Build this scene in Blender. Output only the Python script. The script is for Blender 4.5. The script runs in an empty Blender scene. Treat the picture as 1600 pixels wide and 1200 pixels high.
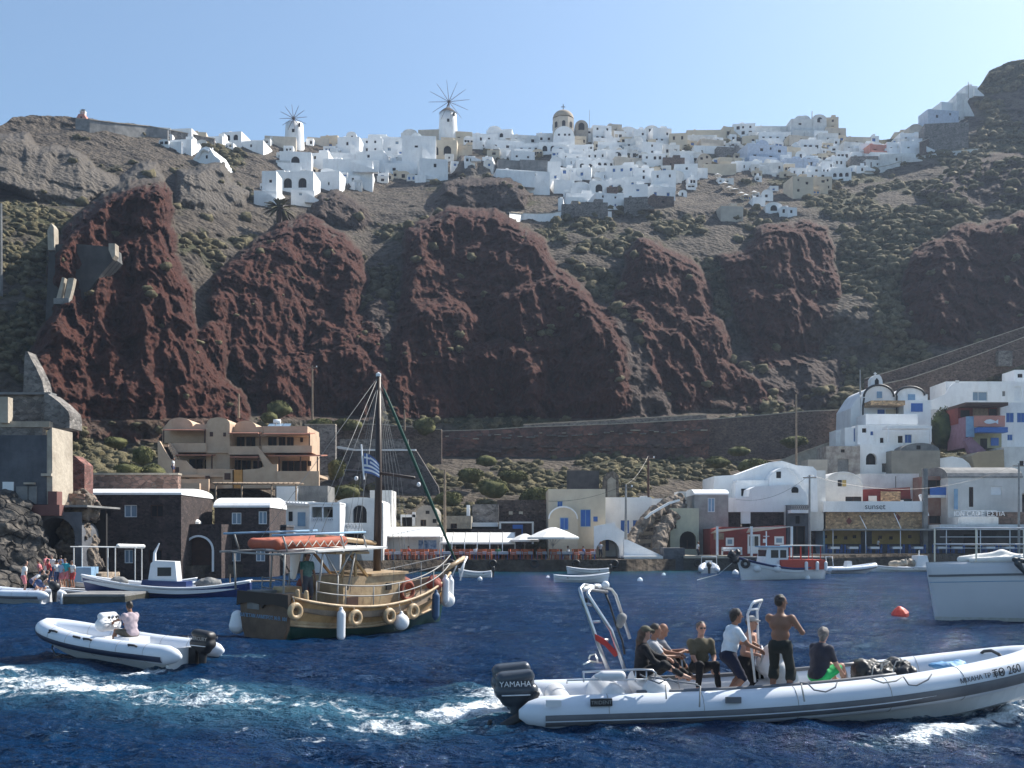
import bpy, math, random
import numpy as np
from mathutils import Vector, Matrix
R = math.radians
scene = bpy.context.scene
# ---------------- camera ----------------
CH, HOR, FP = 3.2, 840.0, 1600.0      # camera height, horizon row and focal length (photo pixels)
cam = bpy.data.cameras.new('camera'); camo = bpy.data.objects.new('camera', cam)
scene.collection.objects.link(camo); scene.camera = camo
camo.location = (0, 0, CH); camo.rotation_euler = (R(90), 0, 0)
cam.sensor_width = 36; cam.lens = 36.0; cam.shift_y = 0.15
cam.clip_start = 0.3; cam.clip_end = 5000
# ---------------- light ----------------
SUN_EL, SUN_AZ = 44.0, 56.0           # azimuth clockwise from +Y
w = bpy.data.worlds.new('World'); scene.world = w; w.use_nodes = True
nt = w.node_tree; bg = nt.nodes['Background']
sky = nt.nodes.new('ShaderNodeTexSky'); sky.sky_type = 'NISHITA'; sky.sun_disc = False
sky.sun_elevation = R(SUN_EL); sky.sun_rotation = R(SUN_AZ)
sky.air_density = 1.0; sky.dust_density = 1.3; sky.ozone_density = 3.5; sky.altitude = 0
wb = nt.nodes.new('ShaderNodeMix'); wb.data_type = 'RGBA'; wb.blend_type = 'MULTIPLY'; wb.inputs[0].default_value = 1; wb.inputs[7].default_value = (1.0, 1.07, 1.03, 1); nt.links.new(sky.outputs[0], wb.inputs[6]); nt.links.new(wb.outputs[2], bg.inputs[0]); bg.inputs[1].default_value = 0.092
sl = bpy.data.lights.new('sun', 'SUN'); sl.energy = 5.0; sl.angle = R(0.5); sl.color = (1.0, .95, .87)
so = bpy.data.objects.new('sun', sl); scene.collection.objects.link(so)
_d = Vector((math.sin(R(SUN_AZ))*math.cos(R(SUN_EL)), math.cos(R(SUN_AZ))*math.cos(R(SUN_EL)), math.sin(R(SUN_EL))))
so.rotation_euler = _d.to_track_quat('Z', 'Y').to_euler(); so.location = (60, -20, 90)
scene.view_settings.view_transform = 'Standard'; scene.view_settings.look = 'None'
scene.view_settings.exposure = 0.92; scene.view_settings.gamma = 1.0
C = scene.collection
rnd = random.Random(7)

# ---------------- helpers ----------------
def X(px, D): return (px-800.0)/FP*D
def Z(py, D): return CH+(HOR-py)/FP*D
def P(px, py, D): return Vector((X(px, D), D, Z(py, D)))
def wD(py): return FP*CH/(py-HOR)     # distance of a point of the water seen at row py

def tag(o, label=None, cat=None, group=None, kind=None):
    if label: o['label'] = label
    if cat: o['category'] = cat
    if group: o['group'] = group
    if kind: o['kind'] = kind
    return o
def thing(name, label, cat, loc=(0, 0, 0), rz=0.0, group=None, rot=None):
    o = bpy.data.objects.new(name, None); C.objects.link(o)
    o.empty_display_size = .3
    o.location = loc; o.rotation_euler = rot if rot else (0, 0, rz)
    return tag(o, label, cat, group)
def link_mesh(name, verts, faces, mat, parent=None, smooth=False):
    me = bpy.data.meshes.new(name); me.from_pydata([tuple(v) for v in verts], [], [tuple(f) for f in faces]); me.update()
    if mat: me.materials.append(mat)
    if smooth: me.polygons.foreach_set('use_smooth', [True]*len(me.polygons))
    o = bpy.data.objects.new(name, me); C.objects.link(o)
    if parent: o.parent = parent
    return o
def np_mesh(name, V, F, mat, parent=None, smooth=False, attrs=None):
    """V (n,3), F (m,4) arrays"""
    me = bpy.data.meshes.new(name); V = np.asarray(V, np.float32); F = np.asarray(F, np.int32); k = F.shape[1]
    me.vertices.add(len(V)); me.vertices.foreach_set('co', V.ravel())
    me.loops.add(F.size); me.loops.foreach_set('vertex_index', F.ravel())
    me.polygons.add(len(F)); me.polygons.foreach_set('loop_start', np.arange(len(F), dtype=np.int32)*k)
    me.polygons.foreach_set('loop_total', np.full(len(F), k, np.int32))
    if smooth: me.polygons.foreach_set('use_smooth', np.ones(len(F), bool))
    for n, a in (attrs or {}).items():
        at = me.attributes.new(n, 'FLOAT', 'POINT'); at.data.foreach_set('value', np.asarray(a, np.float32))
    me.update(calc_edges=True); me.validate()
    if mat: me.materials.append(mat)
    o = bpy.data.objects.new(name, me); C.objects.link(o)
    if parent: o.parent = parent
    return o
class MB:
    def __init__(s): s.v = []; s.f = []
    def add(s, vs, fs):
        n = len(s.v); s.v += [tuple(v) for v in vs]; s.f += [tuple(n+i for i in f) for f in fs]; return s
    def box(s, x0, x1, y0, y1, z0, z1):
        return s.add([(x0,y0,z0),(x1,y0,z0),(x1,y1,z0),(x0,y1,z0),(x0,y0,z1),(x1,y0,z1),(x1,y1,z1),(x0,y1,z1)],
                     [(0,3,2,1),(4,5,6,7),(0,1,5,4),(1,2,6,5),(2,3,7,6),(3,0,4,7)])
    def bar(s, a, b, wd, h=None):      # rectangular beam from a to b
        a = Vector(a); b = Vector(b); h = h or wd; d = (b-a)
        if d.length < 1e-6: return s
        d.normalize(); u = d.cross(Vector((0,0,1)))
        if u.length < 1e-3: u = Vector((1,0,0))
        u.normalize(); w_ = u.cross(d); u *= wd/2; w_ *= h/2
        return s.add([a-u-w_, a+u-w_, a+u+w_, a-u+w_, b-u-w_, b+u-w_, b+u+w_, b-u+w_],
                     [(0,1,2,3),(7,6,5,4),(0,4,5,1),(1,5,6,2),(2,6,7,3),(3,7,4,0)])
    def prism(s, poly, y0, y1):        # (x,z) outline extruded along y; outline counter-clockwise seen from -y
        n = len(poly); vs = [(x, y0, z) for x, z in poly]+[(x, y1, z) for x, z in poly]
        return s.add(vs, [tuple(range(n)), tuple(range(2*n-1, n-1, -1))]+[(i, n+i, n+(i+1) % n, (i+1) % n) for i in range(n)])
    def prismx(s, poly, x0, x1):       # (y,z) outline extruded along x
        n = len(poly); vs = [(x0, y, z) for y, z in poly]+[(x1, y, z) for y, z in poly]
        return s.add(vs, [tuple(range(n)), tuple(range(2*n-1, n-1, -1))]+[(i, n+i, n+(i+1) % n, (i+1) % n) for i in range(n)])
    def tube(s, pts, r, n=8, closed=False):
        pts = [Vector(p) for p in pts]; m = len(pts); rs = r if isinstance(r, (list, tuple)) else [r]*m
        vs = []; up = None
        for i, p in enumerate(pts):
            if closed: d = pts[(i+1) % m]-pts[i-1]
            else: d = pts[min(i+1, m-1)]-pts[max(i-1, 0)]
            if d.length < 1e-9: d = Vector((0,0,1))
            d.normalize()
            if up is None:
                up = Vector((0,0,1)) if abs(d.z) < .9 else Vector((1,0,0))
            u = up-d*up.dot(d)
            if u.length < 1e-4: u = Vector((0,1,0))-d*d.y
            u.normalize(); up = u; v = d.cross(u)
            for k in range(n):
                a = 2*math.pi*k/n; vs.append(p+(u*math.cos(a)+v*math.sin(a))*rs[i])
        fs = []
        for i in range(m if closed else m-1):
            j = (i+1) % m
            for k in range(n): fs.append((i*n+k, i*n+(k+1) % n, j*n+(k+1) % n, j*n+k))
        if not closed: fs += [tuple(range(n-1, -1, -1)), tuple((m-1)*n+k for k in range(n))]
        return s.add(vs, fs)
    def lathe(s, prof, c=(0,0,0), n=16, a0=0, a1=2*math.pi, sx=1, sy=1):   # prof [(r,z)...]
        full = abs(a1-a0-2*math.pi) < 1e-6; m = n if full else n+1; vs = []
        for r, z in prof:
            for k in range(m):
                a = a0+(a1-a0)*k/n; vs.append((c[0]+r*math.cos(a)*sx, c[1]+r*math.sin(a)*sy, c[2]+z))
        fs = []
        for i in range(len(prof)-1):
            for k in range(n):
                k2 = (k+1) % m; fs.append((i*m+k, i*m+k2, (i+1)*m+k2, (i+1)*m+k))
        return s.add(vs, fs)
    def build(s, name, mat, parent=None, smooth=False): return link_mesh(name, s.v, s.f, mat, parent, smooth)
def arc(cx, cz, r, a0, a1, n): return [(cx+r*math.cos(a0+(a1-a0)*i/n), cz+r*math.sin(a0+(a1-a0)*i/n)) for i in range(n+1)]

# numpy noise
def _h(ix, iy, iz, sd):
    n = (ix*374761393+iy*668265263+iz*2147483647+sd*1274126177) & 0xffffffff
    n = ((n ^ (n >> 13))*1274126177) & 0xffffffff
    return ((n ^ (n >> 16)) & 0xffff)/65535.0
def vn(x, y, z=0.0, sd=0):
    x, y, z = np.broadcast_arrays(np.asarray(x, float), np.asarray(y, float), np.asarray(z, float))
    ix = np.floor(x).astype(np.int64); iy = np.floor(y).astype(np.int64); iz = np.floor(z).astype(np.int64)
    fx = x-ix; fy = y-iy; fz = z-iz
    fx = fx*fx*(3-2*fx); fy = fy*fy*(3-2*fy); fz = fz*fz*(3-2*fz); r = 0
    for a in (0, 1):
        for b in (0, 1):
            for c in (0, 1):
                r = r+_h(ix+a, iy+b, iz+c, sd)*(fx if a else 1-fx)*(fy if b else 1-fy)*(fz if c else 1-fz)
    return r*2-1
def fbm(x, y, z=0.0, sd=0, o=4, g=.5):
    r = 0; a = 1.0; t = 0
    for i in range(o):
        r = r+a*vn(x*2.03**i, y*2.03**i, z*2.03**i, sd+i*17); t += a; a *= g
    return r/t
def sstep(a, b, x): t = np.clip((x-a)/(b-a), 0, 1); return t*t*(3-2*t)

# distance-field modelling for bodies, rocks, cowls: smooth union of round cones and ellipsoids
def sdf_mesh(name, prims, mat, parent=None, res=.012, k=.03, clips=(), noise=None, flip=False):
    prims = [p for p in prims if p is not None]
    lo = np.full(3, 1e9); hi = -lo
    for p in prims:
        if p[0] == 'c':
            for q, r in ((p[1], p[3]), (p[2], p[4])): lo = np.minimum(lo, np.array(q)-r); hi = np.maximum(hi, np.array(q)+r)
        else:
            m = max(p[2]); lo = np.minimum(lo, np.array(p[1])-m); hi = np.maximum(hi, np.array(p[1])+m)
    mg = k+3*res; lo -= mg; hi += mg
    n = np.ceil((hi-lo)/res).astype(int)+1
    ax = [lo[i]+res*np.arange(n[i]) for i in range(3)]
    S = np.full(tuple(n), 1.0, np.float32)
    for p in prims:
        if p[0] == 'c':
            a = np.array(p[1], float); b = np.array(p[2], float); ra, rb = p[3], p[4]
            l = np.minimum(a-ra, b-rb)-mg; h = np.maximum(a+ra, b+rb)+mg
        else:
            c = np.array(p[1], float); m = max(p[2]); l = c-m-mg; h = c+m+mg
        i0 = np.clip(((l-lo)/res).astype(int), 0, n-1); i1 = np.clip(((h-lo)/res).astype(int)+2, 1, n)
        g = np.meshgrid(ax[0][i0[0]:i1[0]], ax[1][i0[1]:i1[1]], ax[2][i0[2]:i1[2]], indexing='ij')
        if p[0] == 'c':
            d = b-a; L = max(d.dot(d), 1e-9)
            t = np.clip(((g[0]-a[0])*d[0]+(g[1]-a[1])*d[1]+(g[2]-a[2])*d[2])/L, 0, 1)
            q = np.sqrt((g[0]-a[0]-t*d[0])**2+(g[1]-a[1]-t*d[1])**2+(g[2]-a[2]-t*d[2])**2)-(ra+(rb-ra)*t)
        else:
            r = p[2]; M = p[3] if len(p) > 3 else None
            dx, dy, dz = g[0]-c[0], g[1]-c[1], g[2]-c[2]
            if M is not None:   # M: Matrix, world->local is its transpose
                dx, dy, dz = (M[0][0]*dx+M[1][0]*dy+M[2][0]*dz, M[0][1]*dx+M[1][1]*dy+M[2][1]*dz, M[0][2]*dx+M[1][2]*dy+M[2][2]*dz)
            e = np.sqrt((dx/r[0])**2+(dy/r[1])**2+(dz/r[2])**2)+1e-6
            e2 = np.sqrt((dx/r[0]**2)**2+(dy/r[1]**2)**2+(dz/r[2]**2)**2)+1e-6
            q = e*(e-1)/e2
        sl_ = (slice(i0[0], i1[0]), slice(i0[1], i1[1]), slice(i0[2], i1[2]))
        A = S[sl_]; kk = p[5] if (p[0] == 'c' and len(p) > 5) else k
        hh = np.clip(.5+.5*(A-q)/kk, 0, 1); S[sl_] = A*(1-hh)+q*hh-kk*hh*(1-hh)
    if clips or noise:
        g = np.meshgrid(*ax, indexing='ij')
        if noise: S += (noise[0]*fbm(g[0]/noise[1], g[1]/noise[1], g[2]/noise[1], 5, noise[2])).astype(np.float32)
        for (c, nn) in clips:
            S = np.maximum(S, (g[0]-c[0])*nn[0]+(g[1]-c[1])*nn[1]+(g[2]-c[2])*nn[2])
    ins = S < 0
    cs = sum(ins[a:n[0]-1+a, b:n[1]-1+b, c:n[2]-1+c].astype(np.int8) for a in (0,1) for b in (0,1) for c in (0,1))
    act = (cs > 0) & (cs < 8); idx = np.full(act.shape, -1, np.int64); I = np.argwhere(act); idx[act] = np.arange(len(I))
    acc = np.zeros((len(I), 3)); cnt = np.zeros(len(I)); cor = [(a,b,c) for a in (0,1) for b in (0,1) for c in (0,1)]
    for u in cor:
        for d in range(3):
            if u[d]: continue
            v = list(u); v[d] = 1
            A = S[I[:,0]+u[0], I[:,1]+u[1], I[:,2]+u[2]]; B = S[I[:,0]+v[0], I[:,1]+v[1], I[:,2]+v[2]]
            x = (A < 0) != (B < 0); t = np.where(x, A/np.where(x, A-B, 1), 0)
            pt = np.tile(np.array(u, float), (len(I), 1)); pt[:, d] += t
            acc += pt*x[:, None]; cnt += x
    V = lo+(I+acc/np.maximum(cnt, 1)[:, None])*res; F = []
    for d in range(3):
        sa = [slice(1, n[i]-1) for i in range(3)]; sb = list(sa); sa[d] = slice(0, n[d]-1); sb[d] = slice(1, n[d])
        A = ins[tuple(sa)]; B = ins[tuple(sb)]; E = np.argwhere(A != B); inside = A[A != B]
        off = np.array([1, 1, 1]); off[d] = 0; E = E+off
        e1 = np.zeros(3, int); e1[(d+1) % 3] = 1; e2 = np.zeros(3, int); e2[(d+2) % 3] = 1
        q = [idx[tuple((E-x).T)] for x in (e1+e2, e2, e1*0, e1)]
        Q = np.stack(q, 1); Q[~inside] = Q[~inside][:, ::-1]; F.append(Q)
    F = np.concatenate(F); F = F[(F >= 0).all(1)]
    return np_mesh(name, V, F, mat, parent, True)

# ---------------- materials ----------------
MATS = {}
def mat(name, col, rough=.8, col2=None, nscale=1.5, bump=0.0, bscale=20.0, metal=0.0, spec=.5, pattern=None, pscale=1.0, mortar=None, alpha=None, emit=None, stain=None):
    """procedural surface: two tones by noise, optional rubble / brick pattern, fine bump"""
    if name in MATS: return MATS[name]
    m = bpy.data.materials.new(name); m.use_nodes = True; t = m.node_tree; N = t.nodes; L = t.links
    b = N['Principled BSDF']; b.inputs['Roughness'].default_value = rough; b.inputs['Metallic'].default_value = metal
    b.inputs['Specular IOR Level'].default_value = spec
    tc = N.new('ShaderNodeTexCoord'); co = tc.outputs['Object']
    col2 = col2 or tuple(c*.8 for c in col)
    nz = N.new('ShaderNodeTexNoise'); nz.inputs['Scale'].default_value = nscale; nz.inputs['Detail'].default_value = 6; nz.inputs['Roughness'].default_value = .62
    L.new(co, nz.inputs['Vector'])
    rp = N.new('ShaderNodeValToRGB'); rp.color_ramp.elements[0].position = .38; rp.color_ramp.elements[1].position = .62
    rp.color_ramp.elements[0].color = (*col, 1); rp.color_ramp.elements[1].color = (*col2, 1)
    L.new(nz.outputs['Fac'], rp.inputs['Fac']); out = rp.outputs['Color']; hgt = None
    if stain:     # streaks running down the wall
        mp = N.new('ShaderNodeMapping'); mp.inputs['Scale'].default_value = (.8, .8, .3); L.new(co, mp.inputs['Vector'])
        n2 = N.new('ShaderNodeTexNoise'); n2.inputs['Scale'].default_value = 1.3; n2.inputs['Detail'].default_value = 8; n2.inputs['Roughness'].default_value = .7; L.new(mp.outputs[0], n2.inputs['Vector'])
        mr = N.new('ShaderNodeMapRange'); mr.inputs[1].default_value = .5; mr.inputs[2].default_value = .85; mr.inputs[4].default_value = .8; L.new(n2.outputs['Fac'], mr.inputs[0])
        mx = N.new('ShaderNodeMix'); mx.data_type = 'RGBA'; L.new(mr.outputs[0], mx.inputs[0]); L.new(out, mx.inputs[6]); mx.inputs[7].default_value = (*stain, 1); out = mx.outputs[2]
    if pattern == 'rubble':
        wn = N.new('ShaderNodeTexNoise'); wn.inputs['Scale'].default_value = 3; L.new(co, wn.inputs['Vector'])
        mm = N.new('ShaderNodeMix'); mm.data_type = 'RGBA'; mm.inputs[0].default_value = .12; L.new(co, mm.inputs[6]); L.new(wn.outputs['Color'], mm.inputs[7])
        mp = N.new('ShaderNodeMapping'); mp.inputs['Scale'].default_value = (1, 1, 1.5); L.new(mm.outputs[2], mp.inputs['Vector'])
        vo = N.new('ShaderNodeTexVoronoi'); vo.inputs['Scale'].default_value = pscale; L.new(mp.outputs[0], vo.inputs['Vector'])
        ve = N.new('ShaderNodeTexVoronoi'); ve.feature = 'DISTANCE_TO_EDGE'; ve.inputs['Scale'].default_value = pscale; L.new(mp.outputs[0], ve.inputs['Vector'])
        hs = N.new('ShaderNodeHueSaturation'); L.new(out, hs.inputs['Color'])
        sp = N.new('ShaderNodeSeparateColor'); L.new(vo.outputs['Color'], sp.inputs[0])
        mr = N.new('ShaderNodeMapRange'); mr.inputs[3].default_value = .55; mr.inputs[4].default_value = 1.5; L.new(sp.outputs[0], mr.inputs[0]); L.new(mr.outputs[0], hs.inputs['Value'])
        me = N.new('ShaderNodeMapRange'); me.inputs[2].default_value = .07; L.new(ve.outputs['Distance'], me.inputs[0])
        mx = N.new('ShaderNodeMix'); mx.data_type = 'RGBA'; L.new(me.outputs[0], mx.inputs[0]); mx.inputs[6].default_value = (*(mortar or (.1,.09,.08)), 1); L.new(hs.outputs[0], mx.inputs[7])
        out = mx.outputs[2]; hgt = me.outputs[0]
    if pattern == 'plank':
        wv = N.new('ShaderNodeTexWave'); wv.inputs['Scale'].default_value = pscale; wv.inputs['Distortion'].default_value = .6; wv.bands_direction = 'Y'; L.new(co, wv.inputs['Vector'])
        mr = N.new('ShaderNodeMapRange'); mr.inputs[2].default_value = .25; mr.inputs[3].default_value = .45; mr.inputs[4].default_value = 1; L.new(wv.outputs['Fac'], mr.inputs[0])
        hs = N.new('ShaderNodeHueSaturation'); L.new(out, hs.inputs['Color']); L.new(mr.outputs[0], hs.inputs['Value']); out = hs.outputs[0]
    L.new(out, b.inputs['Base Color'])
    if bump:
        bn = N.new('ShaderNodeTexNoise'); bn.inputs['Scale'].default_value = bscale; bn.inputs['Detail'].default_value = 5; L.new(co, bn.inputs['Vector'])
        h = bn.outputs['Fac']
        if hgt is not None:
            ad = N.new('ShaderNodeMath'); ad.operation = 'ADD'; L.new(h, ad.inputs[0]); L.new(hgt, ad.inputs[1]); h = ad.outputs[0]
        bp = N.new('ShaderNodeBump'); bp.inputs['Distance'].default_value = bump; bp.inputs['Strength'].default_value = .8
        L.new(h, bp.inputs['Height']); L.new(bp.outputs[0], b.inputs['Normal'])
    if alpha is not None: b.inputs['Alpha'].default_value = alpha
    MATS[name] = m; return m
white = mat('whitewash', (.86,.86,.85), .85, (.78,.78,.78), .5, .02, 6, stain=(.60,.58,.55))
white2 = mat('whitewash aged', (.74,.73,.70), .85, (.60,.59,.57), .6, .02, 6, stain=(.46,.44,.42))
cream = mat('cream plaster', (.62,.53,.40), .85, (.54,.45,.34), .6, .02, 6)
beige = mat('beige plaster', (.56,.49,.40), .85, (.46,.40,.33), .6, .02, 6, stain=(.36,.32,.27))
ochre = mat('ochre plaster', (.56,.41,.29), .85, (.48,.34,.24), .8, .02, 6, stain=(.42,.27,.17))
pinkp = mat('salmon plaster', (.60,.26,.20), .85, (.5,.22,.17), .8)
redp = mat('dark red plaster', (.22,.035,.028), .8, (.17,.03,.025), .8)
greyc = mat('weathered concrete', (.25,.245,.235), .9, (.15,.15,.15), .7, .05, 5, stain=(.09,.09,.095))
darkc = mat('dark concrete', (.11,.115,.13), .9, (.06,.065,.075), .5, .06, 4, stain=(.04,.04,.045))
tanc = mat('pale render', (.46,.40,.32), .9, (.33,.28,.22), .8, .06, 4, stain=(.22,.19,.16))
stone_d = mat('dark lava masonry', (.07,.048,.044), .95, (.042,.03,.03), .8, .06, 8, pattern='rubble', pscale=4.6, mortar=(.05,.045,.042))
stone_b = mat('brown masonry', (.17,.115,.09), .95, (.11,.075,.06), .6, .06, 8, pattern='rubble', pscale=4, mortar=(.11,.10,.09))
stone_r = mat('red lava masonry', (.23,.10,.08), .95, (.16,.07,.06), .6, .06, 8, pattern='rubble', pscale=4, mortar=(.2,.16,.14))
stone_g = mat('grey masonry', (.22,.20,.18), .95, (.14,.125,.115), .6, .06, 8, pattern='rubble', pscale=3.2, mortar=(.2,.19,.18))
stone_t = mat('tan tile', (.50,.33,.18), .8, (.36,.23,.13), 1.5, .03, 8, pattern='rubble', pscale=3.5, mortar=(.3,.22,.14))
quay_m = mat('quay stone', (.14,.12,.10), .9, (.07,.065,.06), .8, .06, 6, pattern='rubble', pscale=1.3, mortar=(.09,.085,.08))
blue = mat('blue paint', (.035,.13,.42), .6, (.03,.11,.36), 2)
lblue = mat('pale blue paint', (.22,.36,.50), .6, (.18,.3,.44), 2)
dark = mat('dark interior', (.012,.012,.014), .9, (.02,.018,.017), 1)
glass = mat('window glass', (.02,.025,.03), .12, (.03,.035,.04), 1)
pane_b = mat('blue reflecting glass', (.16,.24,.32), .25, (.2,.28,.36), 1)
brown = mat('brown woodwork', (.07,.03,.02), .7, (.05,.022,.015), 3)
wood = mat('bleached wood', (.30,.22,.15), .85, (.2,.15,.11), 3, .01, 20)
metal_m = mat('brushed steel', (.62,.62,.63), .28, (.55,.55,.56), 3, metal=1.0)
galv = mat('galvanised pole', (.34,.33,.31), .6, (.24,.23,.22), 1.5)
canvas = mat('white canvas', (.80,.78,.74), .8, (.72,.70,.66), 1.5, .02, 4)
orange = mat('orange paint', (.42,.11,.04), .7, (.33,.085,.035), 2)
yellow = mat('yellow plaster', (.50,.36,.12), .8, (.42,.3,.1), 1.5)
whitep = mat('white gloss paint', (.78,.79,.80), .3, (.72,.73,.75), 2)
black = mat('black rubber', (.012,.012,.014), .5, (.02,.02,.022), 4)
# ---------------- the land: caldera wall, quay, cliffs ----------------
SHx = [-400, -40, 60, 132, 136, 300, 380, 470, 700, 980, 1040, 1290, 1450, 1600, 2000]
SHd = [70, 66, 68, 72, 77, 78, 82, 92, 97, 97, 99, 112, 116, 120, 128]
def shore(px): return np.interp(px, SHx, SHd)
KPY = [866, 840, 800, 760, 720, 706, 657, 645, 600, 500, 400, 330, 300, 260, 220, 200, 150, 90, 40]
KAD = [13, 17, 29, 41, 57, 68, 72, 82, 92, 104, 120, 143, 168, 190, 212, 222, 236, 250, 260]
def base_depth(px, py):
    add = np.interp(-np.asarray(py, float), [-k for k in KPY], KAD)
    cf = np.interp(px, [-400, 0, 250, 450, 600, 1150, 1350, 1600, 2000], [.62, .68, .78, .93, 1, 1, .93, .80, .66])
    cf = 1+(cf-1)*sstep(866, 780, py)
    k = sstep(862, 780, py); sm = np.interp(px, [-400, 60, 300, 480, 700, 1000, 1290, 1600, 2000], [64, 68, 76, 90, 96, 98, 112, 120, 128])
    und = 7*fbm(np.asarray(px)/150, np.asarray(py)/70, 0, 201, 3, .55)*sstep(780, 690, py)
    return shore(px)*(1-k)+sm*k+add*cf+und*cf
# buttresses of rock standing out of the slope: outline (photo pixels), row of the foot, metres per row of batter, edge width, kind
OUT = [
 ([(60,600),(38,560),(60,515),(92,470),(72,440),(74,392),(108,345),(158,305),(205,283),(252,279),(272,300),(276,335),(282,395),(296,440),(306,500),(322,540),(352,590),(388,620),(388,690),(105,690)], 690, .05, 26, 1),
 ([(300,520),(325,497),(350,497),(359,560),(358,600),(320,610),(265,600),(262,545)], 640, .04, 14, 1),
 ([(490,336),(518,350),(565,395),(588,440),(560,484),(600,525),(602,600),(570,650),(400,650),(345,540),(326,470),(345,420),(395,372),(445,345)], 650, .085, 34, 1),
 ([(512,505),(540,518),(560,560),(560,650),(470,650),(480,540)], 650, .05, 18, 1),
 ([(636,352),(700,324),(772,326),(850,372),(866,414),(902,440),(955,492),(986,545),(984,600),(962,655),(640,655),(596,600),(622,480),(632,402)], 655, .10, 26, 1),
 ([(650,474),(700,456),(735,480),(765,520),(765,655),(615,655),(612,560)], 655, .055, 24, 1),
 ([(775,470),(862,430),(900,444),(985,545),(985,640),(960,655),(765,655),(760,520)], 655, .062, 24, 1),
 ([(1000,368),(1030,376),(1075,402),(1108,450),(1116,490),(1140,520),(1142,560),(1110,600),(1030,590),(1000,520),(958,465),(978,400)], 610, .09, 22, 1),
 ([(1030,522),(1080,490),(1132,502),(1146,556),(1130,610),(1040,615),(1010,565)], 620, .05, 20, 1),
 ([(1040,600),(1108,550),(1160,570),(1200,596),(1225,610),(1190,640),(1060,645)], 645, .06, 18, 1),
 ([(1180,352),(1230,345),(1292,352),(1312,398),(1316,460),(1292,540),(1255,575),(1190,575),(1150,505),(1128,440),(1118,398),(1150,392)], 580, .085, 30, 1),
 ([(1426,392),(1500,352),(1600,332),(1760,300),(1800,540),(1600,530),(1480,545),(1415,525),(1402,440)], 560, .10, 30, 1),
 ([(0,206),(-300,190),(-300,310),(0,292),(60,312),(112,322),(200,302),(262,284),(238,254),(215,262),(190,280),(150,262),(112,226),(60,226),(45,205)], 325, .16, 14, 2),
 ([(276,262),(350,250),(366,286),(396,304),(386,330),(276,322)], 332, .15, 12, 2),
 ([(500,300),(530,296),(572,322),(585,350),(560,362),(492,340),(486,316)], 360, .14, 16, 3),
 ([(690,292),(722,278),(790,275),(835,304),(820,330),(700,335),(660,330)], 335, .14, 18, 3),
 ([(722,244),(765,248),(770,276),(735,284),(700,275)], 286, .2, 10, 2),
 ([(500,262),(560,270),(575,300),(520,296)], 300, .2, 10, 2),
 ([(1440,300),(1500,250),(1600,235),(1800,220),(1800,330),(1600,320),(1480,330)], 335, .25, 22, 3),
 ([(560,480),(600,455),(650,480),(660,655),(560,655)], 655, .12, 40, 3),
 ([(930,480),(975,455),(1045,520),(1060,655),(940,655)], 655, .12, 40, 3),
 ([(1130,560),(1200,545),(1330,560),(1320,640),(1140,645)], 648, .14, 40, 3),
 ([(420,560),(560,540),(610,600),(600,655),(400,655)], 652, .035, 30, 1),
 ([(866,440),(905,430),(945,470),(960,520),(900,520)], 560, .10, 18, 3),
 ([(700,560),(780,530),(850,560),(860,655),(690,655)], 655, .035, 26, 1),
 ([(1180,470),(1240,450),(1290,480),(1285,560),(1200,575)], 580, .05, 22, 1),
 ([(528,700),(575,690),(640,720),(600,770),(520,770)], 775, .2, 16, 3),
]
def poly_in(px, py, poly):
    """signed distance in pixels, positive inside"""
    d = np.full(px.shape, 1e9); ins = np.zeros(px.shape, bool); n = len(poly)
    for i in range(n):
        x0, y0 = poly[i]; x1, y1 = poly[(i+1) % n]; ex, ey = x1-x0, y1-y0
        t = np.clip(((px-x0)*ex+(py-y0)*ey)/(ex*ex+ey*ey), 0, 1)
        d = np.minimum(d, (px-x0-t*ex)**2+(py-y0-t*ey)**2)
        if y0 != y1:
            c = ((y0 > py) != (y1 > py)) & (px < (x1-x0)*(py-y0)/(y1-y0)+x0); ins ^= c
    d = np.sqrt(d); return np.where(ins, d, -d)
def land_depth(px, py, fine=True):
    px = np.asarray(px, float); py = np.asarray(py, float); sh = px.shape; px = np.atleast_1d(px).ravel(); py = np.atleast_1d(py).ravel()
    D = base_depth(px, py); red = np.zeros(px.shape); tan = red.copy(); drk = red.copy()
    if fine:
        wx = px+13*fbm(px/42, py/42, 0, 3, 5, .62); wy = py+13*fbm(px/42, py/42, 5, 4, 5, .62)
    else: wx, wy = px, py
    for poly, foot, bat, ew, kind in OUT:
        a = np.array(poly); sel = (px > a[:,0].min()-20) & (px < a[:,0].max()+20) & (py > a[:,1].min()-20) & (py < a[:,1].max()+20)
        if not sel.any(): continue
        s = poly_in(wx[sel], wy[sel], poly); bx = px[sel]; by = py[sel]
        face = base_depth(bx, np.full(bx.shape, float(foot)))+bat*np.maximum(foot-by, 0)
        if fine: # gullies and knobs down the face
            face = face+2.6*fbm(bx/46, by/150, 0, 31, 3)+1.2*np.abs(fbm(bx/17, by/60, 3, 33, 3))
        pr = np.maximum(D[sel]-face, 0); t = np.clip(s/ew, 0, 1); prof = np.sqrt(np.clip(1-(1-t)**2, 0, 1))
        D[sel] = D[sel]-pr*prof
        m = sstep(-3, 5, s)*sstep(0, 3, pr+np.where(s > 0, 1.5, 0))
        if kind == 1: red[sel] = np.maximum(red[sel], m)
        if kind == 2: tan[sel] = np.maximum(tan[sel], m); red[sel] *= 1-m
        if kind == 3: drk[sel] = np.maximum(drk[sel], m)
    return D.reshape(sh), red.reshape(sh), tan.reshape(sh), drk.reshape(sh)
SKx = [-400,-260,-60,0,20,45,110,175,230,300,380,450,540,620,690,770,860,950,1060,1150,1250,1320,1400,1440,1470,1500,1520,1545,1575,1600,1700,1800,1950,2300,2600]
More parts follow.
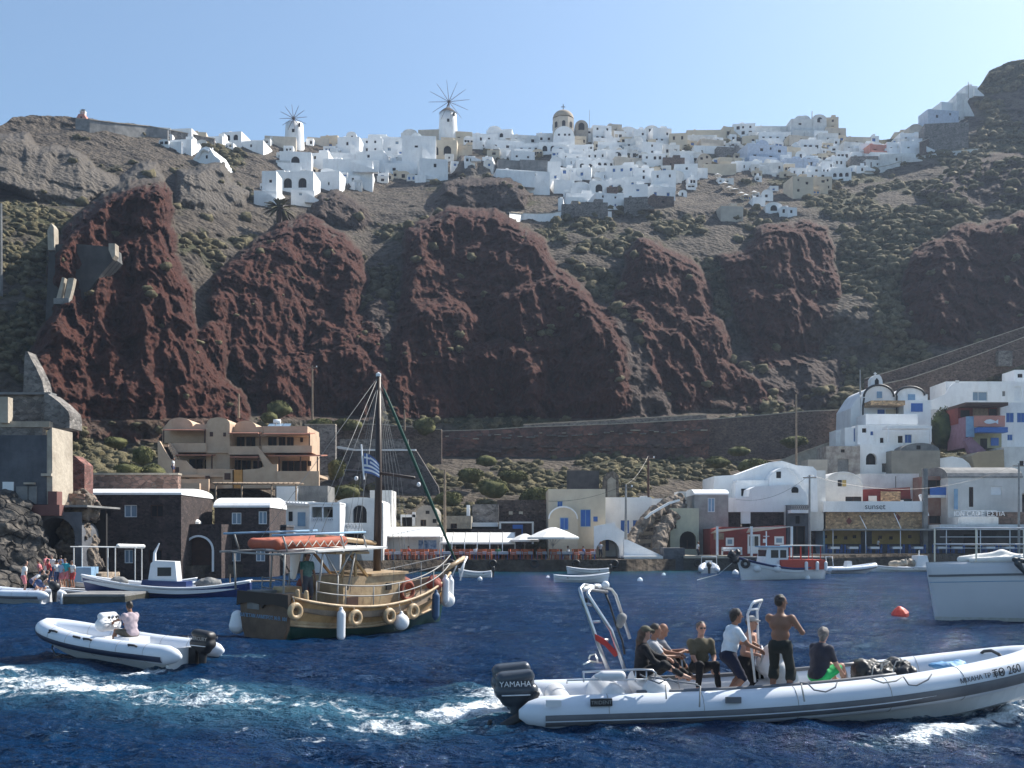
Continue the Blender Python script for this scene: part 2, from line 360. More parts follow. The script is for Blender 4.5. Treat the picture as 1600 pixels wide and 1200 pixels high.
SKy = [260,215,196,198,182,180,182,190,197,209,220,222,222,215,213,220,216,214,215,212,208,214,218,204,190,172,148,112,98,92,30,-60,-180,-330,-380]
def skyline(px): return np.interp(px, SKx, SKy)
def build_land():
    gx = np.concatenate([np.arange(-420, -20, 9.), np.arange(-20, 1622, 1.75), np.arange(1622, 2600, 12.)])
    nr = 470; t = np.linspace(0, 1, nr)
    T, GX = np.meshgrid(t, gx, indexing='ij'); SK = skyline(GX)+2.4*fbm(GX/13, 0*GX, 0, 8, 4)
    GY = 866+(SK-866)*T
    D, red, tan, drk = land_depth(GX, GY)
    # roughness grows with distance from the quay; crags on the buttresses
    amp = sstep(860, 700, GY); xw = X(GX, D); zw = Z(GY, D)
    rk = np.clip(red+.5*drk, 0, 1)
    n = fbm(xw/9, D/9, zw/9, 11, 5, .55); n2 = fbm(xw/2.2, D/2.2, zw/2.2, 12, 4, .6)
    rid = 1-2*np.abs(fbm(xw/5, D/5, zw/8, 13, 4, .55))
    D = D+amp*(2.2*n*(1-.4*tan)+(.8+.7*rk-.4*tan)*n2+(.25+.55*rk)*fbm(xw/.9, D/.9, zw/.9, 14, 3, .6)-(1.3*rk+.55)*(rid-.5))
    led = zw/7+1.9*fbm(xw/19, D/19, zw/22, 51, 4); led = led-np.floor(led); D = D+amp*(.75*rk+.4+.4*tan)*(sstep(0, .8, led)-sstep(.8, 1, led)-.4)
    D = D-amp*rk*1.5*(1-np.abs(fbm(xw/3.2+.3*zw/6, D/9, zw/13, 52, 4, .6))*3).clip(-.6, 1)
    D = np.maximum(D, shore(GX)+4)
    V = [np.stack([X(GX, D), D, Z(GY, D)], -1)]
    # quay: wall, coping, apron
    s = shore(gx)
    qz = np.interp(gx, [0, 500, 1100, 1400], [1.05, 1.05, 1.1, 1.35])
    def row(Dr, z): return np.stack([X(gx, s)+0*Dr, Dr, z], -1)
    D0 = D[0]; xs = X(gx, s)
    low = []
    for k, (f, z) in enumerate([(0, -2+0*qz), (0, qz), (.12, qz), (.5, qz+.02)]):
        Dr = s+(D0-s)*f; low.append(np.stack([xs*(1-f)+X(gx, D0)*f, Dr, z], -1))
    # behind the crest
    top = V[0][-1]; back = []
    for dd, dz in ((3, .3), (10, -.5), (30, -4), (80, -15), (160, -45)):
        b = top.copy(); b[:,1] += dd; b[:,2] += dz; b[:,0] *= (b[:,1]/top[:,1]); back.append(b)
    A = np.concatenate([np.array(low), V[0], np.array(back)], 0)
    def pad(a): return np.concatenate([np.zeros((4, len(gx))), a, np.repeat(a[-1:], 5, 0)], 0)
    nrr, nc = A.shape[:2]; idx = np.arange(nrr*nc).reshape(nrr, nc)
    F = np.stack([idx[:-1,:-1], idx[:-1,1:], idx[1:,1:], idx[1:,:-1]], -1).reshape(-1, 4)
    m = bpy.data.materials.new('caldera ground'); m.use_nodes = True; t_ = m.node_tree; N = t_.nodes; L = t_.links; b = N['Principled BSDF']
    b.inputs['Roughness'].default_value = .95; b.inputs['Specular IOR Level'].default_value = .2
    tc = N.new('ShaderNodeTexCoord')
    def noise(sc, det=6, ro=.65):
        q = N.new('ShaderNodeTexNoise'); q.inputs['Scale'].default_value = sc; q.inputs['Detail'].default_value = det; q.inputs['Roughness'].default_value = ro
        L.new(tc.outputs['Object'], q.inputs['Vector']); return q.outputs['Fac']
    def ramp(f, stops):
        r = N.new('ShaderNodeValToRGB'); e = r.color_ramp.elements
        while len(e) < len(stops): e.new(.5)
        for q, (p, c) in zip(e, stops): q.position = p; q.color = (*c, 1)
        L.new(f, r.inputs['Fac']); return r.outputs['Color']
    def mix(f, a, c):
        q = N.new('ShaderNodeMix'); q.data_type = 'RGBA'; L.new(f, q.inputs[0]); L.new(a, q.inputs[6]); L.new(c, q.inputs[7]); return q.outputs[2]
    def attr(n_): q = N.new('ShaderNodeAttribute'); q.attribute_name = n_; return q.outputs['Fac']
    earth = ramp(noise(.35), [(.3, (.036,.030,.026)), (.45, (.070,.057,.046)), (.56, (.125,.102,.080)), (.7, (.052,.043,.033))])
    scrubc = ramp(noise(1.2), [(.35, (.04,.042,.022)), (.6, (.09,.085,.045))])
    redc = ramp(noise(.5, 10, .78), [(.3, (.032,.013,.010)), (.45, (.080,.026,.017)), (.58, (.048,.021,.016)), (.75, (.17,.052,.030))])
    tanc_ = ramp(noise(.12, 8), [(.35, (.10,.088,.078)), (.6, (.145,.125,.105)), (.75, (.085,.076,.067))])
    drkc = ramp(noise(.3, 8), [(.35, (.05,.036,.032)), (.65, (.10,.073,.06))])
    c = mix(attr('scrub'), earth, scrubc); c = mix(attr('dark'), c, drkc); c = mix(attr('red'), c, redc); c = mix(attr('tan'), c, tanc_)
    pebble = N.new('ShaderNodeTexVoronoi'); pebble.inputs['Scale'].default_value = 1.1; L.new(tc.outputs['Object'], pebble.inputs['Vector'])
    hs = N.new('ShaderNodeHueSaturation'); L.new(c, hs.inputs['Color'])
    mr = N.new('ShaderNodeMapRange'); mr.inputs[1].default_value = 0; mr.inputs[2].default_value = 1; mr.inputs[3].default_value = .75; mr.inputs[4].default_value = 1.3
    L.new(noise(2.6, 4), mr.inputs[0]); L.new(mr.outputs[0], hs.inputs['Value'])
    L.new(hs.outputs[0], b.inputs['Base Color'])
    bp = N.new('ShaderNodeBump'); bp.inputs['Distance'].default_value = .7; bp.inputs['Strength'].default_value = .9
    ad = N.new('ShaderNodeMath'); ad.operation = 'ADD'; L.new(noise(1.6, 8, .7), ad.inputs[0]); L.new(pebble.outputs['Distance'], ad.inputs[1]); L.new(ad.outputs[0], bp.inputs['Height']); L.new(bp.outputs[0], b.inputs['Normal'])
    scr = sstep(-.02, .16, fbm(xw/14, D/14, zw/14, 41, 4)+.25*sstep(1150, 1350, GX)-.15*sstep(1300, 300, GX)*sstep(600, 300, GY))*(1-red)
    # the crest of each buttress is soil, not bare scoria
    gz = np.gradient(V[0][..., 2], axis=0); gy = np.gradient(V[0][..., 1], axis=0); steep = np.clip(gz/np.maximum(np.abs(gy), 1e-3), 0, 20); sp_ = steep.copy()
    for k_ in range(1, 9): sp_ = np.maximum(sp_, np.maximum(np.roll(steep, k_, 0), np.roll(steep, -k_, 0)))
    steep = sp_
    flat = 1-sstep(.55, 1.1, steep); red = red*(1-.75*flat)
    global LAND
    LAND = (gx, D, GY)
    o = np_mesh('hillside', A.reshape(-1, 3), F, m, None, True, dict(red=pad(red).ravel(), tan=pad(tan).ravel(), dark=pad(drk).ravel(), scrub=pad(scr).ravel()))
    tag(o, kind='structure'); return V[0], red, tan, scr, steep, GY
HV, HRED, HTAN, HSCR, HST, HGY = build_land()
def ground(px, py):
    """depth of the built hillside along photo pixel"""
    gx, D, GY = LAND; j = int(np.clip(np.searchsorted(gx, px), 1, len(gx)-1)); col = GY[:, j]
    i = int(np.clip(np.searchsorted(-col, -py), 0, len(col)-1)); return float(D[i, j])

# ---------------- sea ----------------
def build_sea():
    py = np.concatenate([np.arange(1560, 1230, -6.), np.arange(1230, 1000, -1.25), np.arange(1000, 872, -.8), np.arange(872, 862, -1)])
    px = np.concatenate([np.arange(-500, -10, 8.), np.arange(-10, 1612, 1.5), np.arange(1612, 2100, 8.)])
    PY, PX = np.meshgrid(py, px, indexing='ij'); Y = FP*CH/(PY-HOR); Xw = (PX-800)/FP*Y
    lod = lambda wl: sstep(.9, 2.5, wl/np.maximum(Y*Y/(FP*CH)*1.2, Y*1.5/FP))
    Zs = .20*fbm(Xw/5.2+Y/14, Y/2.8, 0, 61, 2)*lod(2.8)
    r1 = 1-np.abs(fbm(Xw/1.9+3, Y/1.15+Xw/4, 0, 62, 3, .5))*2.2; Zs += .125*(r1-.4)*lod(1.1)
    r2 = 1-np.abs(fbm(Xw/.62, Y/.42+Xw/1.5, 0, 65, 3, .55))*2; Zs += .045*(r2-.4)*lod(.42)
    # wake of the grey-tubed boat and churned water behind the dive boat, along world-space courses
    foam = np.zeros(Xw.shape); milk = foam.copy()
    def course(pts, wd, fo, mi):
        nonlocal foam, milk
        q = [(X(a, wD(b)), wD(b)) for a, b in pts]; d = np.full(Xw.shape, 1e9); tt = d*0; n_ = len(q)-1
        for i in range(n_):
            ex, ey = q[i+1][0]-q[i][0], q[i+1][1]-q[i][1]; t = np.clip(((Xw-q[i][0])*ex+(Y-q[i][1])*ey)/(ex*ex+ey*ey), 0, 1)
            dd = np.hypot(Xw-q[i][0]-t*ex, Y-q[i][1]-t*ey); s = dd < d; d = np.where(s, dd, d); tt = np.where(s, (i+t)/n_, tt)
        wdt = np.interp(tt, np.linspace(0, 1, len(wd)), wd); g = np.exp(-(d/wdt)**2)
        foam = np.maximum(foam, g*np.interp(tt, np.linspace(0, 1, len(fo)), fo)); milk = np.maximum(milk, np.exp(-(d/wdt/1.15)**2)*np.interp(tt, np.linspace(0, 1, len(mi)), mi))
    course([(-150,1045),(0,1062),(120,1078),(230,1086),(320,1098),(420,1112),(520,1120),(650,1128),(760,1124),(830,1100)], [1.6,1.7,1.5,1.4,1.5,1.5,1.3,1.2,1.0,.9], [.7,.8,.8,.72,.6,.55,.5,.5,.75,1.0], [.7,.75,.85,.9,.95,.9,.8,.8,.8,.8])
    course([(-60,1040),(60,1050),(150,1052),(215,1042)], [.6,.5,.4,.3], [.7,.6,.6,.5], [.3]*2)
    course([(270,1092),(310,1076),(350,1100)], [.35,.5,.35], [.7,.9,.6], [.7]*2)
    course([(215,1046),(250,1040),(340,1030),(400,1026)], [.6,.5,.4,.3], [1.0,.9,.7,.5], [.4]*2)
    course([(60,1055),(170,1050),(215,1044)], [.3,.3,.3], [.5,.6,.7], [.2]*2)
    course([(740,1118),(790,1112),(830,1106)], [1.2,1.3,.9], [.95,1.0,1.0], [.9]*2)
    course([(700,1080),(780,1092)], [.5,.6], [.7,.9], [.5]*2)
    course([(900,1142),(1000,1148),(1090,1144)], [.12,.2,.12], [.6,.95,.5], [.1]*2)
    course([(1330,1165),(1430,1158),(1500,1140),(1560,1125),(1640,1100),(1760,1085)], [.12,.3,.35,.4,.5,.6], [.6,.9,.8,.75,.9,1], [.3]*2)
    course([(1420,1130),(1500,1112),(1600,1090),(1700,1075)], [.4,.5,.6,.7], [.5,.7,.85,1], [.35]*2)
    course([(380,1150),(470,1162),(560,1158)], [.3,.5,.3], [.55,.6,.5], [.1]*2)
    course([(80,1165),(110,1150),(165,1150)], [.15,.2,.1], [.65,.7,.5], [.1]*2)
    course([(500,1140),(640,1140),(720,1130)], [.5,.6,.5], [.5,.65,.7], [.3]*2)
    n3 = fbm(Xw/.5, Y/.5, 0, 71, 4, .6)
    Zs += foam*(.05+.16*np.clip(n3, -.3, 1)*lod(.5))
    nm = fbm(Xw/1.1, Y/.8, 0, 77, 4, .6)
    foam2 = np.clip(foam*(.74+1.0*nm), 0, 1)
    # crests that just break
    cr = sstep(.93, 1.02, r1)*sstep(.1, .5, fbm(Xw/4, Y/4, 0, 90, 2))*.0
    shal = sstep(12, 0, shore(PX)-Y)*.8*sstep(500, 760, PX)*sstep(1400, 1100, PX)
    V = np.stack([Xw, Y, Zs], -1); nr, nc = Xw.shape; idx = np.arange(nr*nc).reshape(nr, nc)
    F = np.stack([idx[:-1,:-1], idx[:-1,1:], idx[1:,1:], idx[1:,:-1]], -1).reshape(-1, 4)
    m = bpy.data.materials.new('sea water'); m.use_nodes = True; t = m.node_tree; N = t.nodes; L = t.links; b = N['Principled BSDF']
    tc = N.new('ShaderNodeTexCoord')
    def attr(n_): q = N.new('ShaderNodeAttribute'); q.attribute_name = n_; return q.outputs['Fac']
    def noise(sc, det, ro, st=(1,1,1)):
        mp = N.new('ShaderNodeMapping'); mp.inputs['Scale'].default_value = st; L.new(tc.outputs['Object'], mp.inputs[0])
        q = N.new('ShaderNodeTexNoise'); q.inputs['Scale'].default_value = sc; q.inputs['Detail'].default_value = det; q.inputs['Roughness'].default_value = ro; L.new(mp.outputs[0], q.inputs['Vector']); return q.outputs['Fac']
    def mixc(f, a, c):
        q = N.new('ShaderNodeMix'); q.data_type = 'RGBA'; L.new(f, q.inputs[0])
        for s_, v in ((6, a), (7, c)):
            if isinstance(v, tuple): q.inputs[s_].default_value = (*v, 1)
            else: L.new(v, q.inputs[s_])
        return q.outputs[2]
    c = mixc(noise(.25, 2, .5), (.0004,.013,.046), (.001,.026,.082))
    c = mixc(attr('shallow'), c, (.004,.045,.05)); 
    ml = N.new('ShaderNodeMath'); ml.operation = 'MULTIPLY'; L.new(attr('milk'), ml.inputs[0]); ml.inputs[1].default_value = .62
    c = mixc(ml.outputs[0], c, (.07,.20,.27))
    fa = attr('foam'); ad = N.new('ShaderNodeMath'); ad.operation = 'MULTIPLY_ADD'; L.new(noise(5, 8, .72), ad.inputs[0]); ad.inputs[1].default_value = 1.5; L.new(fa, ad.inputs[2])
    th = N.new('ShaderNodeMapRange'); th.inputs[1].default_value = 1.16; th.inputs[2].default_value = 1.5; L.new(ad.outputs[0], th.inputs[0])
    c = mixc(th.outputs[0], c, (.82,.86,.88)); L.new(c, b.inputs['Base Color'])
    ro = N.new('ShaderNodeMapRange'); ro.inputs[3].default_value = .07; ro.inputs[4].default_value = .8; L.new(th.outputs[0], ro.inputs[0]); L.new(ro.outputs[0], b.inputs['Roughness'])
    b.inputs['IOR'].default_value = 1.33; b.inputs['Specular IOR Level'].default_value = .2
    b1 = N.new('ShaderNodeBump'); b1.inputs['Distance'].default_value = .85; b1.inputs['Strength'].default_value = 1.0; L.new(noise(1.1, 6, .62, (.7, 1.25, 1)), b1.inputs['Height'])
    b2 = N.new('ShaderNodeBump'); b2.inputs['Distance'].default_value = .05; b2.inputs['Strength'].default_value = 1.0; L.new(noise(6, 5, .6, (.8, 1.2, 1)), b2.inputs['Height']); L.new(b1.outputs[0], b2.inputs['Normal'])
    # rough sea: reflectance saturates well below one at grazing angles because the wave backs hide each other
    N.remove(b); df = N.new('ShaderNodeBsdfDiffuse'); gl = N.new('ShaderNodeBsdfGlossy'); fr = N.new('ShaderNodeFresnel'); fr.inputs[0].default_value = 1.33; mn = N.new('ShaderNodeMath'); mn.operation = 'MINIMUM'; mn.inputs[1].default_value = .25
    cut = N.new('ShaderNodeMath'); cut.operation = 'MULTIPLY'; iv = N.new('ShaderNodeMath'); iv.operation = 'SUBTRACT'; iv.inputs[0].default_value = 1; L.new(th.outputs[0], iv.inputs[1]); L.new(fr.outputs[0], mn.inputs[0]); L.new(mn.outputs[0], cut.inputs[0]); L.new(iv.outputs[0], cut.inputs[1])
    L.new(c, df.inputs['Color']); L.new(b2.outputs[0], df.inputs['Normal']); L.new(b2.outputs[0], gl.inputs['Normal']); L.new(b2.outputs[0], fr.inputs['Normal']); gl.inputs['Roughness'].default_value = .045; gl.inputs['Color'].default_value = (.95,.98,1,1)
    ms = N.new('ShaderNodeMixShader'); L.new(cut.outputs[0], ms.inputs[0]); L.new(df.outputs[0], ms.inputs[1]); L.new(gl.outputs[0], ms.inputs[2]); L.new(ms.outputs[0], N['Material Output'].inputs[0])
    o = np_mesh('sea', V.reshape(-1, 3), F, m, None, True, dict(foam=foam2.ravel(), milk=np.clip(milk, 0, 1).ravel(), shallow=shal.ravel()))
    tag(o, kind='structure')
build_sea()

# ---------------- scrub over the slope (countless low bushes) ----------------
def leaf_mat(name, a, b_):
    m = mat(name, a, .9, b_, 1.2, .25, 9, spec=.15); return m
scrub_m = leaf_mat('dry scrub', (.085,.076,.042), (.19,.16,.092))
bush_m = leaf_mat('olive bush', (.065,.07,.028), (.16,.155,.065))
leafd_m = leaf_mat('dark foliage', (.035,.055,.025), (.07,.09,.035))
def ico(sub=2):
    import bmesh
    bm = bmesh.new(); bmesh.ops.create_icosphere(bm, subdivisions=sub, radius=1.0)
    V = np.array([v.co[:] for v in bm.verts]); F = np.array([[v.index for v in f.verts] for f in bm.faces]); bm.free(); return V, F
ICO2, ICO3 = ico(2), ico(3)
def clump(c, r, rz, seed, base=ICO2, jag=.35):
    V, F = base; n = 1+jag*fbm(V[:,0]*2.3+seed, V[:,1]*2.3, V[:,2]*2.3, seed % 97, 3, .7)
    W = V*n[:, None]*np.array([r, r, rz])+np.array(c); return W, F
def leaves(c, r, rz, n, size, rg):
    """small leaf faces scattered over a crown"""
    d = rg.normal(size=(n, 3)); d /= np.linalg.norm(d, axis=1)[:, None]; d[:,2] = np.abs(d[:,2])*1.0-.15
    p = np.array(c)+d*np.array([r, r, rz])*(rg.uniform(.72, 1.12, (n, 1)))
    u = rg.normal(size=(n, 3)); u /= np.linalg.norm(u, axis=1)[:, None]; v = np.cross(u, d); v /= np.linalg.norm(v, axis=1)[:, None]+1e-6
    s = size*rg.uniform(.6, 1.4, (n, 1)); q = np.stack([p-u*s, p+v*s*.5, p+u*s, p-v*s*.5], 1)
    V = q.reshape(-1, 3); F = np.arange(4*n).reshape(n, 4); return V, F
def build_scrub():
    rg = np.random.default_rng(5); LV = []; LF = []; n1 = 0; Vs = []; Fs = []; n0 = 0; gx = LAND[0]; nr, nc = HV.shape[:2]; cnt = 0
    while cnt < 7500:
        i = rg.integers(4, nr-6); j = rg.integers(2, nc-2); px = gx[j]; py = HGY[i, j]
        if px < -30 or px > 1640: continue
        w_ = HSCR[i, j]*(1-HTAN[i, j])*(1-HRED[i, j])**2*(1.0 if HST[i, j] < 2.5 else .5)
        if 395 < px < 1420 and py < 322-40*(px > 1260): w_ *= .25
        if py > 730: w_ *= 1.2
        if rg.random() > w_+.008: continue
        p = HV[i, j]; r = rg.uniform(.25, .95)**1.3*(1.5 if p[1] > 180 else .95); h = r*rg.uniform(.45, .9)
        W, F = clump((p[0], p[1], p[2]+h*.2), r, h, int(rg.integers(1, 9999)), ICO2, .75)
        Vs.append(W); Fs.append(F+n0); n0 += len(W); cnt += 1
        if py > 300 and cnt % 2:
            q, qf = leaves((p[0], p[1], p[2]+h*.25), r*1.08, h*1.1, 26 if py < 600 else 60, .11*r+.05, rg); LV.append(q); LF.append(qf+n1); n1 += len(q)
    o = np_mesh('scrub', np.concatenate(Vs), np.concatenate(Fs), scrub_m, None, False); tag(o, kind='stuff')
    o = np_mesh('scrub_twigs', np.concatenate(LV), np.concatenate(LF), scrub_m, None, False); tag(o, kind='stuff')
build_scrub()
# ---------------- building kit ----------------
def facade(mb, x0, x1, z0, z1, ops, dep=.22, y=0.0):
    """front wall in plane y with real openings; ops: (ax, bx, az, bz, arched)"""
    xs = sorted({x0, x1, *[min(max(v, x0), x1) for o in ops for v in o[:2]]}); zs = sorted({z0, z1, *[min(max(v, z0), z1) for o in ops for v in o[2:4]]})
    for i in range(len(xs)-1):
        for j in range(len(zs)-1):
            cx, cz = (xs[i]+xs[i+1])/2, (zs[j]+zs[j+1])/2
            if any(o[0] < cx < o[1] and o[2] < cz < o[3] for o in ops): continue
            mb.add([(xs[i],y,zs[j]),(xs[i+1],y,zs[j]),(xs[i+1],y,zs[j+1]),(xs[i],y,zs[j+1])], [(0,1,2,3)])
    for o in ops:
        a, b, c, d = max(o[0], x0), min(o[1], x1), max(o[2], z0), min(o[3], z1)
        if o[4]:
            r = (b-a)/2; rz = min(r, (d-c)*.8); zc = d-rz; n = 8
            pts = [((a+b)/2+r*math.cos(math.pi*k/n), zc+rz*math.sin(math.pi*k/n)) for k in range(n+1)]
            for k in range(n):
                (px_, pz), (qx, qz) = pts[k], pts[k+1]; cr = (b, d) if k < n/2 else (a, d)
                mb.add([(px_,y,pz),(cr[0],y,cr[1]),(qx,y,qz)], [(0,1,2)])
                mb.add([(px_,y,pz),(qx,y,qz),(qx,y+dep,qz),(px_,y+dep,pz)], [(0,1,2,3)])
            mb.add([((a+b)/2,y,d),(b,y,d),(pts[n//2][0],y,pts[n//2][1])], [(0,1,2)])
            side = zc
        else:
            side = d; mb.add([(a,y,d),(b,y,d),(b,y+dep,d),(a,y+dep,d)], [(0,1,2,3)])
        mb.add([(a,y,c),(a,y,side),(a,y+dep,side),(a,y+dep,c)], [(0,1,2,3)]); mb.add([(b,y,c),(b,y+dep,c),(b,y+dep,side),(b,y,side)], [(0,1,2,3)])
        mb.add([(a,y,c),(a,y+dep,c),(b,y+dep,c),(b,y,c)], [(0,1,2,3)])
def windows(root, ops, dep=.22, y=0.0):
    """each opening gets its own window or door part; ops: (ax,bx,az,bz,arched,kind)"""
    for o in ops:
        a, b, c, d, ar, kd = o; m = MB(); yy = y+dep-.02
        if kd == 'hole': MB().box(a-.3, b+.3, y+dep+1.8, y+dep+1.9, c, d+.1).build('inner_wall', dark, root); continue
        pm = {'w': glass, 'k': dark, 'b': blue, 'l': lblue, 'd': brown, 'p': pane_b, 'B': blue, 'g': greyc, 'W': whitep, 'y': yellow}[kd]
        door = (d-c) > 1.7 and (b-a) < 1.6 and kd in 'bBdgl'
        if ar: m.prism([(a,c),(b,c)]+arc((a+b)/2, d-(b-a)/2, (b-a)/2, 0, math.pi, 8), yy, yy+.05)
        else: m.box(a, b, yy, yy+.05, c, d)
        q = m.build('door' if door else 'window', pm, root)
        if b-a > .5 and kd in 'wpkbl':
            f = MB(); t = .06; fm = {'w': whitep, 'k': brown, 'p': whitep, 'b': lblue, 'l': whitep}[kd]
            zt = d-((b-a)/2 if ar else 0)
            f.box(a, a+t, yy-.05, yy-.002, c, zt).box(b-t, b, yy-.05, yy-.002, c, zt).box(a+t, b-t, yy-.05, yy-.002, c, c+t)
            f.box((a+b)/2-t/2, (a+b)/2+t/2, yy-.05, yy-.002, c+t, zt-t)
            if not ar: f.box(a+t, b-t, yy-.05, yy-.002, d-t, d)
            f.build('frame', fm, q)
def house(name, label, cat, x0, x1, yt, yb, D, deep=6, kind='flat', wm=None, ops=(), rm=None, rz=0.0, sink=3.0, group=None, rise=None, trim=None, par=.35, dep=.22):
    """a building given by its front rectangle in the photo (x0,x1,yt,yb) standing at distance D"""
    s = D/FP; wd = (x1-x0)*s; h = (yb-yt)*s; cx = (x0+x1)/2; wm = wm or white
    root = thing(name, label, cat, (X(cx, D), D, Z(yb, D)), rz, group); hw = wd/2
    OP = [((o[0]-cx)*s, (o[1]-cx)*s, max((yb-o[3])*s, 0.0), (yb-o[2])*s, len(o) > 5 and bool(o[5]), o[4]) for o in ops]
    b = MB(); rm = rm or wm
    if kind in ('flat', 'vy', 'none'):
        ft = h
        if kind == 'vy': rr = rise*s if rise else deep*.18; ft = h-rr
        facade(b, -hw, hw, -sink, ft, OP_in(OP, ft), dep)
        if kind == 'vy':
            n = 10; prof = [(deep/2-deep/2*math.cos(math.pi*k/n), ft+rr*math.sin(math.pi*k/n)) for k in range(n+1)]
            gl = MB(); 
            b.add([(-hw, y_, z_) for y_, z_ in prof]+[(-hw,deep,-sink),(-hw,0,-sink)], [tuple(range(n+3))])
            b.add([(hw, y_, z_) for y_, z_ in prof]+[(hw,deep,-sink),(hw,0,-sink)], [tuple(range(n+2, -1, -1))])
            b.add([(hw,deep,-sink),(-hw,deep,-sink),(-hw,deep,ft),(hw,deep,ft)], [(0,1,2,3)])
            e = .06; pr = [(y_*(1+.0)+(-.1 if i == 0 else .1 if i == n else 0), z_+e) for i, (y_, z_) in enumerate(prof)]
            inn = [(y_, z_-.02) for y_, z_ in pr]
            gl.prismx(pr+[(pr[-1][0], pr[-1][1]-.16)]+[(pr[0][0], pr[0][1]-.16)], -hw-.06, hw+.06); gl.build('roof', rm, root)
        else:
            b.add([(-hw,0,-sink),(-hw,0,h),(-hw,deep,h),(-hw,deep,-sink)], [(0,1,2,3)]); b.add([(hw,0,-sink),(hw,deep,-sink),(hw,deep,h),(hw,0,h)], [(0,1,2,3)])
            b.add([(hw,deep,-sink),(-hw,deep,-sink),(-hw,deep,h),(hw,deep,h)], [(0,1,2,3)])
            if kind == 'flat':
                t = .22; r = MB(); r.box(-hw+t, hw-t, t, deep-t, h-par-.1, h-par); r.build('roof', rm, root)
                b.add([(-hw,0,h),(hw,0,h),(hw-t,t,h),(-hw+t,t,h)], [(0,1,2,3)]); b.add([(hw,0,h),(hw,deep,h),(hw-t,deep-t,h),(hw-t,t,h)], [(0,1,2,3)])
                b.add([(hw,deep,h),(-hw,deep,h),(-hw+t,deep-t,h),(hw-t,deep-t,h)], [(0,1,2,3)]); b.add([(-hw,deep,h),(-hw,0,h),(-hw+t,t,h),(-hw+t,deep-t,h)], [(0,1,2,3)])
                for u, v in (((-hw+t,t),(hw-t,t)),((hw-t,t),(hw-t,deep-t)),((hw-t,deep-t),(-hw+t,deep-t)),((-hw+t,deep-t),(-hw+t,t))):
                    b.add([(u[0],u[1],h-par),(v[0],v[1],h-par),(v[0],v[1],h),(u[0],u[1],h)], [(0,1,2,3)])
    elif kind == 'vx':      # barrel vault running back from a round gable
        rr = rise*s if rise else min(hw, h*.55); ft = h-rr; n = 12
        facade(b, -hw, hw, -sink, ft, OP_in(OP, ft), dep)
        prof = [(hw*math.cos(math.pi*k/n), ft+rr*math.sin(math.pi*k/n)) for k in range(n+1)]
        b.add([(x_,0,z_) for x_, z_ in prof], [tuple(range(n+1))])
        b.add([(x_,deep,z_) for x_, z_ in prof]+[(-hw,deep,-sink),(hw,deep,-sink)], [tuple(range(n+2, -1, -1))])
        b.add([(-hw,0,-sink),(-hw,0,ft),(-hw,deep,ft),(-hw,deep,-sink)], [(0,1,2,3)]); b.add([(hw,0,-sink),(hw,deep,-sink),(hw,deep,ft),(hw,0,ft)], [(0,1,2,3)])
        g = MB(); g.add([(x_,-.08,z_+.03) for x_, z_ in prof]+[(x_,deep+.05,z_+.03) for x_, z_ in prof], [(k, n+1+k, n+2+k, k+1) for k in range(n)])
        o2 = [(x_*.93, (z_-ft)*.9+ft) for x_, z_ in prof]
        g.add([(x_,-.08,z_+.03) for x_, z_ in prof]+[(x_,-.08,z_) for x_, z_ in o2], [(k, k+1, n+2+k, n+1+k) for k in range(n)])
        g.add([(x_,-.08,z_) for x_, z_ in o2]+[(x_,-.0,z_) for x_, z_ in o2], [(k, k+1, n+2+k, n+1+k) for k in range(n)])
        g.build('roof', trim or rm, root, False)
        for o in OP:
            if o[3] > ft: o_ = o; windows(root, [(o[0],o[1],o[2],o[3],o[4],o[5])], .03, -.06)
    b.build('walls', wm, root)
    ff = h if kind in ('flat', 'none') else ft
    windows(root, [o for o in OP if o[3] <= ff+1e-6], dep)
    return root
def _unused(): pass
def OP_in(OP, ft): return [o[:5] for o in OP if o[3] <= ft+1e-6]
# ---------------- the white village on the crest ----------------
ORD = ['first','second','third','fourth','fifth','sixth','seventh','eighth','ninth','tenth','eleventh','twelfth','thirteenth','fourteenth','fifteenth','sixteenth','seventeenth','eighteenth','nineteenth','twentieth']
NUM = {0:'',1:'one {} window',2:'two {} windows',3:'three {} windows',4:'four {} windows',5:'five {} windows'}
CW = {'W': (white, 'whitewashed'), 'A': (white2, 'greyish white'), 'C': (cream, 'cream'), 'T': (beige, 'beige'), 'S': (stone_g, 'bare stone'), 'D': (stone_b, 'dark stone'), 'P': (pinkp, 'pink'), 'L': (mat('pale blue wash', (.52,.58,.68), .85), 'pale blue'), 'G': (greyc, 'grey')}
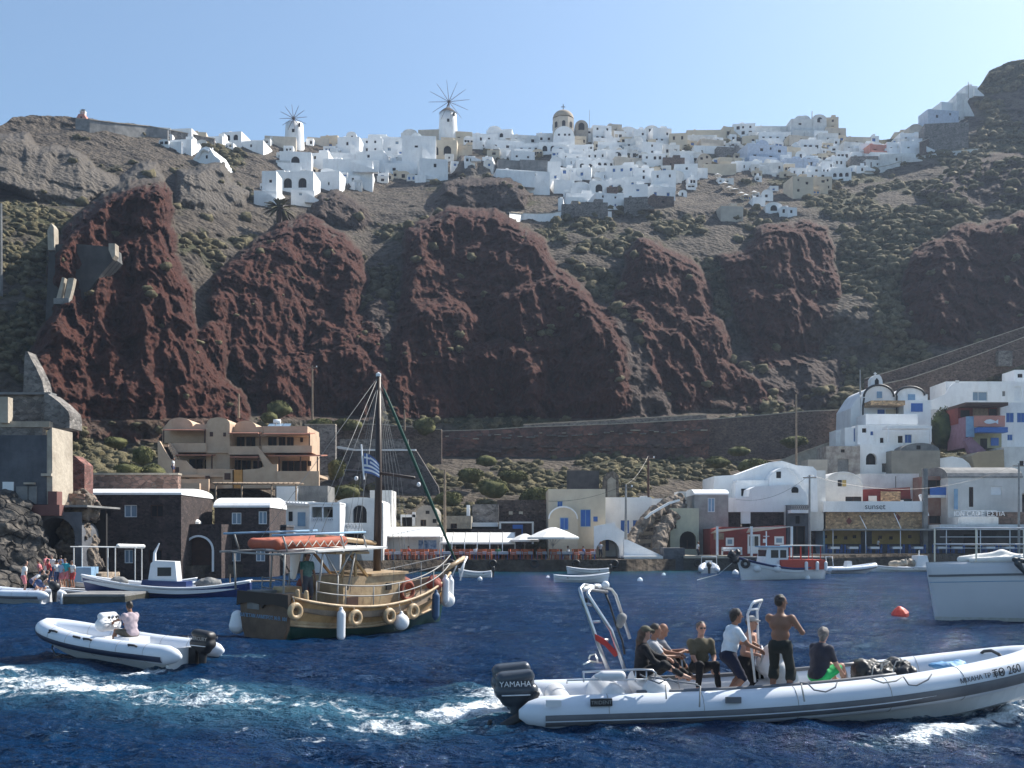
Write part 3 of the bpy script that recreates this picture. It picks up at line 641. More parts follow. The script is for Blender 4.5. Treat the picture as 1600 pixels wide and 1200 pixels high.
# x0 x1 ytop ybase kind colour windowcode count
VIL = """397 432 298 322 flat W k 0|409 432 267 320 flat W k 1|432 490 268 300 flat W a 2|455 491 297 318 flat W p 1|490 531 268 296 flat W k 1|437 486 237 264 flat W a 1
470 514 239 262 flat W k 1|505 582 249 270 flat W k 0|512 562 239 251 flat W a 1|556 600 236 262 flat W k 1|527 562 214 248 flat W k 1|560 598 216 242 flat W k 2
541 557 206 218 vx W k 1|575 604 210 232 flat W k 1|596 630 214 242 flat W p 2|598 630 242 256 flat W a 2|590 640 255 272 flat W k 1|628 681 212 268 flat W k 1|629 652 202 216 vx A k 1
664 714 219 248 flat C a 2|714 738 227 242 flat C k 1|653 712 202 222 flat T k 0|690 738 205 224 flat C k 1|655 700 248 282 flat W k 1
240 266 199 210 flat A k 1|262 300 201 214 flat W k 1|298 322 206 216 flat C k 0|264 300 218 232 flat W k 1|322 348 213 225 flat W k 1|346 378 206 222 flat W a 2|372 412 220 234 flat W k 1|414 462 213 224 flat T k 0|480 514 215 226 flat T k 0|500 528 212 222 flat C k 0
738 778 209 224 flat W k 2|762 783 197 212 vx W k 1|776 800 202 218 flat W a 2|760 806 219 236 flat W k 2|798 842 211 226 flat A k 3|806 846 224 241 flat W k 3|838 866 208 224 flat W k 2|843 888 212 222 flat C k 0|842 886 222 240 flat W a 3
776 800 232 246 vx W k 1|798 836 236 252 flat W k 2|862 890 226 242 vx W a 1|888 920 226 242 flat W k 2|884 908 213 227 flat W k 2|895 915 202 220 vx W k 1|912 930 200 222 flat W k 1|926 956 196 224 flat W k 3|950 972 194 212 flat T k 1|968 996 198 216 vx W k 2
990 1010 202 226 flat W k 2|1005 1030 196 218 vx A k 1|1020 1050 200 228 flat W k 3|1046 1074 208 232 flat C k 2|934 978 222 234 flat W p 3|976 1004 216 236 flat A k 2|1003 1036 222 244 flat W k 1|1036 1062 226 244 flat A k 2
872 916 240 252 flat W k 2|914 948 236 250 flat W k 3|930 980 234 248 flat W a 2|880 924 246 260 flat W k 2|900 932 250 268 flat W a 2|930 962 249 264 flat W a 3|960 1004 246 262 flat T k 0|1004 1040 240 262 flat W k 3|1036 1070 246 266 flat D k 2|1046 1088 236 254 flat A k 3
778 812 250 270 flat G k 0|812 856 250 272 flat G k 0|775 860 266 277 flat W k 2|856 876 252 288 flat W b 1|874 900 262 284 flat W b 2|888 924 262 280 flat W b 1|922 946 262 276 flat A k 1|948 996 258 282 flat W b 3|990 1022 262 284 flat W k 1|1018 1056 266 296 flat W k 2|1054 1090 256 280 flat W k 1|1056 1106 262 278 flat W k 2
865 898 281 302 flat W k 0|892 924 284 304 vx W b 1|922 950 282 304 flat W a 1|946 976 280 300 flat W b 2|974 1002 276 296 flat W b 1|884 934 302 318 flat W b 3|930 976 302 328 flat W b 2|948 966 292 304 flat D k 0|975 1012 288 318 flat W b 1|975 1012 308 330 flat S k 0|1010 1056 292 312 flat W b 2|1016 1054 306 322 flat D k 1
878 910 319 340 flat S k 0|908 950 316 338 flat S k 0|938 956 330 340 flat W k 0|872 880 310 336 flat W k 0
1073 1134 203 212 flat C k 0|1074 1120 211 222 flat A k 2|1094 1132 218 232 flat T k 2|1130 1148 198 216 flat C k 1|1145 1180 193 214 flat W k 3|1180 1230 197 208 flat A k 1|1084 1148 228 240 flat W k 0|1120 1166 230 246 flat S k 0|1078 1108 238 256 vx A k 2|1090 1112 240 262 vx T k 2|1055 1084 238 256 vx W k 1|1160 1190 212 226 flat C k 1
1186 1236 206 224 flat W k 4|1232 1270 212 224 flat T k 1|1166 1232 226 254 flat L k 4|1148 1190 252 266 flat W k 2|1124 1160 246 258 flat C k 0|1100 1150 256 272 flat C k 0|1188 1224 254 268 flat A k 3|1236 1292 186 212 flat A k 2|1242 1262 181 192 vx A k 0|1270 1292 179 192 vx A a 1|1290 1310 183 206 flat C k 1|1272 1294 204 218 flat W k 1|1250 1284 218 238 flat W k 3
1290 1322 200 218 flat T k 2|1278 1310 208 226 flat A k 1|1322 1362 214 232 flat T k 1|1230 1252 230 246 flat C k 1|1225 1262 248 262 flat L k 0|1255 1280 248 262 flat L k 1|1262 1286 260 272 flat W k 1|1284 1302 252 274 flat W k 3|1298 1330 262 282 flat W a 3|1300 1322 244 262 flat W k 2|1234 1262 262 276 flat W k 2|1238 1272 276 308 flat C k 2|1270 1300 276 300 flat C k 3|1258 1300 268 282 flat W k 2
1190 1208 296 312 vx W k 1|1196 1222 316 330 vx W a 1|1218 1232 322 334 vx W k 1|1230 1246 324 336 flat W k 1|1176 1196 308 322 flat W k 0|1126 1162 322 346 flat T k 0
1318 1350 222 240 flat A k 2|1345 1366 224 242 flat W k 1|1358 1392 226 244 flat P k 2|1330 1372 244 262 flat S k 1|1386 1410 222 240 flat W k 2|1406 1440 208 224 flat W k 2|1398 1420 206 214 flat C k 0|1408 1450 220 240 flat W k 2|1420 1444 194 212 vx T k 2|1444 1452 182 208 flat L k 0|1448 1500 172 206 flat L k 2|1470 1498 160 176 flat W k 0|1495 1512 146 184 flat A k 0|1508 1528 134 152 flat W k 0|1360 1400 238 254 flat W k 2|1376 1430 240 256 flat A k 1
1450 1470 200 212 flat W k 0|1352 1392 250 262 flat A k 1|1446 1512 192 236 flat S k 0|640 662 230 250 flat W k 1|566 592 250 268 flat W k 1"""
ITEMS = []
NW = ['one','two','three','four','five','six','seven','eight','nine','ten','eleven','twelve','thirteen','fourteen','fifteen','sixteen']
def SZ(w_): return 'cube' if w_ < 22 else 'house' if w_ < 38 else 'block'
def zone_of(x):
    for a, b, nme in ((0, 400, 'left of left windmill'), (400, 528, 'under left windmill'), (528, 650, 'between the windmills'), (650, 775, 'under right windmill'), (775, 860, 'left of domed church'), (860, 945, 'below domed church'), (945, 1075, 'right of domed church'), (1075, 1236, 'left of twin vaults'), (1236, 1330, 'below twin vaults'), (1330, 1700, 'on right ridge')):
        if a <= x < b: return nme
    return 'outside'
for ln in VIL.replace('\n', '|').split('|'):
    a = ln.split(); ITEMS.append([float(a[0]), float(a[1]), float(a[2]), float(a[3]), a[4], a[5], a[6], int(a[7])])
# smaller cubes that fill the gaps between the named rows
rf = random.Random(21)
def crest_fill(poly, n, wr, hr):
    k = 0; tries = 0; A = np.array(poly)
    while k < n and tries < 4000:
        tries += 1; x = rf.uniform(A[:,0].min(), A[:,0].max()); y = rf.uniform(A[:,1].min(), A[:,1].max())
        if poly_in(np.array([x]), np.array([y]), poly)[0] < 0: continue
        if 690 < x < 790 and y > 262: continue
        w_ = rf.uniform(*wr); h = rf.uniform(*hr)
        if any(abs((i[0]+i[1])/2-x) < 9 and abs(i[3]-y) < 5 for i in ITEMS): continue
        ITEMS.append([x-w_/2, x+w_/2, y-h, y, rf.choice(['flat','flat','flat','vx']), rf.choice('WWWWAAC'), rf.choice('kkkb'), rf.randint(1, 3)]); k += 1
crest_fill([(440,236),(520,232),(640,226),(640,275),(560,266),(440,262)], 16, (12, 22), (9, 14))
crest_fill([(780,226),(860,222),(1000,212),(1075,226),(1100,270),(1050,290),(870,290),(860,250),(780,244)], 44, (11, 22), (9, 15))
crest_fill([(1090,226),(1240,214),(1330,226),(1330,276),(1290,290),(1230,280),(1120,262)], 32, (11, 22), (8, 14))
crest_fill([(1330,236),(1400,224),(1440,212),(1440,236),(1380,252),(1330,262)], 12, (11, 20), (8, 13))
crest_fill([(400,284),(500,262),(640,268),(640,290),(500,300),(400,320)], 16, (12, 24), (8, 12)); crest_fill([(590,240),(740,240),(730,284),(600,284)], 12, (12, 22), (8, 13)); crest_fill([(240,212),(420,222),(430,236),(250,226)], 7, (10, 18), (6, 9)); crest_fill([(1150,270),(1240,276),(1300,300),(1230,318),(1170,300)], 7, (10, 16), (7, 10)); crest_fill([(650,210),(780,214),(800,250),(780,262),(700,262)], 9, (12, 20), (8, 13)); crest_fill([(1400,215),(1440,200),(1500,178),(1500,190),(1450,232)], 5, (10, 18), (8, 12))
crest_fill([(440,222),(790,218),(800,250),(760,286),(600,286),(430,300)], 34, (11, 22), (8, 13)); crest_fill([(1090,216),(1250,214),(1430,226),(1340,276),(1150,270)], 44, (10, 20), (8, 12)); crest_fill([(780,226),(1090,220),(1110,290),(1050,320),(880,320),(860,262)], 26, (10, 18), (8, 12))
crest_fill([(1100,268),(1150,288),(1190,312),(1180,320),(1130,290),(1095,276)], 4, (10, 14), (6, 9))
ITEMS.sort(key=lambda i: (round(i[3]/11), i[0]))
tiers = {}
for it in ITEMS: tiers.setdefault(zone_of((it[0]+it[1])/2), []).append(it)
for zn, lst in tiers.items():
    rows = {}
    for it in lst: rows.setdefault(round(it[3]/11), []).append(it)
    for ti, rk_ in enumerate(sorted(rows)):
        for oi, it in enumerate(sorted(rows[rk_], key=lambda q: q[0])):
            x0, x1, yt, yb, kd, cc, wc, nw = it; m_, cn = CW[cc]; D = min(ground((x0+x1)/2, yb), ground(x0, yb)+3, ground(x1, yb)+3)-.8
            ops = []; wn = x1-x0; big = wc == 'a'
            if nw:
                ww = min(wn/(nw+.6)*.62, 13) if big else rf.uniform(2.6, 5.4); hh = min((yb-yt)*.62, ww*1.2) if big else rf.uniform(3.4, 6.0)
                for q in range(nw):
                    cx = x0+wn*(q+.75+(0 if big else rf.uniform(-.15, .15)))/(nw+.5); rows2 = (yb-yt) > 20 and not big
                    yy = (yt+yb)/2+(yb-yt)*(rf.choice([-.2, .18]) if rows2 else .05) + (1.2 if kd == 'vx' else 0)
                    kc = 'k' if big else wc
                    if cx-ww/2 > x0+1 and cx+ww/2 < x1-1: ops.append((cx-ww/2, cx+ww/2, max(yy-hh/2, yt+2), min(yy+hh/2, yb-.5), kc, big))
                    if rows2 and rf.random() < .5: ops.append((cx-1.6, cx+1.6, yt+3.5, yt+7.5, 'k'))
            op2 = []
            for o in ops:
                if all(o[0] > p[1]+.5 or o[1] < p[0]-.5 or o[2] > p[3]+.5 or o[3] < p[2]-.5 for p in op2): op2.append(o)
            colw = 'blue' if wc == 'b' else 'arched' if big else 'dark'; nn = len(op2)
            shape = {'flat': 'flat-roofed', 'vx': 'round-gabled'}[kd]
            lab = f"{cn} {shape} {SZ(x1-x0)}, {NUM[min(nn,5)].format(colw) if nn else 'blank'}, {ORD[oi]} in tier {NW[ti]} {zn}"
            n_ = lab.split()
            root = house('village_house' if nn else 'village_wall_block', lab if len(n_) <= 18 else lab, 'house', x0, x1, yt, yb, D, rf.uniform(5, 8), kd, m_, op2,
                  rz=R(rf.uniform(-9, 12)), sink=5, group='houses of the crest village', rise=min((x1-x0)/2, (yb-yt)*.45), par=.5, dep=.35)
            s_ = D/FP; hw_ = wn*s_/2; ht = (yb-yt)*s_
            r_ = rf.random()
            if kd == 'flat' and r_ < .3: MB().box(-hw_*.6, -hw_*.6+.7, 2, 2.7, ht-.4, ht+1.0).build('chimney', m_, root)
            elif kd == 'flat' and r_ < .5: MB().box(hw_*.1, hw_*.75, 2.2, 4.4, ht-.5, ht+1.5).build('roof_hut', m_, root)
            elif kd == 'flat' and r_ < .62 and wn > 24: m = MB(); m.prism([(-hw_*.5,ht-.5),(hw_*.2,ht-.5)]+arc(-hw_*.15, ht-.4, hw_*.35, 0, math.pi, 8), 1, 6); m.build('roof_vault', m_, root)
            if rf.random() < .16 and kd == 'flat' and wn > 14: m = MB(); m.prism([(hw_*.2,0),(hw_+1.5,0),(hw_+1.5,.4),(hw_*.2+.3,ht*.7),(hw_*.2,ht*.7)], -1.1, -.05); m.build('outside_stair', m_, root)
            if nn and rf.random() < .35 and wn > 18:
                MB().box(-hw_-.3, hw_*.4, -1.6, -.02, -3, .15).box(-hw_-.3, hw_*.4, -1.6, -1.45, .15, 1.0).build('terrace', m_, root)
# ---- landmarks ----
def windmill(px, yb, yt, wpx, lab, cap, D, arms_r, cy):
    s = D/FP; r = wpx*s/2; h = (yb-yt)*s; t = thing('windmill', lab, 'windmill', (X(px, D), D, Z(yb, D)), R(8), 'windmills on the crest')
    MB().lathe([(r*1.08,-4),(r*1.05,0),(r*.98,h*.5),(r*.93,h),(0,h)], n=24).build('tower', white, t, True)
    if cap: MB().lathe([(r*1.0,h-.1),(r*.55,h+cap*s*.6),(r*.12,h+cap*s),(0,h+cap*s+.3)], n=24).build('cap', mat('thatch', (.12,.085,.06), .95, (.08,.06,.045), 4, .1, 8), t)
    zc = (yb-cy)*s; hub = Vector((0, -r-1.0, zc))
    m = MB(); m.tube([(0, 0, zc+.1), (0, -r-1.3, zc)], .18, 8); m.build('axle', brown, t)
    tips = []
    for k in range(12):
        a = math.pi*2*k/12+.12; e = hub+Vector((math.cos(a), -.1, math.sin(a)))*arms_r*s; tips.append(e)
        MB().tube([hub, e], [.09, .04], 5).build('sail_arm', brown, t)
    m = MB(); tp = hub+Vector((0,-1.2,0))
    for e in tips: m.tube([tp, e], .012, 3)
    m.build('stay_wires', brown, t)
    for (a, b, z) in ((-.5, .2, .35), (r*.5, r*.5+.5, .7)): MB().box(a, b, -r*1.02, -r*.8, h*z, h*z+.9).build('window', dark, t)
Dl = ground(460, 222)-3; windmill(460, 222, 194, 29, 'left white round windmill with bare spokes and flat top, low on the crest', 0, Dl, 21, 193)
Dr_ = ground(700, 206)-4; windmill(700, 206, 177, 28, 'right white round windmill with conical dark cap and long bare spokes', 9, Dr_, 32, 167)
def dome_church():
    D = ground(880, 212)-6; s = D/FP; t = thing('domed_church', 'large beige octagonal church with broad dome on the crest', 'church', (X(880, D), D, Z(212, D)))
    r = 17.5*s; h = 24*s; MB().lathe([(r,-4),(r,h),(r*.9,h),(r*.9,h+.3)], n=8, a0=R(22.5), a1=R(382.5)).build('walls', beige, t)
    MB().lathe([(r*.95*math.cos(a), h+.3+r*.78*math.sin(a)) for a in [math.pi/2*k/9 for k in range(10)]], n=24).build('dome', mat('dome render', (.42,.34,.25), .9, (.34,.28,.21), .5), t, True)
    m = MB().box(-.12,.12,-.1,.1,h+r*.78,h+r*.78+2.2).box(-.6,.6,-.08,.08,h+r*.78+1.3,h+r*.78+1.5); m.build('cross', greyc, t)
    for k in range(8):
        a = R(45*k-90); c = Vector((math.cos(a), math.sin(a), 0))*(r*.935)
        m = MB(); m.prism([(-.5,h*.35),(.5,h*.35)]+arc(0, h*.62, .5, 0, math.pi, 6), -.06, .06); q = m.build('window', dark, t); q.location = c; q.rotation_euler = (0, 0, a+R(90))
    D2 = D+1; t2 = thing('vaulted_chapel', 'grey beige round-gabled chapel beside the octagonal domed church', 'chapel', (X(908.5, D2), D2, Z(208, D2))); s = D2/FP; r = 10.5*s; h = 10*s
    m = MB(); m.prism([(-r,-4),(r,-4),(r,h)]+arc(0, h, r, 0, math.pi, 14)[1:], 0, 9); m.build('walls', mat('chapel render', (.38,.34,.29), .9), t2)
    m = MB(); m.prism([(-.9,h*.5),(.9,h*.5)]+arc(0, h+.3, .9, 0, math.pi, 8), -.08, .02); m.build('window', dark, t2)
    D3 = D-6; t3 = thing('white_chapel', 'white chapel gable with rounded top in front of the domed church', 'chapel', (X(881, D3), D3, Z(214, D3))); s = D3/FP; r = 17*s
    m = MB(); m.prism([(-r,-4),(r,-4),(r,2*s)]+arc(0, 1*s, r*.95, 0.05, math.pi-.05, 14), 0, 5); m.build('walls', white, t3)
    for x_ in (-.45, .1, .5): MB().box(x_*r-.3, x_*r+.3, -.06, .03, 2*s, 5*s).build('window', dark, t3)
dome_church()
def chapel_mound():
    D = ground(322, 256)-2; s = D/FP; t = thing('chapel', 'small whitewashed chapel like a rounded mound on the tan cliff', 'chapel', (X(320, D), D, Z(256, D)), R(-12))
    pts = [(-26,-8),(27,-8),(26,4),(16,12),(8,25),(2,27),(-6,25),(-16,14),(-25,3)]
    MB().prism([(a*s, b*s) for a, b in pts], 0, 8).build('walls', white, t)
    m = MB(); m.tube([(-12*s,-.2,10*s),(-6*s,-.25,20*s),(0,-.25,22*s),(8*s,-.2,18*s)], .35, 8); m.build('moulding', white, t)
    MB().box(2*s,5*s,-.08,.02,8*s,13*s).build('door', dark, t); MB().box(1.6*s,2.4*s,3,3.3,26*s,33*s).build('cross', white, t)
    D = ground(127, 188)-1; s = D/FP; t = thing('chapel', 'tiny pink chapel with arched bell gable on the left skyline', 'chapel', (X(127, D), D, Z(188, D)))
    m = MB(); m.prism([(-10*s,-3),(10*s,-3),(10*s,0),(4.5*s,9*s),(4.5*s,10*s),(-5*s,10*s),(-5*s,9*s),(-10*s,0)], 0, 3); m.build('gable', pinkp, t)
    m = MB(); m.box(-4*s,-2.6*s,.6,1.4,10*s,15*s).box(-.7*s,.7*s,.6,1.4,10*s,15*s).box(2.6*s,4*s,.6,1.4,10*s,15*s).box(-4.4*s,4.4*s,.5,1.5,15*s,16.5*s); m.build('belfry', white2, t)
    MB().box(-.15,.15,.9,1.1,16.5*s,20*s).box(-.5,.5,.9,1.1,18*s,18*s+.25).build('cross', greyc, t)
    MB().box(-1.5*s,1.5*s,-.06,.02,3*s,6*s).build('window', dark, t)
chapel_mound()
def wallrun(name, lab, cat, pts, hpx, m_, th=.6, D=None, sink=3):
    """a free-standing wall following pixels pts=[(px,ytop)...] with height hpx"""
    mb = MB(); ps = []
    for (px, yt) in pts:
        d = D(px, yt+hpx) if callable(D) else (D if D else ground(px, yt+hpx)-.8); ps.append((X(px, d), d, Z(yt, d), hpx*d/FP))
    o0 = Vector((ps[0][0], ps[0][1], ps[0][2]-ps[0][3])); t = thing(name, lab, cat, o0)
    for a, b in zip(ps[:-1], ps[1:]):
        v = [(a[0],a[1],a[2]-a[3]-sink),(b[0],b[1],b[2]-b[3]-sink),(b[0],b[1],b[2]),(a[0],a[1],a[2])]; v += [(x, y+th, z) for x, y, z in v]
        mb.add([Vector(q)-o0 for q in v], [(0,1,2,3),(7,6,5,4),(3,2,6,7),(0,3,7,4),(1,5,6,2)])
    mb.build('masonry', m_, t)
    cp = MB()
    for a, b in zip(ps[:-1], ps[1:]): cp.bar(Vector((a[0],a[1]+th/2,a[2]+.06))-o0, Vector((b[0],b[1]+th/2,b[2]+.06))-o0, th+.15, .14)
    cp.build('coping', MATS['pale render'], t); return t
wallrun('retaining_wall', 'long grey wall along the left skyline below the pink chapel', 'wall', [(118,185),(140,187),(180,192),(232,197),(262,203)], 16, greyc)
wallrun('retaining_wall', 'tan stone wall along the crest left of the left windmill', 'wall', [(264,203),(300,210),(335,217)], 12, stone_g)
wallrun('terrace_wall', 'white jagged parapet wall at the left foot of the white village', 'wall', [(796,331),(815,333),(840,334),(862,333),(876,330)], 9, white)
wallrun('retaining_wall', 'dark curved retaining wall at the start of the right-hand ridge', 'wall', [(1438,222),(1460,212),(1490,200),(1512,188)], 24, stone_b)
wallrun('path_wall', 'pale path edge descending left beneath the ridge houses', 'wall', [(1352,266),(1390,258),(1430,246),(1470,238),(1530,232)], 4, MATS['whitewash aged'])
# terraces with parasols beneath the village
def umbrella_top(px, py, rpx, lab, m_=None, grp='parasols on the village terraces', D=None):
    D = D or ground(px, py+6)-1.5; s = D/FP; t = thing('parasol', lab, 'parasol', (X(px, D), D, Z(py, D)-2.3), 0, grp); r = rpx*s
    MB().lathe([(r,2.2),(r*.99,2.26),(r*.5,2.55),(0,2.85)], n=8).build('canopy', m_ or canvas, t); MB().tube([(0,0,-.6),(0,0,2.8)], .04, 6).build('pole', galv, t)
for i, (a, b, r_) in enumerate([(1121,274,7),(1132,287,6),(1139,294,6),(1148,297,8),(1158,303,7),(1165,306,6),(1178,301,6),(1272,244,8)]):
    umbrella_top(a, b, r_, ['flat white parasol highest on the stepped terraces','white parasol second down the stepped terraces','white parasol third down the stepped terraces','wide white parasol midway down the stepped terraces','white parasol fifth down the stepped terraces','white parasol lowest on the stepped terraces','lone white parasol beside the small vaulted house','yellowish parasol below the twin-vaulted crest building'][i], yellow if i == 7 else None)
def pole_thing(px, yt, yb, D, lab, r=.06, m_=None, name='flagpole', cat='pole'):
    t = thing(name, lab, cat, (X(px, D), D, Z(yb, D))); MB().tube([(0,0,-1.5),(0,0,Z(yt, D)-Z(yb, D))], [r, r*.7], 6).build('pole', m_ or galv, t); return t
pole_thing(1269, 174, 190, ground(1269, 195)-1, 'stub chimney pole between the twin vaults on the crest', .25, white2, 'chimney')
pole_thing(1513, 128, 146, ground(1513, 150)-1, 'short mast on the highest house of the right-hand ridge', .15)
pole_thing(921, 172, 200, ground(921, 204)-1, 'thin flagpole right of the domed church', .08)
def palm():
    D = ground(437, 346)-3; s = D/FP; t = thing('palm_tree', 'bushy date palm standing below the two-arched white house', 'palm tree', (X(437, D), D, Z(346, D)))
    h = 20*s; MB().tube([(0,0,-2),(.1,0,h*.5),(0,0,h)], [.45,.38,.4], 8).build('trunk', brown, t)
    rp = random.Random(3); m = MB()
    for k in range(70):
        a = rp.uniform(0, 6.28); el = rp.uniform(-.5, 1.45); L_ = rp.uniform(22, 32)*s; p0 = Vector((0,0,h)); pts = []
        d = Vector((math.cos(a)*math.cos(el), math.sin(a)*math.cos(el), math.sin(el)))
        for q in range(6):
            f = q/5; pts.append(p0+d*L_*f+Vector((0,0,-L_*.42*f*f)))
        sd = d.cross(Vector((0,0,1))).normalized()
        for q in range(5):
            wq = .28*math.sin(math.pi*(q+.3)/5.6)+.04; wr = .28*math.sin(math.pi*(q+1.3)/5.6)+.02; up = Vector((0,0,.16))
            m.add([pts[q]-sd*wq-up*.6, pts[q]+up*0, pts[q+1], pts[q+1]-sd*wr-up*.6], [(0,1,2,3)]); m.add([pts[q], pts[q]+sd*wq-up*.6, pts[q+1]+sd*wr-up*.6, pts[q+1]], [(0,1,2,3)])
    m.build('fronds', leaf_mat('palm frond', (.09,.09,.045), (.17,.15,.08)), t)
palm()
# ---------------- people ----------------
skin_t = mat('tanned skin', (.30,.15,.095), .55, (.26,.125,.08), 3, spec=.3); skin_l = mat('fair skin', (.46,.27,.20), .55, (.40,.22,.16), 3, spec=.3); skin_d = mat('dark tan skin', (.25,.125,.08), .5, (.20,.10,.065), 3, spec=.3)
hair_b = mat('dark hair', (.018,.012,.009), .6, (.03,.02,.014), 20); hair_g = mat('grey hair', (.16,.15,.14), .7, (.09,.085,.08), 20); hair_n = mat('brown hair', (.05,.03,.018), .6, (.08,.05,.03), 20)
def cloth(n, c, c2=None): return mat('cloth '+n, c, .9, c2 or tuple(v*.8 for v in c), 4, .01, 12)
def ik(a, b, l1, l2, pole):
    a = Vector(a); b = Vector(b); d = b-a; L = min(d.length, (l1+l2)*.995); d.normalize(); c = (l1*l1+L*L-l2*l2)/(2*L); h = math.sqrt(max(l1*l1-c*c, 0)); p = Vector(pole); p = p-d*p.dot(d)
    if p.length < 1e-4: p = Vector((0,0,1))
    p.normalize(); return a+d*c+p*h, a+d*L
def person(lab, loc, rz, pose='stand', lean=5, hands=None, feet=None, skin=None, shirt=None, sleeve=.55, pants=None, plen=.5, hair=hair_b, hairstyle='short', cap=None, glasses=False, turn=0, tilt=0, near=True, hz=None, H_=1.75, group=None, heavy=1.0, parent=None, shirt_hem=.02):
    t = thing('person', lab, 'person', loc, rz, group); S = H_/1.75; skin = skin or skin_t
    hz = hz if hz is not None else (.93 if pose == 'stand' else .10); W = heavy
    P0 = Vector((0,0,hz)); ln = R(lean); u = Vector((math.sin(ln), 0, math.cos(ln))); f = Vector((math.cos(ln), 0, -math.sin(ln)))
    V3 = lambda v: tuple(Vector(v)*S)
    belly = P0+u*.17; chest = P0+u*.34; nb = P0+u*.50; sh = [P0+u*.455+Vector((0,s*.185,0)) for s in (1,-1)]
    hd = nb+u*.10+Vector((.025,0,.09)); tr = R(turn); ff = Vector((math.cos(tr)*math.cos(R(tilt)), math.sin(tr)*math.cos(R(tilt)), -math.sin(R(tilt)))); hs = Vector((-math.sin(tr), math.cos(tr), 0)); hu = ff.cross(hs)
    hp = [P0+Vector((0,s*.095,-.02)) for s in (1,-1)]
    hands = hands or [(.12,.28,hz-.12),(.12,-.28,hz-.12)]
    feet = feet or ([(.02,.12,.0),(-.02,-.12,.0)] if pose == 'stand' else [(.55,.14,hz-.45),(.55,-.14,hz-.45)])
    arms = []; legs = []
    for i, s in ((0,1),(1,-1)):
        e, h = ik(sh[i], hands[i], .29, .25, (-.5, s*.6, -.6)); arms.append((sh[i], e, h))
        kn, an = ik(hp[i], Vector(feet[i])+Vector((0,0,.08)), .43, .42, (1, s*.12, .25)); legs.append((hp[i], kn, an))
    def c(a, b, ra, rb, k=None):
        q = ['c', V3(a), V3(b), ra*S, rb*S]
        if k: q.append(k)
        return tuple(q)
    tor = [c(P0+Vector((0,.05,0)), P0-Vector((0,.05,0)), .115*W, .115*W), c(belly+Vector((0,.045,0)), belly-Vector((0,.045,0)), .105*W, .105*W), c(chest+Vector((0,.07,0)), chest-Vector((0,.07,0)), .112*W, .112*W), c(sh[0]-u*.03, sh[1]-u*.03, .062, .062), c(P0+u*.05, P0+u*.42, .11*W, .11*W)]
    body = list(tor)
    body += [c(nb-u*.03, nb+u*.08, .058, .052), ('e', V3(hd+hu*.02), (.092*S,.076*S,.108*S), Matrix((ff, hs, hu)).transposed()), c(hd+ff*.02-hu*.05, hd+ff*.045-hu*.085, .056, .036)]
    for i in (0, 1):
        a, e, h = arms[i]; body += [c(a, e, .052*W, .040, .03), c(e, h, .040, .026, .02)]
        a, k_, n_ = legs[i]; body += [c(a, k_, .085*W, .056, .03), c(k_, k_.lerp(n_, .35), .054, .055, .02), c(k_.lerp(n_, .35), n_, .055, .036, .02), c(n_, n_+Vector((.13,0,-.045)), .036, .030, .02), c(n_, n_+Vector((-.05,0,-.045)), .034, .030, .02)]
        if near:
            d = (h-e).normalized(); sd = Vector((0, 1 if i == 0 else -1, 0)); sd = (sd-d*sd.dot(d)).normalized(); nn = d.cross(sd)
            if nn.z > 0: nn = -nn
            pc = h+d*.05; body += [c(h, pc, .026, .024, .012), c(pc+sd*.022, pc-sd*.022, .02, .02, .012)]
            for q in range(4):
                b0 = h+d*.075+sd*(.027-.018*q); L_ = (.038,.044,.041,.032)[q]; cu = .5+.1*q; d2 = (d*math.cos(cu)+nn*math.sin(cu)); d3 = (d*math.cos(cu*2.2)+nn*math.sin(cu*2.2)); m1 = b0+d2*L_; body += [c(b0, m1, .0095, .009, .004), c(m1, m1+d3*L_*.9, .009, .008, .004)]
            b0 = h+d*.03+nn*.012+f*.012; body += [c(b0, b0+(d+nn*.9).normalized()*.055, .012, .010, .006)]
        else: body.append(c(h, h+(h-e).normalized()*.09, .032, .022, .01))
    if near:
        body += [c(hd+ff*.085+hu*.02, hd+ff*.108-hu*.012, .010, .014, .01), c(hd+ff*.07-hs*.028+hu*.04, hd+ff*.07+hs*.028+hu*.04, .016, .016, .01), c(hd+ff*.08-hs*.014-hu*.045, hd+ff*.08+hs*.014-hu*.045, .011, .011, .008)]
        for s in (1,-1): body += [c(hd+hs*s*.078+hu*.025, hd+hs*s*.082-hu*.012, .013, .011, .008)]
    rs = .0095 if near else .026
    o = sdf_mesh('body', body, skin, t, rs, .03*S)
    if near and not glasses:
        m = MB()
        for s in (1,-1): m.lathe([(0,-.009),(.009,0),(0,.009)], tuple(Vector(V3(hd+ff*.088+hs*s*.03+hu*.018))), 8)
        m.build('eyes', dark, t)
    g = .014
    def infl(pr_, gg): return [tuple([p[0], p[1], p[2], p[3]+gg, p[4]+gg]+list(p[5:])) if p[0] == 'c' else (p[0], p[1], tuple(r+gg for r in p[2]))+tuple(p[3:]) for p in pr_]
    if shirt:
        pp = infl(tor, g)
        for i in (0, 1): a, e, h = arms[i]; pp += ([c(a, a.lerp(e, min(sleeve, 1)), .066*W, .058, .02)] + ([c(e, e.lerp(h, sleeve-1), .055, .046, .02)] if sleeve > 1 else []))
        cl = [(V3(P0-u*(shirt_hem if pose == 'stand' else .1)), tuple(-u))]
        sdf_mesh('shirt', pp, shirt, t, max(rs*1.3, .013), .03, clips=cl, noise=(.011, .075, 2) if near else None)
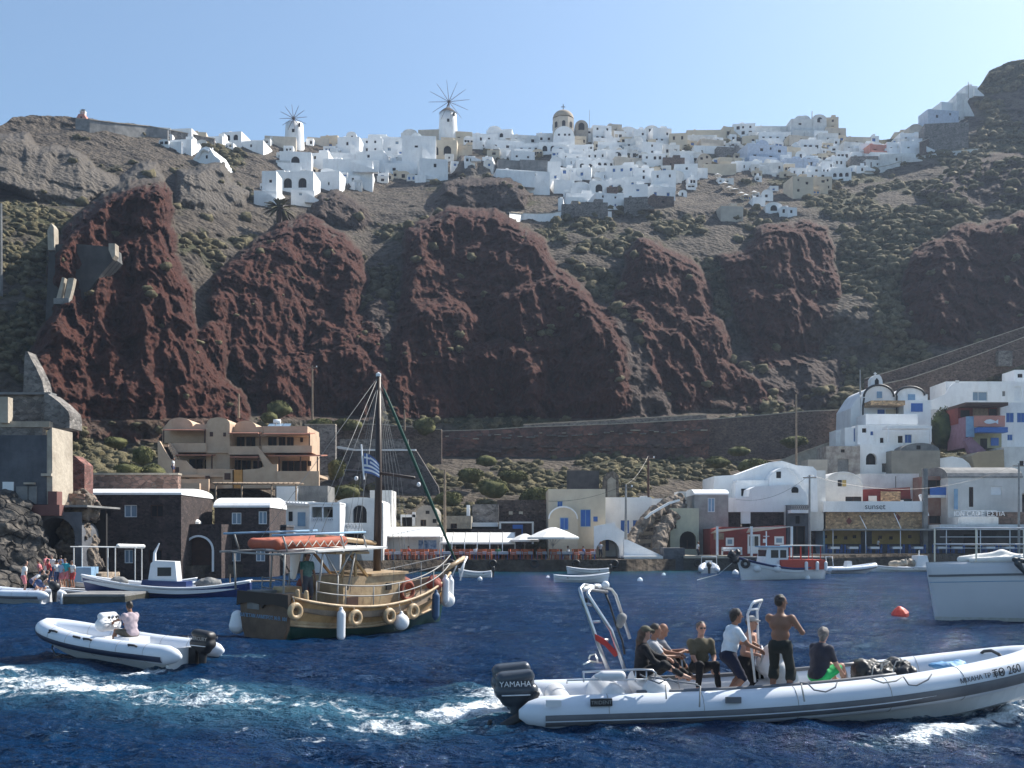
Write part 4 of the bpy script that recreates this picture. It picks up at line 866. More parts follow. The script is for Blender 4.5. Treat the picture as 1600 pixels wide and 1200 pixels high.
    if pants:
        pp = infl(tor[:1], g+.006)
        for i in (0, 1):
            a, k_, n_ = legs[i]
            if plen <= 1: pp.append(c(a, a.lerp(k_, plen), .10*W, .082 if plen < .9 else .07, .03))
            else: pp += [c(a, k_, .10*W, .07, .03), c(k_, k_.lerp(n_, plen-1), .068 if plen > 1.5 else .085, .048 if plen > 1.5 else .085, .02)]
        sdf_mesh('shorts' if plen <= 1 else 'trousers', pp, pants, t, max(rs*1.3, .013), .03, clips=[(V3(P0+u*.09), tuple(u) if pose == 'stand' else tuple((u*.6-f).normalized()))], noise=(.011, .08, 2) if near else None)
    M = Matrix((ff, hs, hu)).transposed()
    if hairstyle != 'bald':
        hp_ = [('e', V3(hd+hu*.032-ff*.012), (.098*S,.085*S,.108*S), M)]
        if hairstyle == 'long': hp_ += [c(hd-ff*.05+hu*.02, hd-ff*.085-u*.14, .085, .07), c(hd-ff*.085-u*.14, hd-ff*.11-u*.34, .07, .04)]
        if hairstyle == 'bushy': hp_ = [('e', V3(hd+hu*.035-ff*.018), (.105*S,.095*S,.112*S), M), c(hd-ff*.07, hd-ff*.06-hu*.07, .06, .045)]
        q = hd+ff*.038; cl = [(V3(hd+ff*.055+hu*.075), tuple((ff*.9-hu*.45).normalized()))] if hairstyle != 'bushy' else [(V3(hd+ff*.05+hu*.06), tuple((ff*.9-hu*.5).normalized()))]
        if hairstyle == 'short': cl.append((V3(hd-hu*.08), tuple(-hu)))
        sdf_mesh('hair', hp_, hair, t, max(rs, .011), .02, clips=cl, noise=(.016, .034, 3) if near else None)
    if cap:
        sdf_mesh('cap', [('e', V3(hd+hu*.045-ff*.004), (.108*S,.094*S,.10*S), M), c(hd+ff*.09+hu*.055, hd+ff*.15+hu*.045, .03, .02, .02)], cap, t, max(rs, .011), .02, clips=[(V3(hd+hu*.04), tuple(-hu))])
    if glasses:
        m = MB(); cc = Vector(V3(hd+ff*.093+hu*.018))
        for s in (1,-1): m.bar(cc+hs*s*.012*S, cc+hs*s*.052*S-ff*.008, .012, .032)
        m.bar(cc-hs*.055, cc+hs*.055, .008, .008); m.build('sunglasses', black, t)
    return t

# ---------------- harbour buildings ----------------
class K:
    """one thing described by pixel rectangles at a distance D (scaled to metres round its own base point)"""
    def __init__(s, name, lab, cat, cx, yb, D, rz=0, group=None, root=None):
        s.D = D; s.s = D/FP; s.cx = cx; s.yb = yb
        s.t = root or thing(name, lab, cat, (X(cx, D), D, Z(yb, D)), rz, group)
    def x(s, px): return (px-s.cx)*s.s
    def z(s, py): return (s.yb-py)*s.s
    def b(s, part, m, x0, x1, yt, yb, y0=0.0, y1=.1, parent=None):
        return MB().box(s.x(x0), s.x(x1), y0, y1, s.z(yb), s.z(yt)).build(part, m, parent or s.t)
    def bs(s, part, m, L_, y0=0.0, y1=.1, parent=None):
        mb = MB()
        for (x0, x1, yt, yb) in L_: mb.box(s.x(x0), s.x(x1), y0, y1, s.z(yb), s.z(yt))
        return mb.build(part, m, parent or s.t)
    def p(s, part, m, pts, y0=0.0, y1=.1, parent=None):
        q = [(s.x(a), s.z(b)) for a, b in pts]
        ar = sum(q[i][0]*q[(i+1) % len(q)][1]-q[(i+1) % len(q)][0]*q[i][1] for i in range(len(q)))
        return MB().prism(q if ar > 0 else q[::-1], y0, y1).build(part, m, parent or s.t)
    def tube(s, part, m, pts, r=.04, parent=None, n=6):   # pts (px,py,dy)
        return MB().tube([(s.x(a), c, s.z(b)) for a, b, c in pts], r, n).build(part, m, parent or s.t, True)
def text(part, st, m, loc, size, parent, rot=(R(90),0,0), ext=.01, align='CENTER'):
    cu = bpy.data.curves.new(part, 'FONT'); cu.body = st; cu.size = size; cu.extrude = ext; cu.align_x = align; cu.align_y = 'CENTER'
    o = bpy.data.objects.new(part, cu); C.objects.link(o); dg = bpy.context.evaluated_depsgraph_get()
    me = bpy.data.meshes.new_from_object(o.evaluated_get(dg)); C.objects.unlink(o); bpy.data.objects.remove(o)
    q = bpy.data.objects.new(part, me); me.materials.clear(); me.materials.append(m); C.objects.link(q); q.parent = parent; q.location = loc; q.rotation_euler = rot; return q
H = house
# far left: ruin of concrete above the cave
k = K('ruined_building', 'dark weathered concrete block with pale sunlit side on the far left quay', 'ruin', 36, 788, 68)
k.b('walls', darkc, -60, 73, 680, 788, 0, 3.6); k.p('side_wall', tanc, [(73,788),(73,674),(81,668),(82,788)], .02, 3.2)  # right side coloured paler than the front, sunlight put into its colour
k.b('gate', greyc, 26, 44, 760, 787, -.08, .0); k.b('gate', greyc, 45.5, 58, 760, 787, -.08, .0); k.b('board', whitep, 5, 22, 753, 773, -.1, .0); k.b('ledge', tanc, 66, 82, 740, 744, -.2, 0); k.b('drain', tanc, 40, 56, 754, 757, -.3, 0)
k = K('pallet', 'grey wooden pallet leaning beside the metal gate of the ruin', 'pallet', 14, 791, 67.4); 
for i in range(6): k.b('slat', wood, 2+i*3.7, 4.4+i*3.7, 772, 791, -.05, 0)
k.b('rail', wood, 2, 23, 775, 777.5, 0, .1); k.b('rail', wood, 2, 23, 786, 788, 0, .1)
k = K('ruined_building', 'upper grey concrete ruin with square pillar and shadowed bay on the far left', 'ruin', 36, 665, 73)
k.b('back_wall', stone_g, -60, 68, 612, 668, 1.5, 2.0); k.p('side_wall', stone_g, [(66,668),(66,612),(72,614),(90,628),(104,642),(106,650),(106,668)], .3, 2.4)
k.b('column', tanc, 6, 19, 622, 662, -.6, .1); k.b('parapet', tanc, -60, 80, 659, 668, -.3, .3); k.b('slab', greyc, -60, 67, 609, 612.5, 1.2, 2.2); k.b('end_wall', stone_g, -60, 68, 666, 681, -.2, .4)
k = K('retaining_wall', 'tapering concrete wall fin standing against the red crag on the far left', 'wall', 50, 612, 84)
k.p('fin', stone_g, [(36,616),(38,560),(40,549),(43,549),(48,560),(56,574),(66,596),(70,616)], 0, 1.5)
k = K('retaining_wall', 'grey weathered concrete wall with two end posts high in the left red crag', 'wall', 120, 470, ground(150,425)-2.6)
k.p('slab', mat('old board concrete', (.17,.165,.16), .9, (.10,.10,.10), .5, .05, 4, pattern='plank', pscale=.3), [(70,520),(77,382),(120,381),(176,386),(178,404),(158,428),(140,452),(124,480),(100,520)], 0, 3)
k.p('end_post', tanc, [(77,392),(76,362),(82,350),(86,356),(87,392)], -.4, 1); k.p('end_post', tanc, [(172,392),(172,382),(182,382),(182,400),(178,406)], -.5, .8)
k = K('concrete_slabs', 'two pale leaning concrete posts on a ledge of the left red crag', 'ruin', 100, 472, ground(100,474)-.6)
k.p('post', tanc, [(87,470),(97,433),(101,434),(95,466)], 0, .8); k.p('post', tanc, [(99,470),(106,434),(115,434),(113,446),(107,470)], .1, .9); k.b('footing', greyc, 84, 108, 466, 475, -.1, 3)
pole_thing(1, 318, 462, ground(1,462)-.4, 'tall plain grey post at the left edge of the picture', .35, greyc, 'post', 'post')
# cave and rock foot
k = K('sea_cave', 'dark arched sea cave under a red-brown parapet at the left quay', 'cave', 86, 890, 68)
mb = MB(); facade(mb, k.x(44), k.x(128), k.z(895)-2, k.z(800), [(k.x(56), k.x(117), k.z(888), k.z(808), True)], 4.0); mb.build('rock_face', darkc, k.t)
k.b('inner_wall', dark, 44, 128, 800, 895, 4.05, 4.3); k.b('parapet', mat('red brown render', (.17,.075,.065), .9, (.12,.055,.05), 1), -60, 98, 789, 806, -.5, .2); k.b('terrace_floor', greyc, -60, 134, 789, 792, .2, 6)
k.b('pier_block', pinkp if 0 else MATS['red brown render'], 78, 92, 768, 790, -.3, .5); k.tube('post', wood, [(57,845,-.6),(57,885,-.6)], .1)
def rock(name, lab, prims, m_, cat='rock', res=.16, loc=(0,0,0), kk=.6, amp=(.55,1.1,4)):
    t = sdf_mesh(name, prims, m_, None, res, kk, noise=amp); t.location = loc; tag(t, lab, cat); return t
rk1 = mat('black shore rock', (.03,.028,.027), .95, (.11,.095,.08), 1.6, .25, 3, pattern='rubble', pscale=.9, mortar=(.015,.014,.014)); rk2 = mat('tan shore rock', (.24,.19,.145), .95, (.09,.075,.065), 1.6, .25, 3)
def pr(px, py, D, r, r2=None): v = P(px, py, D); return ('e', tuple(v), (r, (r2 or r), r*.9))
rock('shore_rock', 'layered black and tan rock shelf at the far left edge', [pr(-10, 830, 67, 2.6), pr(15, 850, 67, 2.0), pr(35, 862, 67, 1.6), pr(0, 880, 66, 2.4), pr(40, 888, 66.5, 1.4), pr(20, 905, 65.5, 1.8), pr(-30, 905, 65, 2.5), pr(35, 832, 67.3, 1.2)], rk1, amp=(1.3, 1.0, 6))
rock('shore_rock', 'low black boulders beside the left landing steps', [pr(-5, 925, 60, 1.3), pr(15, 935, 60, .9), pr(-25, 935, 59, 1.5)], rk1, res=.12)
rock('rock_pillar', 'pale rugged rock pillar between the cave and the dark stone building', [pr(126, 800, 71, 1.1), pr(122, 830, 70.5, 1.1), pr(128, 860, 71, 1.1), pr(126, 888, 71, 1.3), pr(112, 880, 70, .8), pr(108, 855, 69.5, .6), pr(122, 785, 71.5, .9), pr(100, 795, 71, .8), pr(112, 905, 70, .9)], rk2, res=.08, kk=.25, amp=(.8, .6, 6))
k = K('stone_wall', 'red lava stone wall stub below the pale render on the left', 'wall', 119, 772, 73); k.p('masonry', stone_r, [(107,775),(107,711),(116,712),(132,726),(132,775)], 0, 1.5)
k = K('stone_wall', 'pinkish stone base wall beside the cave parapet', 'wall', 112, 800, 70.5); k.p('masonry', mat('pink stone', (.30,.18,.14), .95, (.2,.125,.10), 1, .08, 6, pattern='rubble', pscale=2, mortar=(.22,.17,.14)), [(92,800),(92,770),(130,772),(136,784),(136,806),(110,806)], 0, 2)
k = K('stone_wall', 'long pinkish stone terrace wall behind the white-roofed dark building', 'wall', 205, 765, 86); k.b('masonry', MATS['pink stone'], 132, 278, 741, 775, 0, .8); k.b('coping', tanc, 131, 279, 739, 742, -.08, .9)
k = K('landing', 'low concrete jetty with dark seaweed face at the left', 'jetty', 150, 948, 49.5)
k.b('deck', greyc, 97, 195, 928.5, 932, 0, 12); k.b('face', mat('wet concrete', (.07,.065,.05), .5, (.04,.04,.03), 1, .05, 5), 97, 195, 932, 955, .05, 12); k.b('ladder_post', whitep, 96.5, 98.5, 927, 947, -.12, 0)
k = K('landing_platform', 'pale stone landing platform where the swimmers stand', 'platform', 80, 930, 58)
k.b('deck', tanc, 8, 130, 925, 945, 0, 8); k.b('step', tanc, 18, 60, 912, 926, 3, 8); k.b('step', yellow if 0 else tanc, 22, 55, 902, 913, 5, 8)
k = K('stone_wall', 'sunlit tan rubble wall end beside the landing platform', 'wall', 138, 930, 63); k.b('masonry', mat('tan rubble', (.38,.30,.22), .95, (.26,.20,.15), 1, .1, 5, pattern='rubble', pscale=2, mortar=(.3,.25,.2)), 116, 158, 896, 935, 0, 3)
# dark stone warehouses
H('stone_warehouse', 'large dark stone building with white roof edge at the left quay', 'building', 130, 283, 762, 896, 77, 8, 'vy', stone_d,
  [(155,174,789,808,'k'),(194,214,789,808,'p'),(235,255,789,808,'k'),(160,172,859,872,'k'),(194,208,859,880,'p'),(232,253,859,878,'k')], white, rise=9, dep=.16)
H('stone_warehouse', 'low dark stone building with white-rimmed arched gateway', 'building', 283, 346, 819, 896, 79, 6, 'flat', stone_d, [(288,333,838,893,'d',1)], dep=.6)
k = K('arch_surround', 'white painted surround of the arched gateway', 'arch', 310.5, 893, 78.9)
ar = [(310.5+24*math.cos(math.pi*i/16), 860-24*math.sin(math.pi*i/16)) for i in range(17)]; ai = [(310.5+21*math.cos(math.pi*i/16), 860-21*math.sin(math.pi*i/16)) for i in range(17)]
for o in list(bpy.data.objects):
    if o.parent is None and o.get('label', '').startswith('low dark stone building'): hostA = o
mb = MB(); r0 = k.s; cxh = 314.5
o_ = [((a-cxh)*r0, 0, (896-b)*r0) for a, b in [(334.5,893)]+ar+[(286.5,893)]]; i_ = [((a-cxh)*r0, 0, (896-b)*r0) for a, b in [(331.5,893)]+ai+[(289.5,893)]]
for i in range(len(o_)-1):
    a, b, c, d = o_[i], o_[i+1], i_[i+1], i_[i]; v = [(x, -.1, z) for x, _, z in (a, b, c, d)]+[(x, .02, z) for x, _, z in (a, b, c, d)]
    mb.add(v, [(0,3,2,1),(0,1,5,4),(2,3,7,6)])
mb.build('arch_surround', whitep, hostA); bpy.data.objects.remove(k.t)
k = K('stone_wall', 'brown stone wall on the roof terrace behind the white parasol', 'wall', 298, 815, 84); k.b('masonry', stone_b, 281, 315, 775, 830, 0, 1)
def parasol(px, ytop, yb, wpx, D, lab, rise=.5, flat=0, grp=None):
    s = D/FP; r = wpx*s/2; zb = Z(yb, D); h = (yb-ytop)*s; t = thing('parasol', lab, 'parasol', (X(px, D), D, zb), R(22), grp)
    MB().lathe([(r*1.05,h-rise-.18),(r*1.06,h-rise),(r*.6,h-rise*.45),(r*.12,h),(0,h)], n=8).build('canopy', canvas, t)
    MB().tube([(0,0,-.3),(0,0,h)], .05, 8).build('pole', galv, t); m = MB()
    for i in range(8): a = math.pi*i/4; m.tube([(0,0,h-rise*1.9),(r*.55*math.cos(a), r*.55*math.sin(a), h-rise*.62)], .02, 4)
    m.build('ribs', galv, t); return t
parasol(298, 806, 838, 30, 81, 'small white parasol on the roof of the low dark building', .45)
H('stone_house', 'dark stone house with white barrel roof and pale blue windows by the schooner stern', 'house', 335, 421, 777, 896, 82, 6, 'vy', stone_d,
  [(362,377,801,819,'p'),(404,417,799,819,'p'),(361,376,860,877,'p'),(400,414,860,877,'p')], white, rise=14, dep=.12)
k = K('stone_wall', 'low dark stone annex right of the barrel-roofed stone house', 'wall', 434, 850, 86); k.b('masonry', stone_d, 420, 447, 822, 896, 0, 3); k.b('cap', darkc, 419, 448, 820, 823, -.1, 3.1)
# white house with balcony
k = K('white_house', 'white house with glazed balcony and streaky pergola shadows behind the schooner', 'house', 478, 845, 92)
k.b('walls', white, 428, 486, 783, 895, .9, 8); k.p('roof', white2, [(424,783),(432,780),(486,784),(530,786),(530,790),(424,790)], .3, 8)
mb = MB(); facade(mb, k.x(484), k.x(530), k.z(895), k.z(787), [(k.x(487), k.x(503), k.z(815), k.z(792), False), (k.x(505), k.x(520), k.z(815), k.z(792), False)], .3); mb.box(k.x(484), k.x(530), .3, .32, k.z(895), k.z(815)); mb.build('bay_front', white, k.t)
k.b('bay_side', white, 483, 484.5, 787, 895, .02, 3); k.b('bay_side', white, 529.5, 531, 787, 895, .02, 3); k.b('bay_back', white2, 486, 529, 790, 816, 2.5, 2.7); k.b('window', dark, 505, 519, 795, 813, 2.4, 2.48); k.b('roof', white, 483, 531, 785, 788, -.1, 3.2)
for x0 in (487, 505):
    mb = MB()
    for i in range(4): mb.lathe([(.26,0),(.32,0)], (0,0,0), 12); 
    q = MB().box(k.x(x0), k.x(x0+15), -.05, 0, k.z(809.5), k.z(808.5)).box(k.x(x0), k.x(x0+15), -.05, 0, k.z(815), k.z(814))
    for i in range(5): q.bar((k.x(x0+3*i), -.02, k.z(815)), (k.x(x0+3*i+3), -.02, k.z(809)), .06); q.bar((k.x(x0+3*i+3), -.025, k.z(815)), (k.x(x0+3*i), -.025, k.z(809)), .06)
    q.build('railing', whitep, k.t)
k.b('window', dark, 448, 454, 799, 814, .8, .88); k.b('window', lblue, 462, 474, 800, 822, .82, .88); k.tube('rafter', whitep, [(428,785,-1.2),(484,788,-1.2)], .07)
for i in range(12): k.tube('rafter', whitep, [(430+i*4.6,784+.2*i,-1.4),(430+i*4.6,784+.2*i,.9)], .05)
k.p('boat_cover', canvas, [(446,842),(446,826),(470,834),(488,842)], -2, -.6)
k = K('vaulted_house', 'weathered white vaulted house with dark arched door and criss-cross balcony', 'house', 562, 820, 96)
mb = MB(); facade(mb, k.x(530), k.x(598), k.z(895), k.z(786), [(k.x(551), k.x(573), k.z(817), k.z(789), True), (k.x(531), k.x(537), k.z(812), k.z(796), False), (k.x(533), k.x(568), k.z(852), k.z(834), False)], .5)
mb.prism([(k.x(530), k.z(786)), (k.x(598), k.z(786))]+[(k.x(562+36*math.cos(math.pi*i/10)), k.z(786-9*math.sin(math.pi*i/10))) for i in range(11)], 0, 6); mb.box(k.x(530), k.x(598), .5, 6, k.z(895), k.z(786)); mb.build('walls', white2, k.t)
k.b('window', dark, 552, 573, 790, 817, .4, .48); k.b('window', dark, 531, 537, 796, 812, .4, .48); k.b('doorway', dark, 533, 568, 834, 852, .4, .48); k.b('balcony', white2, 530, 570, 828, 833, -1.4, 0)
q = MB().box(k.x(530), k.x(570), -1.4, -1.34, k.z(818.5), k.z(817.5)).box(k.x(530), k.x(570), -1.4, -1.34, k.z(828), k.z(827))
for i in range(8): q.bar((k.x(530+5*i), -1.37, k.z(828)), (k.x(535+5*i), -1.37, k.z(818)), .05); q.bar((k.x(535+5*i), -1.36, k.z(828)), (k.x(530+5*i), -1.36, k.z(818)), .05)
q.build('railing', whitep, k.t)
H('ruined_house', 'roofless white ruin behind the vaulted house and the mast', 'ruin', 578, 612, 766, 826, 103, 4, 'none', white2, [(583,590,790,802,'k'),(597,604,785,812,'k')])
H('pitched_hut', 'small grey vaulted hut with dark attic hole right of the mast', 'hut', 650, 684, 790, 834, 106, 5, 'vx', mat('grey plaster', (.33,.30,.26), .9, (.24,.22,.2), 1, stain=(.16,.15,.14)), [(657,666,812,822,'k'),(676,682,811,817,'k'),(665,671,798,803,'k')], rise=14)
H('stone_hut', 'low weathered stone hut with square window near the bare mast pole', 'hut', 694, 736, 806, 838, 105, 5, 'flat', mat('lichen plaster', (.27,.24,.19), .95, (.18,.16,.13), 2, .08, 6), [(704,714,818,826,'k')])
k = K('lean_to', 'small white framed lean-to with dark opening above the restaurant awning', 'hut', 640, 822, 108); k.b('frame', whitep, 626, 652, 804, 808, 0, 2); k.b('post', whitep, 626, 628, 808, 822, 0, .2); k.b('post', whitep, 644, 649, 800, 822, 0, .3); k.b('back', dark, 628, 646, 808, 822, 1, 1.1)
# restaurants of the middle quay
k = K('restaurant', 'low white restaurant with curved canvas roof and blue poster behind the mast', 'restaurant', 632, 885, 101)
k.b('walls', white2, 576, 692, 838, 885, 0, 6); mb = MB(); n = 8; pts = [(-1.6+3.8*i/n, k.z(838)+(.95*math.sin(math.pi/2*i/n))) for i in range(n+1)]
mb.prismx(pts+[(2.2, k.z(838)-.0), (-1.55, k.z(838)-.1)], k.x(574), k.x(690)); mb.build('canvas_roof', canvas, k.t)
k.b('poster', mat('poster', (.05,.12,.25), .5, (.35,.45,.6), 3), 654, 682, 844, 858, -.08, -.01)
for a in (576, 604, 634, 664, 689): k.tube('awning_post', galv, [(a,838,-1.5),(a,880,-1.5)], .04)
k = K('restaurant', 'long restaurant with white ridged awning over orange chairs', 'restaurant', 748, 885, 104)
mb = MB(); x0, x1 = k.x(690), k.x(805); mb.add([(x0,-3.2,k.z(847)),(x1,-3.2,k.z(847)),(x1,0,k.z(832)),(x0,0,k.z(832))], [(0,1,2,3)]); mb.add([(x0,-3.2,k.z(850)),(x1,-3.2,k.z(850)),(x1,-3.2,k.z(847)),(x0,-3.2,k.z(847))], [(0,1,2,3)])
mb.add([(x0,-3.1,k.z(848.5)),(x1,-3.1,k.z(848.5)),(x1,0,k.z(833.5)),(x0,0,k.z(833.5))], [(3,2,1,0)]); mb.build('awning', canvas, k.t)
for i in range(7): k.tube('awning_rib', galv, [(690+19.1*i,847,-3.2),(690+19.1*i,831.6,0)], .04); k.tube('awning_post', whitep, [(690+19.1*i,847,-3.2),(690+19.1*i,885,-3.2)], .04)
k.b('back_wall', stone_d, 686, 815, 826, 885, 1, 5); k.b('doorway', dark, 700, 726, 855, 884, .9, .98); k.b('shelf', brown, 735, 770, 858, 880, .9, .98); k.b('doorway', dark, 776, 796, 853, 884, .9, .98)
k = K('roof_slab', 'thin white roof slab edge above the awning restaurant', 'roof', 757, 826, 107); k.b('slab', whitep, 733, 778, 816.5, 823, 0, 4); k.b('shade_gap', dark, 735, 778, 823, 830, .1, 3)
H('stone_house', 'grey rubble stone house behind the awning restaurant', 'house', 738, 779, 788, 832, 110, 5, 'flat', stone_g, [])
k = K('chimney', 'tall white chimney stack left of the rubble house', 'chimney', 731, 832, 109); k.b('stack', white, 729, 734, 789, 820, 0, .5)
H('stone_house', 'brown masonry building with flat top left of the cream blue-shuttered house', 'house', 777, 857, 781, 840, 112, 5, 'flat', stone_b, [])
k = K('gabled_hut', 'dark stone gabled hut with white quoins and blue double door', 'hut', 808, 845, 106)
k.p('walls', stone_d, [(780,850),(780,816),(792,812),(803,803),(815,803),(828,812),(834,816),(834,850)], 0, 4); k.b('quoin', white2, 780, 783, 816, 850, -.06, 0); k.b('quoin', white2, 831, 834, 816, 850, -.06, 0); k.b('lintel', white2, 780, 834, 815, 817.5, -.07, 0)
k.b('door', blue, 801, 817, 820, 839, -.06, 0); k.b('rock_finial', tanc, 795, 801, 799, 804, 0, .5); k.b('rock_finial', tanc, 811, 817, 799, 804, 0, .5)
parasol(864, 824, 877, 82, 98.2, 'very large white square parasol in front of the cream house', .95)
parasol(820, 834, 880, 46, 101, 'medium white parasol between the awning and the largest parasol', .6)
H('cream_house', 'cream cube house with three blue shuttered openings behind the large parasol', 'house', 857, 946, 764, 885, 105, 8, 'flat', cream, [(871,879,783,792,'b'),(907,923,796,823,'b'),(927,934,807,815,'b'),(882,902,855,880,'k',1)], rm=white, dep=.12)
H('dormer_house', 'small cream round-gabled house with blue window in front of the cream cube house', 'house', 857, 903, 791, 885, 103.5, 1.4, 'vx', cream, [(875,888,809,828,'b')], rise=20, dep=.1, trim=white)
k = K('stair_block', 'white stair block with open archway right of the cream house', 'stairs', 952, 875, 103)
mb = MB(); facade(mb, k.x(928), k.x(977), k.z(880), k.z(838), [(k.x(931), k.x(968), k.z(876), k.z(843), True)], 3.5); mb.prism([(k.x(928), k.z(838)), (k.x(977), k.z(838)), (k.x(977), k.z(832)), (k.x(961), k.z(822)), (k.x(961), k.z(816)), (k.x(928), k.z(822))], 0, .4); mb.box(k.x(928), k.x(977), 3.5, 3.6, k.z(880), k.z(838)); mb.build('walls', white, k.t)
k.b('door', blue, 951, 956, 844, 861, 3.2, 3.4); k.b('inner_wall', white2, 930, 975, 840, 878, 3.7, 3.9); 
for i in range(4): k.b('step', white2, 934, 975, 872+i*1.6, 880, -.4*i, 0)
H('white_house', 'white house with blue pipe and blue door above the stair block', 'house', 944, 1018, 777, 840, 109, 6, 'flat', white, [(970,983,813,833,'B'),(989,999,813,832,'B')], dep=.1)
k = K('white_house', 'small white raised parapet block with brown stone strip behind the pole', 'house', 985, 800, 112); k.b('walls', white, 947, 1014, 778, 810, 0, 3); k.b('stone_strip', stone_b, 959, 1000, 779, 785, -.06, 0); k.b('pier', white2, 1001, 1012, 775, 800, -.1, .8)
H('white_house', 'plain white wall block left of the rubble staircase', 'house', 1013, 1072, 779, 830, 114, 5, 'flat', white, [])
# rubble staircase
k = K('staircase', 'broad stone staircase with rough rubble parapets climbing to the right', 'stairs', 1015, 870, 104)
for i in range(14):
    f = i/13; k.b('step', stone_g if i % 2 else tanc, 988+34*f, 1032+30*f, 868-82*f, 880-60*f, .3+.5*i, .3+.5*i+.55)
t_ = k.t
def rub(pts, D0, D1, r, m_, nm):
    pm = []; L_ = len(pts)
    for i in range(L_-1):
        for q in range(3):
            f = q/3; px = pts[i][0]*(1-f)+pts[i+1][0]*f; py = pts[i][1]*(1-f)+pts[i+1][1]*f; D = D0+(D1-D0)*(i+f)/(L_-1); v = P(px, py, D)-t_.location
            pm.append(('e', tuple(v), (r*rnd.uniform(.8, 1.3), r, r*rnd.uniform(.8, 1.3))))
    return sdf_mesh(nm, pm, m_, t_, .11, .2, noise=(.35, .5, 4))
rub([(984,852),(990,838),(1002,822),(1016,808),(1032,794),(1052,784),(1070,778)], 103.6, 110, .65, rk2, 'parapet'); rub([(1028,866),(1030,846),(1036,826),(1046,812),(1056,800),(1064,790)], 103.4, 109, .7, rk2, 'parapet')
k.p('coping', white, [(1000,816),(1020,800),(1050,783),(1066,779),(1066,782),(1050,787),(1022,803),(1002,820)], 1.5, 2.2)
k = K('ramp_wall', 'white sloping ramp wall at the foot of the rubble staircase', 'wall', 1005, 878, 101.5); k.p('wall', white, [(975,885),(975,843),(980,843),(1034,868),(1034,885)], 0, .6)
k = K('quay_block', 'dark square quay block at the end of the ramp wall', 'quay', 1050, 885, 101); k.b('block', darkc, 1035, 1067, 856, 895, -1.2, 3)
k = K('quay_wall', 'dark lower quay wall with pale coping between ramp and red house', 'quay', 1150, 885, 100.5); k.b('wall', mat('wet quay', (.05,.045,.04), .7, (.03,.03,.028), 1, .1, 4), 1066, 1290, 872, 900, -1, 4); k.b('coping', tanc, 1066, 1150, 868, 872, -1.1, 4); k.b('coping', greyc, 1150, 1290, 870, 872, -1.05, 4)
k = K('quay_wall', 'black rocky quay foot under the white ramp wall', 'quay', 1000, 890, 99.5); k.b('wall', MATS['wet quay'], 972, 1036, 872, 900, 0, 3); k.b('coping', white2, 975, 1036, 869, 873, -.05, 3)
# right-centre houses
H('greenish_house', 'pale green house with shallow arched niche and dark vaulted doorway', 'house', 1047, 1092, 794, 880, 107, 6, 'flat', mat('pale green plaster', (.50,.50,.38), .9, (.42,.42,.33), 1, stain=(.3,.3,.24)), [(1062,1088,830,858,'k',1),(1051,1057,820,826,'k')], dep=.5)
H('grey_house', 'grey blotchy house with white barrel roof and tall blue shutters', 'house', 1085, 1138, 764, 880, 108, 6, 'vy', mat('blotchy plaster', (.36,.35,.33), .9, (.24,.23,.22), .6, .03, 5, stain=(.17,.16,.16)), [(1106,1117,778,800,'l')], white, rise=8, dep=.1)
H('cellar_wall', 'tiny pale block with blue canopy end at the top of the rubble staircase', 'house', 1060, 1076, 768, 795, 113, 3, 'flat', white2, [])
k = K('white_house', 'large white stepped house with sweeping roof parapet above the red house', 'house', 1190, 790, 116)
k.p('walls', white, [(1114,800),(1116,744),(1150,742),(1172,734),(1204,722),(1222,720),(1245,727),(1270,729),(1276,735),(1278,800)], 0, 7); k.b('roof_ledge', white, 1145, 1235, 752, 756, -2, 0); k.b('lower_block', white, 1143, 1262, 756, 800, -2, 0); k.b('window', dark, 1152, 1160, 765, 776, -2.06, -1.98); k.b('window', yellow, 1160, 1167, 766, 776, -2.05, -1.98)
k = K('vaulted_house', 'white round-gabled house with tall narrow window on the big white block', 'house', 1232, 760, 113.5)
r_ = [(1228+26*math.cos(math.pi*i/12), 754-24*math.sin(math.pi*i/12)) for i in range(13)]; k.p('walls', white, [(1254,775),(1202,775)]+r_[::-1], 0, 5); k.b('window', dark, 1213, 1220, 737, 747, -.06, 0); k.p('roof', white, [(1230,731),(1238,733),(1249,742),(1256,756),(1262,775),(1258,775),(1252,757),(1246,746),(1236,736)], -.1, 6)
k = K('white_house', 'white band house with fan-shaped window over dark stone panels', 'house', 1185, 825, 111)
k.p('walls', white, [(1136,800),(1136,778),(1170,777),(1172,764),(1180,760),(1248,757),(1260,770),(1262,800)], 0, 4); k.b('lower_wall', stone_d, 1125, 1158, 792, 826, .3, 4); k.b('lower_wall', stone_d, 1172, 1230, 790, 826, .3, 4); k.b('pilaster', white, 1158, 1173, 790, 818, .1, 4); k.b('buttress', white2, 1226, 1232, 790, 850, -.4, 4)
k.p('fan_window', dark, [(1237,770),(1247,770)]+[(1242+5.5*math.cos(math.pi*i/8), 766-5.5*math.sin(math.pi*i/8)) for i in range(9)], -.06, .02)
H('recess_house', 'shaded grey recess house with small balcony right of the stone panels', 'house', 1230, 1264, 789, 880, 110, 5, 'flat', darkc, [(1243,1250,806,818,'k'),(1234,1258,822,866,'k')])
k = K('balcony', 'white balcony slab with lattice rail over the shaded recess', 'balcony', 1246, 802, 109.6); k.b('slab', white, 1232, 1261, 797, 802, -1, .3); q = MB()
for i in range(9): q.bar((k.x(1232+3.3*i), -.95, k.z(797)), (k.x(1235.3+3.3*i), -.95, k.z(789)), .05); q.bar((k.x(1235.3+3.3*i), -.94, k.z(797)), (k.x(1232+3.3*i), -.94, k.z(789)), .05)
q.build('railing', galv, k.t)
k = K('red_house', 'low dark red quayside house with white door and shade sails', 'house', 1168, 867, 104)
